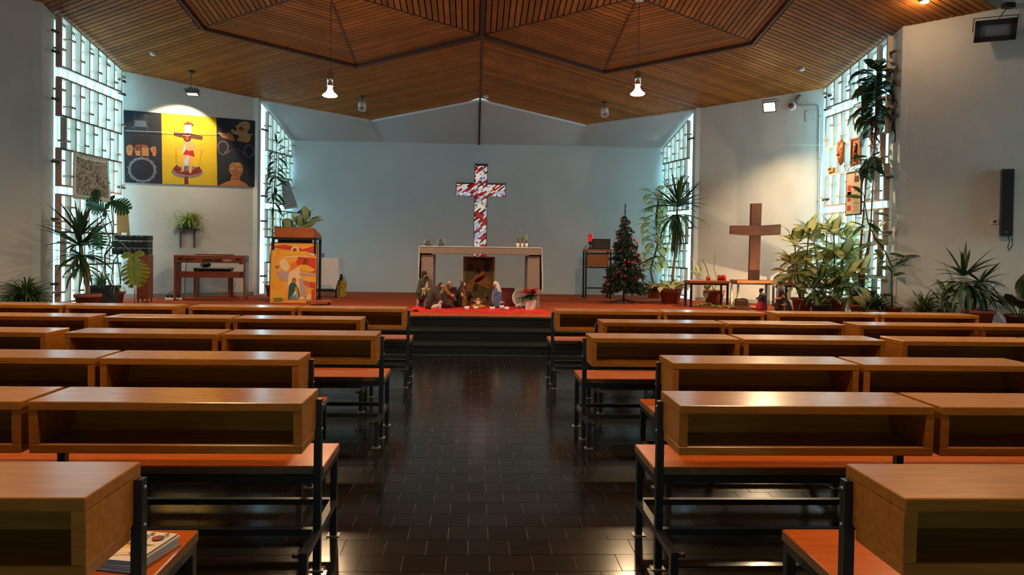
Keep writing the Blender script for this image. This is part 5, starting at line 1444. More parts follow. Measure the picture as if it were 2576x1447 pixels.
MB().b2((-.28, .0, .92), (.28, .02, 1.10)).build('shelf_back', mat('dark_panel', srgb(58, 34, 24), .5), lc)
mic = MB().tube([(-.29, .05, 1.31), (-.29, .05, 1.45), (-.25, .05, 1.53), (-.15, .05, 1.575), (-.05, .05, 1.58), (.02, .05, 1.57)], .007, 8)
mic.build('gooseneck', BLACKP, lc)
MB().tube([(.01, .05, 1.565), (.05, .05, 1.60), (.075, .05, 1.615)], [.018, .020, .014], 12).build('microphone', BLACKP, lc)
po = empty('lectern_poster', (-3.20, 12.36, SZ + .004), 0, 'orange and yellow nativity poster with green figure, leaning on the lectern', 'poster')
po.rotation_euler = (math.radians(-3.5), 0, 0)
QW, QH = .80, 1.04
MB().b2((-QW / 2, 0, 0), (QW / 2, .012, QH)).build('board', mat('poster_ground', srgb(226, 138, 44), .6, col2=srgb(232, 176, 70), vscale=3.0), po)
fr = MB()
for a, b in (((-QW / 2 - .006, 0), (-QW / 2 + .004, QH)), ((QW / 2 - .004, 0), (QW / 2 + .006, QH)), ((-QW / 2 - .006, QH - .004), (QW / 2 + .006, QH + .008))): fr.b2((a[0], -.006, a[1]), (b[0], .014, b[1]))
fr.build('frame', BLACKP, po)
it = [('p', 'deepred', [(.02, .93), (.3, .97), (.7, .90), (.98, .97), (.98, .78), (.6, .86), (.2, .9)]), ('p', 'cream', ellpts(.52, .87, .09, .08)), ('p', 'redbrown', [(.43, .80), (.50, .92), (.56, .90), (.55, .81)]), ('p', 'yellow', [(.2, .87), (.45, .86), (.8, .86), (.8, .80), (.2, .79)]), ('p', 'cream', [(.3, .78), (.8, .79), (.78, .77), (.35, .755)]),
      ('p', 'deepred', [(.6, .77), (.98, .75), (.98, .50), (.62, .55), (.55, .68)]), ('p', 'yellow', [(.6, .63), (.75, .65), (.97, .56), (.9, .52), (.65, .54)]), ('p', 'cream', [(.2, .70), (.32, .75), (.42, .60), (.35, .5), (.22, .58)]), ('p', 'lavender', [(.14, .52), (.4, .52), (.42, .36), (.2, .38)]), ('p', 'orange', [(.44, .66), (.56, .70), (.60, .48), (.46, .44)]),
      ('p', 'cream', [(.40, .50), (.62, .62), (.70, .30), (.76, .06), (.42, .06), (.38, .3)]), ('p', 'yellow', [(.03, .88), (.13, .86), (.08, .62), (.16, .42), (.14, .25), (.06, .3)]), ('p', 'lavender', [(.62, .50), (.98, .50), (.98, .46), (.64, .46)]), ('p', 'yellow', [(.66, .44), (.97, .40), (.97, .34), (.72, .36)]), ('p', 'deepred', [(.7, .38), (.98, .34), (.98, .24), (.74, .3)]),
      ('p', 'lavender', [(.62, .42), (.70, .38), (.80, .10), (.66, .12)]), ('p', 'green', [(.40, .06), (.41, .28), (.46, .34), (.54, .34), (.62, .24), (.66, .10), (.60, .06)]), ('p', 'redbrown', ellpts(.52, .375, .045, .045)), ('p', 'tan', ellpts(.525, .365, .03, .035)), ('p', 'gold', [(.54, .26), (.59, .27), (.63, .10), (.58, .06), (.54, .14)]), ('p', 'blue', [(.44, .06), (.46, .11), (.52, .16), (.58, .12), (.56, .06)]), ('p', 'white', [(.50, .13), (.55, .21), (.58, .18), (.55, .13)]), ('p', 'tan', ellpts(.555, .235, .022, .028)),
      ('p', 'yellow', [(.02, .24), (.3, .20), (.36, .06), (.02, .04)]), ('p', 'olive', [(.08, .08), (.3, .09), (.28, .03), (.1, .02)]), ('p', 'deepred', [(.90, .22), (.98, .24), (.98, .02), (.90, .02)]), ('p', 'cream', [(.80, .14), (.9, .15), (.9, .06), (.78, .05)]), ('p', 'grey', [(.1, .60), (.2, .63), (.18, .56)]), ('p', 'white', [(.81, .84), (.95, .82), (.95, .79), (.83, .80)])]
for k in range(9): it.append(('l', 'cream', 9, [(.70 + .01 * (k % 3), .36 - k * .035), (.86, .40 - k * .04)]))
for k in range(5): it.append(('l', 'brown', 22, [(.74 + k * .045, .74), (.72 + k * .045, .64)]))
pc = draw(it, 'printed_scene', po, QW, QH, -.002, .001)
pc.location.x = -QW / 2

# side table with white cloth, candle, plate; gift bag on the floor
sd = empty('side_table', (-2.98, 13.9, SZ), 0, 'black-legged side table under a white cloth beside the lectern', 'table')
MB().b2((-.30, -.25, .74), (.30, .25, .765)).build('table_top', LECW, sd)
for sx in (-1, 1):
    for sy in (-1, 1): MB().b2((sx * .27 - .016, sy * .22 - .016, 0), (sx * .27 + .016, sy * .22 + .016, .74)).build('leg', STEEL, sd)
for sy in (-1, 1): MB().b2((-.27, sy * .22 - .012, .12), (.27, sy * .22 + .012, .145)).build('rail', STEEL, sd)
mb = MB(); N = 40
ring, ring2, ring3 = [], [], []
for k in range(N):
    t = k / N * 4; sd_ = int(t); f_ = t - sd_
    cs = [(-.305, -.255), (.305, -.255), (.305, .255), (-.305, .255)]
    a, b = Vector(cs[sd_]), Vector(cs[(sd_ + 1) % 4]); p_ = a.lerp(b, f_)
    cor = min(f_, 1 - f_)
    out = 1.05 + .03 * math.sin(k * 1.7)
    drop = .52 + (.10 if cor < .12 else 0)
    if sd_ == 1: drop -= .2
    ring.append((p_.x, p_.y, .769)); ring2.append((p_.x * 1.03, p_.y * 1.03, .62)); ring3.append((p_.x * out, p_.y * out, .769 - drop))
mb.add(ring + ring2 + ring3, [(i, (i + 1) % N, N + (i + 1) % N, N + i) for i in range(N)] + [(N + i, N + (i + 1) % N, 2 * N + (i + 1) % N, 2 * N + i) for i in range(N)] + [tuple(range(N))], 0, False)
o = mb.build('table_cloth', LINEN); o.location = sd.location
o.modifiers.new('thick', 'SOLIDIFY').thickness = .004
tag(o, 'white cloth draped over the side table beside the lectern', 'tablecloth')
cd = empty('candle', (-2.99, 13.75, SZ + .773), 0, 'short lilac candle standing on the white side table', 'candle')
MB().lathe([(0, 0), (.034, 0), (.034, .08), (.028, .083), (0, .078)], 18).build('wax', mat('lilac_wax', srgb(128, 104, 190), .5), cd)
MB().tube([(0, 0, .078), (.002, 0, .092)], .0015, 5).build('wick', INK, cd)
pl = MB().lathe([(0, .0), (.05, .0), (.085, .012), (.083, .015), (.05, .004), (0, .004)], 24).build('plate', WHITEP); pl.location = (-2.83, 13.8, SZ + .773)
tag(pl, 'small white plate beside the lilac candle', 'plate')
gb = empty('gift_bag', (-2.665, 14.05, SZ), 0, 'yellow spotted gift bag standing by the stage wall', 'gift bag')
YB = mat('yellow_spotted_paper', srgb(176, 160, 44), .6, col2=srgb(64, 62, 26), vscale=38, detail=1)
YB.node_tree.nodes['Color Ramp'].color_ramp.elements[0].position = .58; YB.node_tree.nodes['Color Ramp'].color_ramp.elements[1].position = .64
mb = MB(); mb.add([(-.07, -.045, 0), (.07, -.045, 0), (.07, .045, 0), (-.07, .045, 0), (-.078, -.05, .31), (.078, -.05, .31), (.078, .05, .31), (-.078, .05, .31)], [(3, 2, 1, 0), (0, 1, 5, 4), (1, 2, 6, 5), (2, 3, 7, 6), (3, 0, 4, 7)])
o = mb.build('bag_body', YB, gb); o.modifiers.new('thick', 'SOLIDIFY').thickness = .003
for yy in (-.05, .05): MB().tube([(-.05, yy, .30), (-.05, yy, .38), (-.03, yy, .395), (.03, yy, .395), (.05, yy, .38), (.05, yy, .30)], .004, 6).build('handle', mat('blue_cord', srgb(110, 170, 190), .5), gb)
# low wooden step beside the lectern
lsb = empty('kneeling_step', (-2.68, 12.05, SZ), math.radians(24), 'low wooden step on the carpet beside the lectern', 'step')
MB().b2((-.2, -.12, .05), (.2, .12, .075)).build('tread', LECW, lsb, .003)
for s in (-1, 1): MB().b2((s * .18 - .012, -.11, 0), (s * .18 + .012, .11, .05)).build('side', LECW, lsb)

# ------------------------------------------------------------------ left side: plants, banner, sound equipment
rn = random.Random(31)
sp = empty('spider_plant', (-6.5, 10.40, SZ), 0, 'broad dark spider plant on the floor at the left wall', 'potted plant')
round_pot(sp, .12, .16, TERRA)
strap_foliage(sp, (0, 0, .15), 190, .32, .62, G_SPI, 12, W=.026, e0=5, e1=85, dr=(1.0, 2.4))

def bare_trunk(parent, pts, r, m=BARK, name='trunk'):
    return MB().tube(pts, r, 8).build(name, m, parent)
yk = empty('yucca', (-5.74, 10.62, SZ), 0, 'large yucca in a terracotta pot before the left window grille', 'potted plant')
round_pot(yk, .178, .24, TERRA)
bare_trunk(yk, [(0, 0, .2), (.0, 0, .32), (-.02, 0, .42), (-.03, .0, .48), (-.075, .0, .56), (-.09, 0, .62)], [.036, .032, .034, .030, .030, .026])
bare_trunk(yk, [(-.09, 0, .6), (-.10, 0, .85), (-.12, 0, 1.12)], [.026, .03, .02], mat('yucca_stalk', srgb(70, 82, 44), .6))
rosette(yk, 'yucca', (-.12, 0, 1.1), 20, .42, .62, 82, 25, rn, .012)
rosette(yk, 'yucca', (-.11, 0, .95), 24, .45, .70, 48, 4, rn, .015)
rosette(yk, 'yucca', (-.10, 0, .80), 22, .42, .60, 20, -30, rn, .015)
rosette(yk, 'yucca', (-.09, 0, .66), 14, .34, .5, -5, -55, rn, .015)

tr = empty('trough_planter', (-5.86, 11.3, SZ), math.radians(4), 'dark grey trough planter with thin grassy plant beside the yucca', 'planter')
mb = MB(); mb.add([(-.17, -.09, 0), (.17, -.09, 0), (.17, .09, 0), (-.17, .09, 0), (-.20, -.11, .30), (.20, -.11, .30), (.20, .11, .30), (-.20, .11, .30)], [(3, 2, 1, 0), (0, 1, 5, 4), (1, 2, 6, 5), (2, 3, 7, 6), (3, 0, 4, 7)])
mb.b2((-.215, -.125, .29), (.215, -.10, .33)); mb.b2((-.215, .10, .29), (.215, .125, .33)); mb.b2((-.215, -.1, .29), (-.19, .1, .33)); mb.b2((.19, -.1, .29), (.215, .1, .33))
mb.build('trough', mat('slate_plastic', srgb(48, 54, 58), .6), tr)
cube('soil', SOIL, tr, (0, 0, .28), (.38, .2, .02))
strap_foliage(tr, (-.03, 0, .28), 70, .25, .46, mat('grass_green', srgb(96, 128, 56), .5, vary=.3, vscale=10), 13, W=.016, e0=30, e1=88, dr=(.4, 1.8))
strap_foliage(tr, (.17, -.05, .30), 8, .2, .34, mat('grass_green', srgb(96, 128, 56), .5), 14, name='trailing_blades', W=.016, e0=0, e1=30, yaw0=-1.6, yaw1=.4, dr=(1.6, 2.6))

def monstera_mesh(name, m):
    """heart-shaped blade cut by deep notches between the lobes, standing on a midrib"""
    mb = MB()
    n = 7
    def outline(t): return .50 * math.sin(math.pi * (t * .80 + .16)) ** .8
    for s in (-1, 1):
        for k in range(n):
            t0, t1 = k / n, (k + 1) / n
            w0, w1 = outline(t0), outline(t1)
            sw = .16
            f_ = .42
            a = [(t0, 0, 0), (t1, 0, 0), (t1 + sw * f_, s * w1 * f_, .03), (t0 + sw * f_, s * w0 * f_, .03)]
            mb.add(a, [(0, 1, 2, 3) if s > 0 else (3, 2, 1, 0)], 0, False)
            g_ = .022
            a = [(t0 + sw * f_ + g_ * .3, s * w0 * f_, .03), (t1 + sw * f_ - g_ * .3, s * w1 * f_, .03), (t1 + sw * .8 - g_, s * w1 * .8, .0), (t1 + sw * 1.05 - g_ * 2, s * w1 * 1.0, -.05), (t0 + sw * 1.05 + .03, s * w0 * 1.02, -.06), (t0 + sw * .8 + g_, s * w0 * .8, .0)]
            mb.add(a, [tuple(range(6)) if s > 0 else tuple(reversed(range(6)))], 0, False)
        # rounded lobe at the leaf base
        mb.add([(0, 0, 0), (-.14, s * .10, 0), (-.16, s * .28, -.02), (-.02, s * .42, -.03), (.08, s * .30, .02), (.05, 0, 0)], [tuple(range(6)) if s < 0 else tuple(reversed(range(6)))], 0)
    mb.tube([(-.02, 0, .004), (.5, 0, .006), (1.0, 0, 0)], [.012, .008, .002], 5)
    me = mb.mesh(name, m)
    return me
MO1, MO2 = monstera_mesh('monstera_leaf', G_MON), monstera_mesh('monstera_leaf_yellow', G_MONY)
mo = empty('monstera', (-5.95, 11.85, SZ), 0, 'monstera with notched leaves, one large and yellowing, by the left window', 'potted plant')
round_pot(mo, .14, .2, TERRA)
bare_trunk(mo, [(0, 0, .15), (-.12, -.1, .5), (-.1, -.15, .8), (.02, -.15, .95)], .016, mat('monstera_stem', srgb(84, 76, 48), .6), 'stem')
def facing(parent, me, c, size, tilt_deg, spin_deg, lean=0.0):
    """blade facing the hall (-Y), its tip turned by spin in the upright plane"""
    o = obj('leaf', me, None, parent, c)
    a = math.radians(spin_deg)
    X = Vector((math.cos(a), lean, math.sin(a))).normalized()
    N_z = Vector((math.sin(math.radians(tilt_deg)) * .3, -1, math.cos(math.radians(90 - tilt_deg)) * .4)).normalized()
    N_z = (N_z - X * N_z.dot(X)).normalized()
    Y = N_z.cross(X)
    Rm = Matrix((X, Y, N_z)).transposed()
    o.rotation_euler = Rm.to_euler(); o.scale = (size, size, size)
    return o
facing(mo, MO1, (.06, -.28, 1.66), .30, 30, -25)
facing(mo, MO1, (.00, -.34, 1.52), .30, -20, 160)
facing(mo, MO1, (-.22, -.2, 1.22), .30, 10, -80)
facing(mo, MO1, (-.24, -.2, 1.66), .18, 10, 80)
facing(mo, MO2, (.47, -.42, .80), .46, 5, -82, -.1)
for e_ in ((.05, -.27, 1.66), (.0, -.32, 1.52), (-.22, -.2, 1.24), (-.24, -.2, 1.66)):
    MB().tube([(.02, -.15, .95), ((.02 + e_[0]) / 2 + .03, -.2, 1.25), e_], .008, 6).build('leaf_stalk', mat('monstera_stem', srgb(84, 76, 48), .6), mo)
MB().tube([(-.1, -.15, .8), (.05, -.25, 1.10), (.25, -.35, 1.02), (.47, -.42, .82)], .009, 6).build('leaf_stalk', mat('olive_stalk', srgb(120, 112, 62), .6), mo)

# printed cloth hung on the left grille
bn = empty('printed_banner', (-6.262, 11.16, 2.10), 0, 'brown and white printed cloth with crowded figures hung on the left grille', 'banner')
nx, ny = 14, 10
vs = []
for j in range(ny + 1):
    for i in range(nx + 1):
        u, v = i / nx, j / ny
        vs.append((.012 * math.sin(u * 9 + v * 2) + .03 * (1 - v) * (u - .5), .03 * (1 - v) + u * 1.10 - .02 * math.sin(v * 3), v * .74 - .03 * math.sin(math.pi * u) * v))
fs = [(j * (nx + 1) + i, j * (nx + 1) + i + 1, (j + 1) * (nx + 1) + i + 1, (j + 1) * (nx + 1) + i) for j in range(ny) for i in range(nx)]
mb = MB().add(vs, fs, 0, True)
o = mb.build('cloth', mat('unbleached_cloth', srgb(232, 218, 200), .85), bn)
o.modifiers.new('thick', 'SOLIDIFY').thickness = .003
PRN = mat('woodcut_print', srgb(74, 58, 50), .85, col2=srgb(232, 218, 202), vscale=12, detail=3, coord='Object', stretch=(1, 1.6, 1))
PRN.node_tree.nodes['Color Ramp'].color_ramp.elements[0].position = .42; PRN.node_tree.nodes['Color Ramp'].color_ramp.elements[1].position = .50
pn = [n_ for n_ in PRN.node_tree.nodes if n_.type == 'TEX_NOISE'][0]; pn.inputs['Distortion'].default_value = 2.2
translucent(MATS['unbleached_cloth'], .35); translucent(PRN, .3)
inner = [f_ for k_, f_ in enumerate(fs) if 1 <= k_ % nx <= nx - 2 and 1 <= k_ // nx <= ny - 2]
used = sorted({i for f_ in inner for i in f_}); ix = {a: b for b, a in enumerate(used)}
MB().add([(vs[i][0] + .004, vs[i][1], vs[i][2]) for i in used], [tuple(ix[i] for i in f_) for f_ in inner], 0, True).build('woodcut', PRN, bn)

# tan cut-out board hanging at the grille
ct = MB().extr([(-.10, 0, .49), (.08, 0, .49), (.11, 0, .12), (.12, 0, -.02), (.075, 0, -.02), (.065, 0, .10), (-.02, 0, .10), (-.03, 0, .01), (-.085, 0, .0), (-.095, 0, .15)], (0, .012, 0)).build('cardboard_cutout', mat('tan_card', srgb(190, 128, 66), .7))
ct.location = (-6.02, 12.22, 1.50)
tag(ct, 'tan cut-out board with two legs hanging above the black equipment', 'board')
# equipment stand with stacked black units
es = empty('equipment_cabinet', (-5.66, 12.25, SZ), math.radians(10), 'narrow brown wooden cabinet under the black sound units', 'cabinet')
MB().b2((-.09, -.16, .06), (.09, .16, .80)).build('body', MAH, es, .004)
for sx in (-1, 1):
    for sy in (-1, 1): MB().b2((sx * .07 - .012, sy * .13 - .012, 0), (sx * .07 + .012, sy * .13 + .012, .06)).build('foot', MAH, es)
MB().tube([(-.12, -.14, 0), (-.12, -.14, .62)], .008, 6).build('steel_rod', CHROME, es)
for k, (dx, w_, h_, zz) in enumerate(((-.21, .56, .11, .805), (-.20, .54, .12, .917), (-.19, .53, .09, 1.04))):
    u_ = empty('sound_unit', (-5.66 + dx, 12.25, SZ + zz), math.radians(10), ('bottom', 'middle', 'top')[k] + ' one of three stacked black sound units by the left window', 'sound unit', 'stacked sound units')
    MB().b2((-w_ / 2, -.15, 0), (w_ / 2, .15, h_ - .003)).build('case', BLACKP, u_, .004)
    for q in range(5): cube('legend', mat('white_ink', (.5, .5, .5), .6), u_, (-w_ * .3 + q * .075 + (.02 if q > 2 else 0), -.152, h_ - .02), (.03 if q % 2 else .05, .003, .007))
cable = MB().tube([(-5.95, 12.1, SZ + .92), (-6.06, 12.0, SZ + .7), (-6.09, 12.0, SZ + .4), (-6.02, 11.95, SZ + .25), (-5.92, 11.95, SZ + .33), (-5.96, 12.0, SZ + .5), (-6.02, 12.02, SZ + .85)], .009, 6).build('hanging_cables', BLACKP)
tag(cable, 'loop of black cables hanging from the sound units', 'cable')
pw = empty('power_strip', (-5.36, 12.70, SZ), math.radians(12), 'white power strip with black plugs on the carpet beside the organ', 'power strip')
MB().b2((-.14, -.03, 0), (.14, .03, .045)).build('strip', WHITEP, pw, .006)
for q in range(4): cube('plug', BLACKP, pw, (-.10 + q * .06, 0, .068), (.036, .04, .05))
MB().tube([(-.1, 0, .09), (-.06, .02, .15), (.04, .02, .15), (.08, .0, .10)], .006, 6).build('cord', BLACKP, pw)
MB().tube([(-.14, 0, .02), (-.25, .02, .01), (-.34, .1, .01)], .006, 6).build('cord', BLACKP, pw)

# slim dracaena at the narrow left window, leafy plant behind the lectern, hung print
dr = empty('dracaena', (-3.98, 13.95, SZ), 0, 'slender tall dracaena at the narrow window behind the lectern', 'potted plant')
round_pot(dr, .15, .22, TERRA)
bare_trunk(dr, [(0, 0, .2), (-.02, 0, 1.2), (-.01, 0, 1.8), (.03, 0, 2.5), (.05, 0, 2.95)], [.016, .014, .012, .010, .006], mat('dracaena_cane', srgb(110, 100, 72), .7), 'cane')
rn = random.Random(44)
for k in range(12): rosette(dr, 'dra', (-.005 + .004 * k, 0, 1.72 + .10 * k), 4, .26, .42, 25, -25, rn, .01, True)
rosette(dr, 'dra', (.05, 0, 2.95), 6, .22, .32, 80, 25, rn, .008, True)
db = empty('dieffenbachia', (-3.42, 13.75, SZ), 0, 'pale-leaved dieffenbachia rising behind the lectern', 'potted plant')
round_pot(db, .15, .22, TERRA)
rn = random.Random(45)
for k, (dx, dz) in enumerate(((0, 1.30), (-.2, 1.22), (.12, 1.42))):
    bare_trunk(db, [(dx * .2, 0, .2), (dx * .8, 0, .7), (dx, 0, dz)], .014, STALK, 'stem')
    rosette(db, 'die', (dx, 0, dz), 6, .34, .46, 75, 20, rn, .01, True)
strap_foliage(db, (-.35, 0, 1.25), 40, .25, .4, G_SPI, 46, name='grassy_leaves', W=.02, e0=10, e1=80)
hp_ = empty('hung_print', (0, 0, 0), 0, 'tilted print of reddish figures hung on the narrow left grille', 'picture')
T1, T2, Bq1, Bq2 = Vector((-4.10, 14.85, 2.78)), Vector((-4.02, 15.20, 2.80)), Vector((-4.02, 14.85, 2.16)), Vector((-3.80, 15.1, 2.22))
nrm_ = (T2 - T1).cross(Bq1 - T1).normalized() * .004
MB().add([T1, T2, Bq2, Bq1] + [v_ - nrm_ for v_ in (T1, T2, Bq2, Bq1)], [(0, 1, 2, 3), (7, 6, 5, 4), (0, 4, 5, 1), (1, 5, 6, 2), (2, 6, 7, 3), (3, 7, 4, 0)]).build('sheet', mat('paper_white', (.55, .55, .55), .7), hp_)
translucent(MATS['paper_white'], .3)
cen = (T1 + T2 + Bq1 + Bq2) / 4
PR2 = mat('red_print', srgb(176, 78, 66), .7, col2=srgb(214, 184, 156), vscale=14, detail=5)
translucent(PR2, .4)
MB().add([cen + (v_ - cen) * .86 + nrm_ * s_ for s_ in (1.6,) for v_ in (T1, T2, Bq2, Bq1)], [(0, 1, 2, 3)]).build('print', PR2, hp_)
MB().add([cen + (v_ - cen) * .86 - nrm_ * 2.2 for v_ in (T1, T2, Bq2, Bq1)], [(3, 2, 1, 0)]).build('print_reverse', PR2, hp_)
for ch in hp_.children: pass

# ------------------------------------------------------------------ right side of the stage
tb = empty('tabernacle_stand', (2.45, 14.45, SZ), 0, 'tall black steel stand with a wooden box beside the Christmas tree', 'stand')
MB().b2((-.275, -.18, .965), (.275, .18, 1.01)).build('top_board', LECW, tb, .003)
for sx in (-1, 1):
    for sy in (-1, 1): MB().b2((sx * .25 - .016, sy * .16 - .016, 0), (sx * .25 + .016, sy * .16 + .016, .965)).build('leg', STEEL, tb)
    MB().b2((sx * .25 - .014, -.16, .63), (sx * .25 + .014, .16, .655)).build('rail', STEEL, tb)
for zz in (.93, .64, .22): MB().b2((-.25, -.175, zz - .014), (.25, -.147, zz + .014)).build('rail', STEEL, tb)
MB().b2((-.215, -.15, .66), (.215, .15, .925)).build('wooden_box', mat('box_wood', srgb(150, 92, 48), .45, vary=.12, vscale=4), tb, .003)
sl = empty('sanctuary_lamp', (2.29, 14.36, SZ + 1.011), 0, 'red glass sanctuary lamp on a dark iron foot', 'lamp')
MB().lathe([(0, 0), (.05, 0), (.045, .02), (.015, .03), (.012, .09), (.04, .115), (.05, .15), (0, .15)], 18).build('foot', BLACKP, sl)
MB().lathe([(.03, .15), (.044, .2), (.052, .30), (.048, .30), (.04, .2), (.0, .155)], 18).build('glass', mat('ruby_glass', srgb(190, 20, 24), .1, trans=.35, emit=(.8, .03, .03), estr=.25), sl)
MB().ell((0, 0, .19), .012, 10, 8).build('flame', mat('small_flame', (1, .3, .1), .4, emit=(1, .25, .08), estr=12), sl)
MB().tube([(-.05, 0, .05), (-.09, 0, .08), (-.10, 0, .03), (-.12, 0, .005)], .006, 6).build('handle', BLACKP, sl)
rd = empty('radio', (2.52, 14.42, SZ + 1.011), 0, 'dark box radio standing on the steel stand', 'radio')
MB().b2((-.18, -.09, 0), (.18, .09, .21)).build('case', mat('dark_brown_case', srgb(44, 36, 30), .5), rd, .006)
MB().b2((-.155, -.096, .02), (.155, -.088, .19)).build('speaker_cloth', mat('brown_cloth', srgb(74, 62, 50), .9, bump=.4, bscale=200), rd)
fx = MB().tube([(2.22, 14.2, SZ + .01), (2.08, 14.1, SZ + .01), (1.93, 14.05, SZ + .012), (1.85, 14.12, SZ + .01)], .006, 6).build('floor_cable', BLACKP)
tag(fx, 'black cable lying on the carpet left of the steel stand', 'cable')

# Christmas tree
xt = empty('christmas_tree', (2.77, 13.30, SZ), 0, 'small artificial Christmas tree with red ornaments on the stage', 'Christmas tree')
MB().tube([(0, 0, .02), (0, 0, 1.0), (.0, 0, 1.86)], [.018, .014, .006], 8).build('trunk', mat('tree_pole', srgb(50, 56, 40), .7), xt)
mb = MB()
for k in range(4):
    a = k * math.pi / 2 + .4
    mb.extr([(0, 0, .06), (.30 * math.cos(a - .05), .30 * math.sin(a - .05), .0), (.30 * math.cos(a + .05), .30 * math.sin(a + .05), .0)], (0, 0, .02))
mb.build('stand', BLACKP, xt)
rn = random.Random(77)
NEED = mat('tree_needles', srgb(34, 52, 34), .6, vary=.4, vscale=20)
nm_ = MB()
def tree_r(z): return .40 * (1 - (z - .22) / 1.50) ** .85 * (1 + .16 * math.sin(z * 24)) + .02
tips = []
z = .24
while z < 1.66:
    R_ = tree_r(z)
    nb = max(6, int(24 * R_ / .4))
    for k in range(nb):
        a = rn.uniform(0, 6.283)
        L = R_ * rn.uniform(.82, 1.12)
        d = Vector((math.cos(a), math.sin(a), rn.uniform(-.25, .15)))
        p0 = Vector((0, 0, z + .03)); p1 = p0 + d * L
        tips.append((p1, a, L))
        for s_ in range(int(L * 260)):
            t = rn.uniform(.2, 1)
            b_ = p0 + (p1 - p0) * t + Vector((0, 0, -.04 * t))
            v_ = (Vector((rn.uniform(-1, 1), rn.uniform(-1, 1), rn.uniform(-1, 1))).normalized() + d * .6).normalized() * rn.uniform(.04, .07)
            w_ = v_.cross(Vector((rn.uniform(-1, 1), rn.uniform(-1, 1), rn.uniform(-1, 1)))).normalized() * .0075
            nm_.add([b_ - w_, b_ + w_, b_ + v_], [(0, 1, 2)])
    z += .062
for s_ in range(160):
    b_ = Vector((0, 0, rn.uniform(1.6, 1.88)))
    v_ = Vector((rn.uniform(-1, 1), rn.uniform(-1, 1), rn.uniform(.2, 1))).normalized() * rn.uniform(.02, .035)
    w_ = v_.cross(Vector((rn.uniform(-1, 1), 1, 0))).normalized() * .004
    nm_.add([b_ - w_, b_ + w_, b_ + v_], [(0, 1, 2)])
o = nm_.build('needles', NEED, xt); o['kind'] = 'stuff'
BAU = mat('red_bauble', srgb(180, 22, 20), .18, metal=.35)
bme = MB().ell((0, 0, 0), (.021, .021, .024), 12, 8).mesh('bauble_ball', BAU)
cme = MB().lathe([(.007, .02), (.007, .03), (0, .032)], 8).mesh('bauble_cap', CHROME)
front = [t_ for t_ in tips if math.sin(t_[1]) < .35]
rn.shuffle(front)
for k, (p1, a, L) in enumerate(front[:40]):
    b_ = empty('bauble', xt.location + p1 * 1.0 + Vector((0, 0, -.045)) + Vector((math.cos(a), math.sin(a), 0)) * .01, 0, 'small shiny red bauble hanging on the Christmas tree', 'bauble', 'red baubles on the Christmas tree')
    obj('ball', bme, None, b_); obj('cap', cme, None, b_)
rb = MB()
pts = []
for k in range(70):
    t = k / 69; zz = 1.20 - .72 * t; a = -.75 + 1.0 * t + .35 * math.sin(t * 9)
    q = tree_r(zz) * 1.06
    pts.append(Vector((q * math.cos(a), q * math.sin(a), zz + .02 * math.sin(k * .9))))
for k in range(69):
    w_ = Vector((0, 0, .022 + .012 * math.sin(k)))
    rb.add([pts[k] - w_, pts[k + 1] - w_, pts[k + 1] + w_, pts[k] + w_], [(0, 1, 2, 3)], 0, True)
o = rb.build('red_ribbon', mat('red_tinsel', srgb(176, 18, 20), .3, metal=.3)); o.location = xt.location
o.modifiers.new('thick', 'SOLIDIFY').thickness = .003
tag(o, 'shiny red ribbon winding down the right side of the Christmas tree', 'ribbon')
fx = MB().tube([(3.0, 13.2, SZ + .01), (3.15, 13.12, SZ + .012), (3.3, 13.2, SZ + .01), (3.36, 13.3, SZ + .01), (3.2, 13.28, SZ + .012)], .005, 6).build('floor_cable', BLACKP)
tag(fx, 'thin black cable looped on the carpet under the Christmas tree', 'cable')

# tall yucca and climbing dieffenbachia at the narrow right window
yr = empty('tall_yucca', (3.90, 14.0, SZ), 0, 'tall yucca with hanging lower leaves at the narrow right window', 'potted plant')
round_pot(yr, .2, .28, TERRA)
bare_trunk(yr, [(0, 0, .24), (.0, 0, .5), (.04, 0, .9), (.06, 0, 1.5), (.07, 0, 2.0)], [.03, .028, .026, .024, .02])
rn = random.Random(52)
rosette(yr, 'yucca', (.07, 0, 2.0), 16, .5, .72, 84, 40, rn, .012)
rosette(yr, 'yucca', (.07, 0, 1.88), 24, .55, .8, 45, 5, rn, .015)
rosette(yr, 'yucca', (.065, 0, 1.72), 16, .55, .75, 5, -45, rn, .015)
ms = leaves('yucca')
for k in range(14):
    a = k * 2.4; place_leaf(yr, ms[k % 3], (.06 + .02 * math.cos(a), .02 * math.sin(a), 1.6 - .03 * (k % 4)), a + .4 * math.sin(k * 7), math.radians(-66 - 4 * (k % 5)), .55 + .05 * (k % 5))
cdp = empty('dieffenbachia', (3.72, 14.7, SZ), 0, 'tall climbing dieffenbachia with pale leaves beside the Christmas tree', 'potted plant')
round_pot(cdp, .17, .25, TERRA)
bare_trunk(cdp, [(0, 0, .2), (-.12, -.1, .6), (.02, -.1, 1.1), (-.02, -.1, 1.7), (.05, -.1, 2.25)], .02, mat('thick_cane', srgb(98, 100, 62), .6), 'cane')
bare_trunk(cdp, [(0, 0, .2), (-.3, -.2, .35), (-.38, -.2, .7), (-.1, -.15, .85), (.18, -.1, .9), (.2, -.1, 1.05)], .016, mat('dark_cane', srgb(52, 50, 34), .6), 'cane')
for k in range(11):
    zz = .75 + .145 * k
    rosette(cdp, 'die', (-.05 + .05 * math.sin(k), -.12, zz), 6, .32, .44, 35, -45, rn, .01, True)
rosette(cdp, 'die', (-.32, -.2, .62), 7, .28, .38, 60, -10, rn, .01, True)
cd2 = empty('dieffenbachia', (3.66, 13.35, SZ), 0, 'low dieffenbachia with drooping yellow-green leaves on the stage floor', 'potted plant')
round_pot(cd2, .19, .26, TERRA)
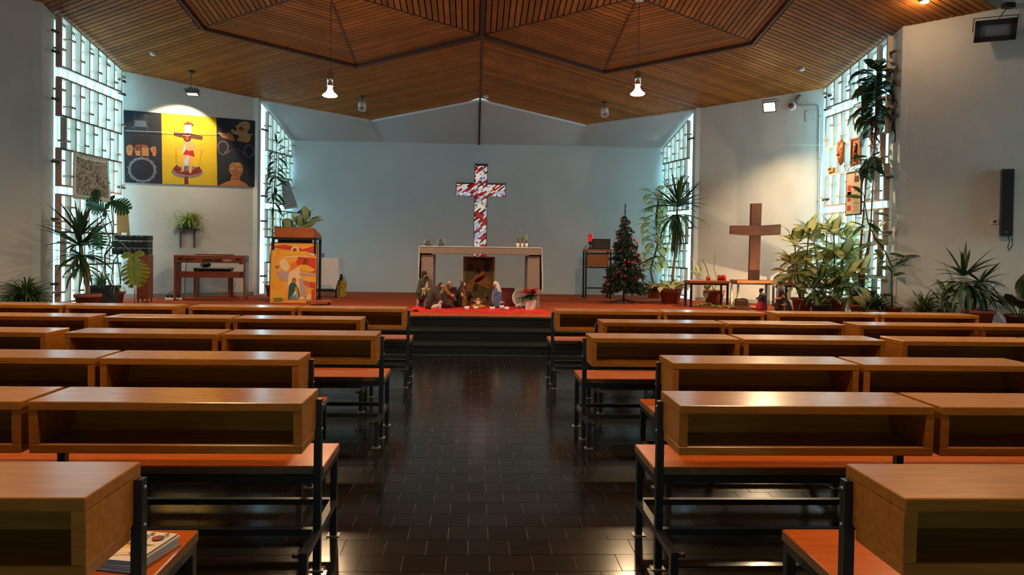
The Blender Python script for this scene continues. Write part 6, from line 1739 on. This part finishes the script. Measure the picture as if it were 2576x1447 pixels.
for k in range(14):
    a = k * 2.4 + .3
    place_leaf(cd2, leaves('die')[2], (.06 * math.cos(a), .06 * math.sin(a), .27), a, math.radians(18 + 9 * (k % 3)), .42 + .03 * (k % 3), .2)
strap_foliage(cd2, (-.22, .25, .2), 60, .25, .45, G_SPI, 55, name='grassy_leaves', W=.016)

# side tables, candles, wooden cross
def side_table(x, y, label, rz=0.0):
    t = empty('low_table', (x, y, SZ), rz, label, 'table', 'low wooden tables on the right')
    MB().b2((-.36, -.19, .43), (.36, .19, .478)).build('table_top', LECW, t, .003)
    for sx in (-1, 1):
        for sy in (-1, 1): MB().b2((sx * .33 - .016, sy * .165 - .016, 0), (sx * .33 + .016, sy * .165 + .016, .43)).build('leg', STEEL, t)
        MB().b2((sx * .33 - .014, -.165, .40), (sx * .33 + .014, .165, .43)).build('apron', STEEL, t)
    for sy in (-1, 1): MB().b2((-.33, sy * .165 - .014, .40), (.33, sy * .165 + .014, .43)).build('apron', STEEL, t)
    return t
side_table(4.14, 12.66, 'low wooden table on black legs carrying the red candles')
side_table(5.13, 13.02, 'low wooden table on black legs carrying the wooden cross')
side_table(5.66, 12.20, 'low wooden table half hidden by the big dieffenbachia leaves')
for x, w_, h_, m_2, lb in ((4.16, .038, .072, mat('orange_wax', srgb(196, 70, 24), .4), 'orange-red candle in glass on the low table, left one'), (4.37, .040, .095, mat('dark_red_wax', srgb(150, 16, 20), .4), 'dark red candle on the low table, middle one'), (4.445, .036, .10, mat('red_wax', srgb(216, 30, 22), .4), 'bright red candle on the low table, right one')):
    c_ = empty('red_candle', (x, 12.62, SZ + .479), 0, lb, 'candle', 'red candles on the low table')
    MB().lathe([(0, 0), (w_, 0), (w_, h_), (w_ * .85, h_ * 1.0), (w_ * .8, h_ * .93), (0, h_ * .93)], 18).build('wax', m_2, c_)
    MB().tube([(0, 0, h_ * .9), (.002, 0, h_ * 1.1)], .002, 5).build('wick', INK, c_)
wc = empty('wooden_cross', (5.165, 13.05, SZ + .479), 0, 'rough brown wooden cross standing on the low table', 'cross')
WCM = mat('rough_cross_wood', srgb(120, 68, 38), .6, col2=srgb(92, 50, 30), vscale=3, stretch=(5, 5, 1), bump=.15, bscale=10)
MB().add([(-.10, -.035, 0), (.10, -.035, 0), (.10, .035, 0), (-.10, .035, 0), (-.085, -.035, 1.43), (.115, -.035, 1.44), (.115, .035, 1.44), (-.085, .035, 1.43)], [(3, 2, 1, 0), (4, 5, 6, 7), (0, 1, 5, 4), (1, 2, 6, 5), (2, 3, 7, 6), (3, 0, 4, 7)]).build('upright', WCM, wc, .006)
WCA = mat('rough_arm_wood', srgb(124, 72, 40), .6, col2=srgb(90, 50, 30), vscale=3, stretch=(1, 5, 5), bump=.15, bscale=10)
arm = [(-.48, .85), (-.2, .83), (.1, .83), (.47, .85), (.475, 1.05), (.1, 1.02), (-.15, 1.015), (-.475, 1.01)]
MB().extr([(x, -.055, z) for x, z in arm], (0, .05, 0)).build('arm', WCA, wc)
# stump and dark box under the cross table
sm_ = blob('tree_stump', [('l', [(0, 0), (.17, 0), (.12, .06), (.10, .16), (0, .165)], (0, 0, 0)), C((-.1, -.04, .02), .04, (-.24, -.06, .01), .015), C((.1, -.02, .02), .04, (.22, -.03, .01), .015), C((0, -.1, .02), .04, (.05, -.2, .01), .015)], mat('stump_wood', srgb(88, 56, 34), .9, vary=.3, vscale=12, bump=.5, bscale=30), None, .012, 1)
sm_.location = (4.62, 12.19, SZ); tag(sm_, 'brown gnarled tree stump on the carpet between the low tables', 'tree stump')
bx_ = MB().extr([(-.1, 0, 0), (.1, 0, 0), (.1, 0, .15), (.06, 0, .17), (-.1, 0, .16)], (0, .12, 0)).build('dark_stone', mat('dark_stone', srgb(54, 48, 44), .8, vary=.2, vscale=10)); bx_.location = (4.72, 12.42, SZ)
tag(bx_, 'dark angular stone behind the tree stump', 'stone')
# potted climber under the first table, creeper on the carpet
pc_ = empty('potted_climber', (4.42, 13.05, SZ), 0, 'brown pot with thin-stemmed climber behind the low table', 'potted plant')
round_pot(pc_, .19, .27, TERRA)
MB().tube([(0, 0, .25), (-.1, 0, .5), (-.16, 0, .72), (-.24, 0, .84)], .008, 6).build('stem', STALK, pc_)
MB().tube([(0, 0, .25), (.05, 0, .5), (-.02, 0, .7), (.02, 0, .95)], .006, 6).build('stem', STALK, pc_)
rn = random.Random(58)
for b_, ya, el in (((-.24, 0, .84), 3.0, .2), ((-.3, -.05, .55), -2.4, 1.2), ((.03, -.05, .5), -.4, -.2), ((.1, 0, .42), .1, .1), ((-.15, -.1, .4), -2.0, -.3), ((-.35, -.1, .5), 3.3, .9), ((-.2, -.15, .25), -1.9, -.2), ((.15, -.15, .2), -.6, -.3)):
    place_leaf(pc_, leaves('die')[1], b_, ya, el, .26)
cr2 = empty('creeping_plant', (4.20, 12.36, SZ), 0, 'small green creeper spreading on the carpet under the low table', 'plant')
mb = MB()
for k in range(46):
    x, y = rn.uniform(-.36, .34), rn.uniform(-.1, .12)
    mb.ell((x, y, rn.uniform(.015, .05) + (.07 * rn.random() if x < -.05 else 0)), (rn.uniform(.02, .04), rn.uniform(.02, .03), .010), 8, 5, R=Euler((rn.uniform(-.6, .6), rn.uniform(-.6, .6), 0)).to_matrix())
o = mb.build('leaflets', mat('creeper_green', srgb(120, 128, 58), .6, vary=.3, vscale=6), cr2); o['kind'] = 'stuff'

# kings
KG = 'king figurines by the big dieffenbachia'
f = figure((4.90, 12.02, SZ), 'dark king figurine in red skirt and purple cape facing left', 'king_figurine', KG)
DSK = mat('figure_dark_skin', srgb(66, 42, 32), .5)
blob('red_skirt', [C((-.03, 0, .03), .07, (-.01, 0, .17), .05), C((-.07, 0, .025), .04, (-.02, 0, .15), .04), C((.02, 0, .03), .05, (.01, 0, .15), .045)], fm('red_skirt', (156, 32, 34)), f)
blob('blue_tunic', [C((0, 0, .16), .055, (0, 0, .25), .05), C((-.03, -.045, .24), .024, (-.06, -.06, .19), .022)], fm('dark_tunic', (40, 36, 52)), f)
blob('purple_cape', [C((.045, .01, .03), .045, (.04, .01, .24), .05), C((.07, .01, .03), .035, (.05, .01, .2), .035)], fm('purple_cape', (84, 56, 96)), f)
blob('white_collar', [C((-.01, -.03, .285), .026, (.035, -.02, .275), .03), C((.03, .03, .28), .025, (.04, -.02, .26), .03)], fm('white_collar', (150, 140, 146)), f, .006)
blob('head_and_arms', head_prims((-.02, 0, .335), (-1, -.2, -.1), .032) + [C((-.06, -.06, .19), .018, (-.09, -.03, .2), .016), C((-.03, .05, .22), .018, (-.09, .0, .2), .016)] + hand_prims((-.085, -.03, .2), (-.8, .4, .3), .026), DSK, f, .0055, 2)
face_bits((-.02, 0, .335), (-1, -.2, -.1), f, .032)
blob('black_hair', [('e', (-.008, .002, .352), (.036, .036, .028))], HAIRD, f, .006)
mb = MB()
for k in range(8): mb.tube([(-.008 + .03 * math.cos(k * .785), .03 * math.sin(k * .785), .365), (-.008 + .034 * math.cos(k * .785), .034 * math.sin(k * .785), .388)], [.008, .002], 5)
mb.build('crown', fm('old_gold', (130, 96, 44), .4), f)
f = figure((5.20, 12.0, SZ), 'tall crowned king figurine in dark red robe with white shawl', 'king_figurine', KG)
blob('robe', [C((.03, 0, .04), .09, (.03, 0, .24), .08), C((.03, 0, .24), .08, (.01, 0, .36), .06), C((.08, 0, .03), .07, (.06, 0, .2), .07), C((-.05, -.03, .04), .05, (-.02, -.03, .17), .05)], fm('wine_robe', (70, 26, 30)), f)
blob('dark_mantle', [C((.0, -.04, .10), .06, (-.01, -.04, .20), .055), C((-.06, -.03, .10), .04, (-.02, -.04, .16), .045)], fm('black_mantle', (26, 26, 28)), f)
blob('white_shawl', [C((-.03, -.03, .40), .035, (.03, -.03, .37), .045), C((-.045, -.045, .38), .03, (-.06, -.05, .25), .026), C((.02, .04, .38), .04, (-.02, .0, .40), .03)], fm('grey_shawl', (160, 152, 156)), f, .007)
blob('head_and_hand', head_prims((-.035, 0, .455), (-1, -.35, -.3), .036) + [C((-.02, -.08, .22), .024, (-.10, -.07, .20), .02)] + hand_prims((-.10, -.07, .2), (-1, .1, -.2), .03), SKIN, f, .0055, 2)
face_bits((-.035, 0, .455), (-1, -.35, -.3), f, .036)
blob('hair_and_beard', [('e', (-.015, 0, .475), (.04, .04, .034)), ('e', (-.06, -.015, .415), (.024, .026, .03)), ('e', (.005, 0, .44), (.024, .036, .036))], HAIRB, f, .006)
mb = MB()
for k in range(9): mb.tube([(-.02 + .036 * math.cos(k * .7), .036 * math.sin(k * .7), .49), (-.02 + .04 * math.cos(k * .7), .04 * math.sin(k * .7), .525)], [.009, .002], 5)
mb.build('crown', fm('old_gold', (130, 96, 44), .4), f)
f = figure((5.02, 11.35, SZ), 'kneeling king figurine in dark green cloak nearest the benches', 'king_figurine', KG)
blob('cloak', [C((.02, 0, .05), .075, (.01, 0, .17), .06), C((.01, 0, .17), .055, (-.01, 0, .24), .04), C((.06, 0, .04), .06, (.04, 0, .12), .055)], fm('green_king_cloak', (30, 38, 30)), f)
blob('gold_hem', [C((-.04, -.05, .05), .012, (-.03, -.04, .2), .012)], fm('old_gold', (130, 96, 44), .4), f, .005)
blob('head', head_prims((-.03, 0, .285), (-1, -.2, -.3), .032) + hand_prims((-.07, -.04, .15), (-1, .1, .3), .026) + [C((-.02, -.05, .16), .018, (-.07, -.04, .15), .015)], SKIN, f, .0055, 2)
face_bits((-.03, 0, .285), (-1, -.2, -.3), f, .032)
blob('hair', [('e', (-.015, 0, .30), (.036, .036, .03)), ('e', (-.05, -.01, .255), (.02, .022, .026))], HAIRD, f, .006)
pg = blob('porcelain_birds', [('e', (-.05, 0, .05), (.04, .035, .05)), C((-.05, 0, .08), .025, (-.075, 0, .13), .016), ('e', (-.085, 0, .14), (.02, .018, .018)), ('e', (.05, 0, .06), (.045, .035, .06)), C((.05, 0, .1), .026, (.07, 0, .145), .018), C((-.04, 0, .03), .03, (.04, 0, .03), .03), C((.09, 0, .07), .014, (.125, 0, .10), .006)], mat('porcelain', srgb(206, 186, 178), .3), None, .006, 2)
pg.location = (5.52, 12.10, SZ + .72); tag(pg, 'pale porcelain bird ornament among the dieffenbachia leaves', 'ornament')
st2 = MB().b2((-.1, -.08, 0), (.1, .08, .235)).build('wooden_block', MAH); st2.location = (5.52, 12.10, SZ + .481); tag(st2, 'brown wooden block lifting the porcelain birds on the hidden table', 'block')

# floor spotlight in front of the kings, shining up at the wall
fs_ = empty('floor_spotlight', (5.05, 12.42, SZ), 0, 'small black floor spotlight behind the kings, aimed under the cross table', 'spotlight')
Rm = Vector((.05, 1, .55)).to_track_quat('Z', 'Y').to_matrix()
MB().b2((-.06, -.06, 0), (.06, .06, .012)).build('base', BLACKP, fs_)
MB().lathe([(0, -.06), (.035, -.055), (.045, .0), (.045, .05), (.038, .05), (.034, .0), (0, -.01)], 18, (0, 0, .07), R=Rm).build('drum', BLACKP, fs_)
MB().lathe([(0, .02), (.034, .018)], 16, (0, 0, .07), R=Rm).build('lamp_face', FLOODGL, fs_)
add_light('floor_spot', 'SPOT', (5.055, 12.48, SZ + .105), 45, (1.0, 0.70, 0.38), 0.02, (5.1, 13.7, 1.3), 140, .6)

# ------------------------------------------------------------------ the big leafy corner on the right
rn = random.Random(91)
def dieff(loc, stems, label, kind='die', L0=.34, L1=.46, potr=.17, poth=.25, per=9):
    d = empty('dieffenbachia', loc, 0, label, 'potted plant', 'dieffenbachias in the right corner')
    round_pot(d, potr, poth, mat('slate_plastic', srgb(48, 54, 58), .6) if kind == 'died' else TERRA)
    for (dx, dy, dz) in stems:
        bare_trunk(d, [(dx * .1, dy * .1, poth * .8), (dx * .6, dy * .6, dz * .55), (dx, dy, dz)], [.016, .014, .01], STALK, 'stem')
        rosette(d, kind, (dx, dy, dz), per, L0, L1, 72, 8, rn, .012, True)
        rosette(d, kind, (dx * .85, dy * .85, dz * .80), max(4, per - 2), L0, L1, 25, -30, rn, .012, True)
        if kind == 'die': rosette(d, kind, (dx * .7, dy * .7, dz * .6), max(4, per - 4), L0 * .9, L1 * .9, 15, -40, rn, .012, True)
    return d
dieff((5.42, 11.62, SZ), [(-.15, 0, 1.15), (.06, -.05, 1.30), (-.22, -.1, .80)], 'dieffenbachia with broad pale leaves right of the wooden cross')
dieff((5.92, 11.45, SZ), [(-.1, -.05, 1.30), (.12, 0, 1.22), (.0, -.12, .90), (.2, -.05, .85)], 'big dieffenbachia with cream-coloured leaves in front of the right grille', per=9)
dieff((5.98, 11.95, SZ), [(.0, 0, 1.35), (-.22, 0, 1.20)], 'pale dieffenbachia close against the right grille')
dieff((5.45, 11.05, SZ), [(-.02, 0, .52), (.18, 0, .40), (-.15, 0, .42)], 'dark low dieffenbachia at the front of the right corner', 'died', .28, .38, .15, .2, 7)
dieff((6.02, 10.95, SZ), [(0, 0, .62), (-.2, 0, .58)], 'dieffenbachia with large hanging leaves beside the dark square planter', 'die', .34, .46, .14, .2, 6)
gp = MB(); gp.add([(-.11, -.11, 0), (.11, -.11, 0), (.11, .11, 0), (-.11, .11, 0), (-.13, -.13, .40), (.13, -.13, .40), (.13, .13, .40), (-.13, .13, .40)], [(3, 2, 1, 0), (0, 1, 5, 4), (1, 2, 6, 5), (2, 3, 7, 6), (3, 0, 4, 7), (4, 5, 6, 7)])
gp.b2((-.145, -.145, .38), (.145, .145, .42))

# tall bare-stemmed dracaena reaching the ceiling
td = empty('tall_dracaena', (6.12, 11.02, SZ), 0, 'very tall bare-stemmed dracaena reaching the ceiling at the right grille', 'potted plant')
gp.build('square_planter', mat('slate_plastic', srgb(48, 54, 58), .6), td)
bare_trunk(td, [(-.02, 0, .38), (.0, 0, .75), (.06, 0, 1.05), (.10, 0, 1.5), (.12, 0, 2.2), (.13, 0, 3.0), (.14, 0, 3.75)], [.036, .032, .026, .014, .010, .010, .012], BARKR, 'stem')
bare_trunk(td, [(-.04, 0, .38), (-.06, 0, .8), (-.05, 0, 1.15), (-.03, 0, 1.6), (.02, 0, 2.3), (.05, 0, 2.52)], [.032, .026, .020, .012, .010, .010], BARKR, 'stem')
rn = random.Random(93)
for k in range(9): rosette(td, 'drabig', (.13, 0, 3.12 + .09 * k), 7, .36, .56, 35, -35, rn, .015, True)
rosette(td, 'drabig', (.14, 0, 3.9), 10, .3, .42, 70, 5, rn, .012, True)
for k in range(4): rosette(td, 'drabig', (.05, 0, 2.36 + .06 * k), 5, .26, .40, 30, -50, rn, .012, True)
mb = MB()
for k in range(9):
    a = rn.uniform(0, 6.28); x0, y0 = .13 + .02 * math.cos(a), .02 * math.sin(a)
    pts = [(x0, y0, 3.15)]
    for s_ in range(6): pts.append((x0 + rn.uniform(-.10, .08), y0 + rn.uniform(-.08, .08), 3.1 - s_ * rn.uniform(.08, .13)))
    mb.tube(pts, [.011, .010, .010, .009, .008, .006, .003], 5)
mb.build('dry_roots', mat('dry_root', srgb(132, 84, 56), .8), td)
# leaning rubber plant with cream-edged leaves
rp = empty('rubber_plant', (6.36, 10.62, SZ), 0, 'leaning rubber plant with cream-edged leaves at the right window end', 'potted plant')
round_pot(rp, .13, .2, TERRA)
st_pts = [(0, 0, .18), (-.02, 0, .5), (-.02, 0, .8), (-.12, 0, 1.02), (-.30, 0, 1.25), (-.42, 0, 1.5), (-.5, 0, 1.95)]
bare_trunk(rp, st_pts, [.014, .013, .012, .011, .010, .009, .006], mat('rubber_stem', srgb(84, 66, 46), .7), 'stem')
rn = random.Random(97)
for (x, y, z) in st_pts[2:]:
    for k in range(4): place_leaf(rp, leaves('rub')[k % 2], (x, y, z - .05 * k), k * 1.7 + rn.uniform(-.6, .6), math.radians(rn.uniform(-30, 50)), rn.uniform(.24, .32), rn.uniform(-.5, .5))
for k in range(8):
    t = k / 8; x, z = -.12 - .38 * t, 1.05 + .9 * t
    place_leaf(rp, leaves('rub')[k % 2], (x, 0, z), (0 if k % 2 else 3.14) - .5, math.radians(rn.uniform(-10, 60)), rn.uniform(.22, .3), rn.uniform(-.6, .6))
bare_trunk(rp, [(-.02, 0, .8), (.08, -.05, .9), (.14, -.05, 1.0)], .008, STALK, 'side_stem')
for k in range(5): place_leaf(rp, leaves('rub')[1], (.10 + .02 * k, -.05, .95 - .10 * k), -.4 + .5 * k, math.radians(20 - 22 * k), .26, .3)
# low grassy plants along the right
s1 = empty('spider_plant', (6.10, 10.62, SZ), 0, 'dark grassy plant at the foot of the rubber plant', 'potted plant'); round_pot(s1, .11, .15, TERRA)
strap_foliage(s1, (0, 0, .15), 120, .28, .5, mat('deep_grass', srgb(52, 72, 36), .5, vary=.3, vscale=10), 61, W=.018, e0=10, e1=85)
s2 = empty('spider_plant', (6.60, 10.22, SZ), 0, 'green spider plant on the floor right of the window', 'potted plant'); round_pot(s2, .11, .15, TERRA)
strap_foliage(s2, (0, 0, .15), 120, .28, .48, G_SPI, 62, W=.020, e0=10, e1=85, dr=(.5, 2.0))
s3 = dieff((6.85, 10.08, SZ), [(0, 0, .42), (-.08, 0, .3)], 'small dark-leaved plant left of the yucca in the round pot', 'died', .2, .28, .12, .16, 5)
# yucca in terracotta pot, right
yq = empty('yucca', (7.06, 9.70, SZ - .004), 0, 'drooping yucca in a round terracotta pot below the loudspeaker', 'potted plant')
round_pot(yq, .19, .24, TERRA)
bare_trunk(yq, [(.02, 0, .2), (.03, 0, .45), (.0, 0, .62)], [.022, .02, .018])
bare_trunk(yq, [(-.06, .03, .2), (-.16, .03, .5), (-.22, .03, .68)], [.024, .022, .018])
rn = random.Random(71)
rosette(yq, 'yucca', (-.22, .03, .72), 18, .4, .56, 80, 10, rn, .012)
rosette(yq, 'yucca', (-.21, .03, .62), 16, .4, .55, 10, -50, rn, .012)
rosette(yq, 'yucca', (.0, 0, .64), 16, .36, .5, 50, -30, rn, .012)
for k in range(12):
    a = k * 2.4; place_leaf(yq, leaves('yucca')[3], (-.12 + .1 * math.cos(a), .02, .58), a, math.radians(-35 - 4 * (k % 5)), .5)
# peace lily at the picture edge
lq = empty('peace_lily', (7.48, 9.50, SZ - .004), 0, 'peace lily with broad dark leaves in a dark red pot at the right edge', 'potted plant')
round_pot(lq, .17, .2, mat('dark_red_pot', srgb(88, 42, 34), .6))
rn = random.Random(73)
for k in range(15):
    a = k * 2.4 + .4; place_leaf(lq, leaves('lily')[k % 2], (.04 * math.cos(a), .04 * math.sin(a), .18), a, math.radians(rn.uniform(25, 75)), rn.uniform(.45, .68), rn.uniform(-.3, .3))

# ------------------------------------------------------------------ things hung on the right grille
MSK = mat('carved_wood', srgb(150, 84, 36), .45, vary=.25, vscale=14)
def mask(y, z, w_, h_, label, square):
    m = empty('wooden_mask', (6.262, y, z), 0, label, 'mask', 'carved masks on the right grille')
    if square:
        o = MB().b2((-.02, -w_ / 2, 0), (.004, w_ / 2, h_)).build('panel', MSK, m, .004)
        mb = MB()
        for (yy, zz, a, b) in ((-w_ / 2 + .015, h_ / 2, .015, h_ * .48), (w_ / 2 - .015, h_ / 2, .015, h_ * .48), (0, h_ - .015, w_ * .45, .015), (0, .015, w_ * .45, .015)): mb.box((-.026, yy, zz), (.02, a * 2, b * 2))
        mb.build('raised_border', MSK, m)
        blob('relief', [('e', (-.025, 0, h_ * .68), (.03, .05, .06)), C((-.025, 0, h_ * .55), .035, (-.02, .02, h_ * .2), .03), C((-.025, .04, h_ * .5), .016, (-.03, -.05, h_ * .38), .014), C((-.02, -.06, h_ * .3), .014, (-.02, -.05, h_ * .1), .02)], mat('carved_dark', srgb(112, 60, 28), .5), m, .01, 1)
    else:
        blob('face', [('e', (-.015, 0, h_ * .55), (.045, w_ * .44, h_ * .42)), ('e', (-.01, 0, h_ * .32), (.04, w_ * .32, h_ * .3)), C((-.05, 0, h_ * .62), .014, (-.062, 0, h_ * .42), .022), ('e', (-.045, 0, h_ * .28), (.02, .05, .02)), ('e', (-.04, 0, h_ * .2), (.02, .04, .02)), ('e', (-.04, 0, h_ * .82), (.025, .06, .05)), ('e', (-.045, -w_ * .2, h_ * .62), (.018, .03, .018)), ('e', (-.045, w_ * .2, h_ * .62), (.018, .03, .018)), ('e', (-.01, 0, h_ * .93), (.02, .03, .05))], MSK, m, .009, 1)
    return m
mask(12.05, 2.94, .27, .49, 'oval carved wooden face mask on the right grille', False)
mask(11.56, 2.90, .29, .46, 'rectangular carved wooden panel hanging on the right grille', True)
sc1 = blob('carved_animal', [C((0, -.05, .05), .035, (0, .05, .055), .04), ('e', (-.02, -.09, .085), (.03, .03, .03)), C((-.01, -.04, .03), .014, (-.01, -.045, 0), .014), C((-.01, .05, .03), .014, (-.01, .05, 0), .014), C((.015, -.04, .03), .014, (.015, -.045, 0), .014), C((.015, .05, .03), .014, (.015, .05, 0), .014), ('e', (0, .03, .10), (.03, .04, .03))], mat('light_carving', srgb(176, 128, 70), .5), None, .008, 1)
sc1.location = (6.30, 12.42, 2.845); tag(sc1, 'small carved wooden animal sitting on a bar of the right grille', 'ornament')
pq = empty('framed_notice', (6.255, 11.35, 2.07), 0, 'tall narrow framed notice with red squares on the right grille', 'notice')
pq.rotation_euler = (0, 0, 0)
MB().b2((-.012, 0, 0), (.004, .50, .73)).build('frame', BLACKP, pq)
MB().b2((-.016, .03, .025), (-.010, .47, .705)).build('sheet', mat('notice_paper', srgb(206, 178, 150), .7), pq)
for (y0, z0, w_, h_, c_) in ((.32, .42, .11, .09, 'deepred'), (.32, .24, .11, .09, 'deepred'), (.32, .08, .11, .09, 'deepred'), (.30, .30, .13, .10, 'redbrown'), (.32, .33, .12, .08, 'orange'), (.08, .55, .14, .1, 'brown'), (.08, .40, .14, .06, 'tan')):
    MB().b2((-.0185, y0, z0), (-.0155, y0 + w_, z0 + h_)).build('printed_block', paint(c_), pq)
for k in range(14): MB().b2((-.0180, .08, .06 + k * .022), (-.0155, .27 - .03 * (k % 3), .066 + k * .022)).build('printed_line', paint('grey'), pq)

# ------------------------------------------------------------------ things on the nearest benches
mg_cols = [srgb(214, 206, 200), srgb(150, 160, 172), srgb(206, 200, 196), srgb(140, 150, 166), srgb(204, 198, 192), srgb(132, 144, 160)]
for k in range(6):
    g = empty('song_booklet', (-1.205 + .004 * math.sin(k * 2), 2.268 + .003 * math.cos(k * 3), .458 + k * .0062), math.radians(-12 + 1.2 * math.sin(k * 1.7)), ('lowest', 'second lowest', 'third lowest', 'fourth lowest', 'second from top')[min(k, 4)] + ' paper booklet of the stack on the nearest left bench', 'booklet', 'stack of booklets on the nearest left bench')
    MB().b2((-.145, -.105, 0), (.145, .105, .006)).build('pages', mat('pages_%d' % k, mg_cols[k], .7), g)
    if k == 5:
        g['label'] = 'top booklet with coloured picture cover on the nearest left bench stack'
        MB().b2((-.145, -.105, .006), (.145, .105, .0066)).build('cover', mat('cover_paper', srgb(216, 200, 186), .5), g)
        itm = [('p', 'olive', [(.35, .36), (.8, .42), (.96, .56), (.6, .58), (.32, .52)]), ('p', 'yellow', [(.48, .38), (.8, .42), (.84, .50), (.5, .48)])]
        for q in range(4): itm += [('p', ('red', 'blue', 'lavender', 'redbrown')[q], ellpts(.34 + q * .18, .76, .07, .09, 10)), ('p', ('blue', 'redbrown', 'blue', 'bluegrey')[q], ellpts(.36 + q * .18, .80, .035, .05, 8)), ('p', 'brown', [(.36 + q * .18, .86), (.39 + q * .18, .96), (.41 + q * .18, .86)])]
        itm += [('p', 'red', ellpts(.86, .2, .035, .04, 8)), ('l', 'yellow', 14, [(.66, .14), (.82, .2)])]
        for q in range(7): itm += [('l', 'red', 9, [(.12 + q * .07, .10), (.13 + q * .07, .20), (.16 + q * .07, .11)])]
        dd = draw([(i_[0], i_[1], [(s_, t_) for s_, t_ in i_[2]]) if i_[0] == 'p' else i_ for i_ in itm], 'cover_print', g, .29, .21, 0, .0005)
        dd.rotation_euler = (math.radians(-90), 0, 0); dd.location = (-.145, -.105, .0068)
bk = MB().tube([(1.42, 2.205, .462), (1.5, 2.19, .463), (1.62, 2.20, .463), (1.78, 2.19, .462)], [.004, .009, .010, .006], 8).build('black_strap', BLACKP)
bk.scale = (1, 1, 1); tag(bk, 'flat black strap lying on the nearest right bench seat', 'strap')
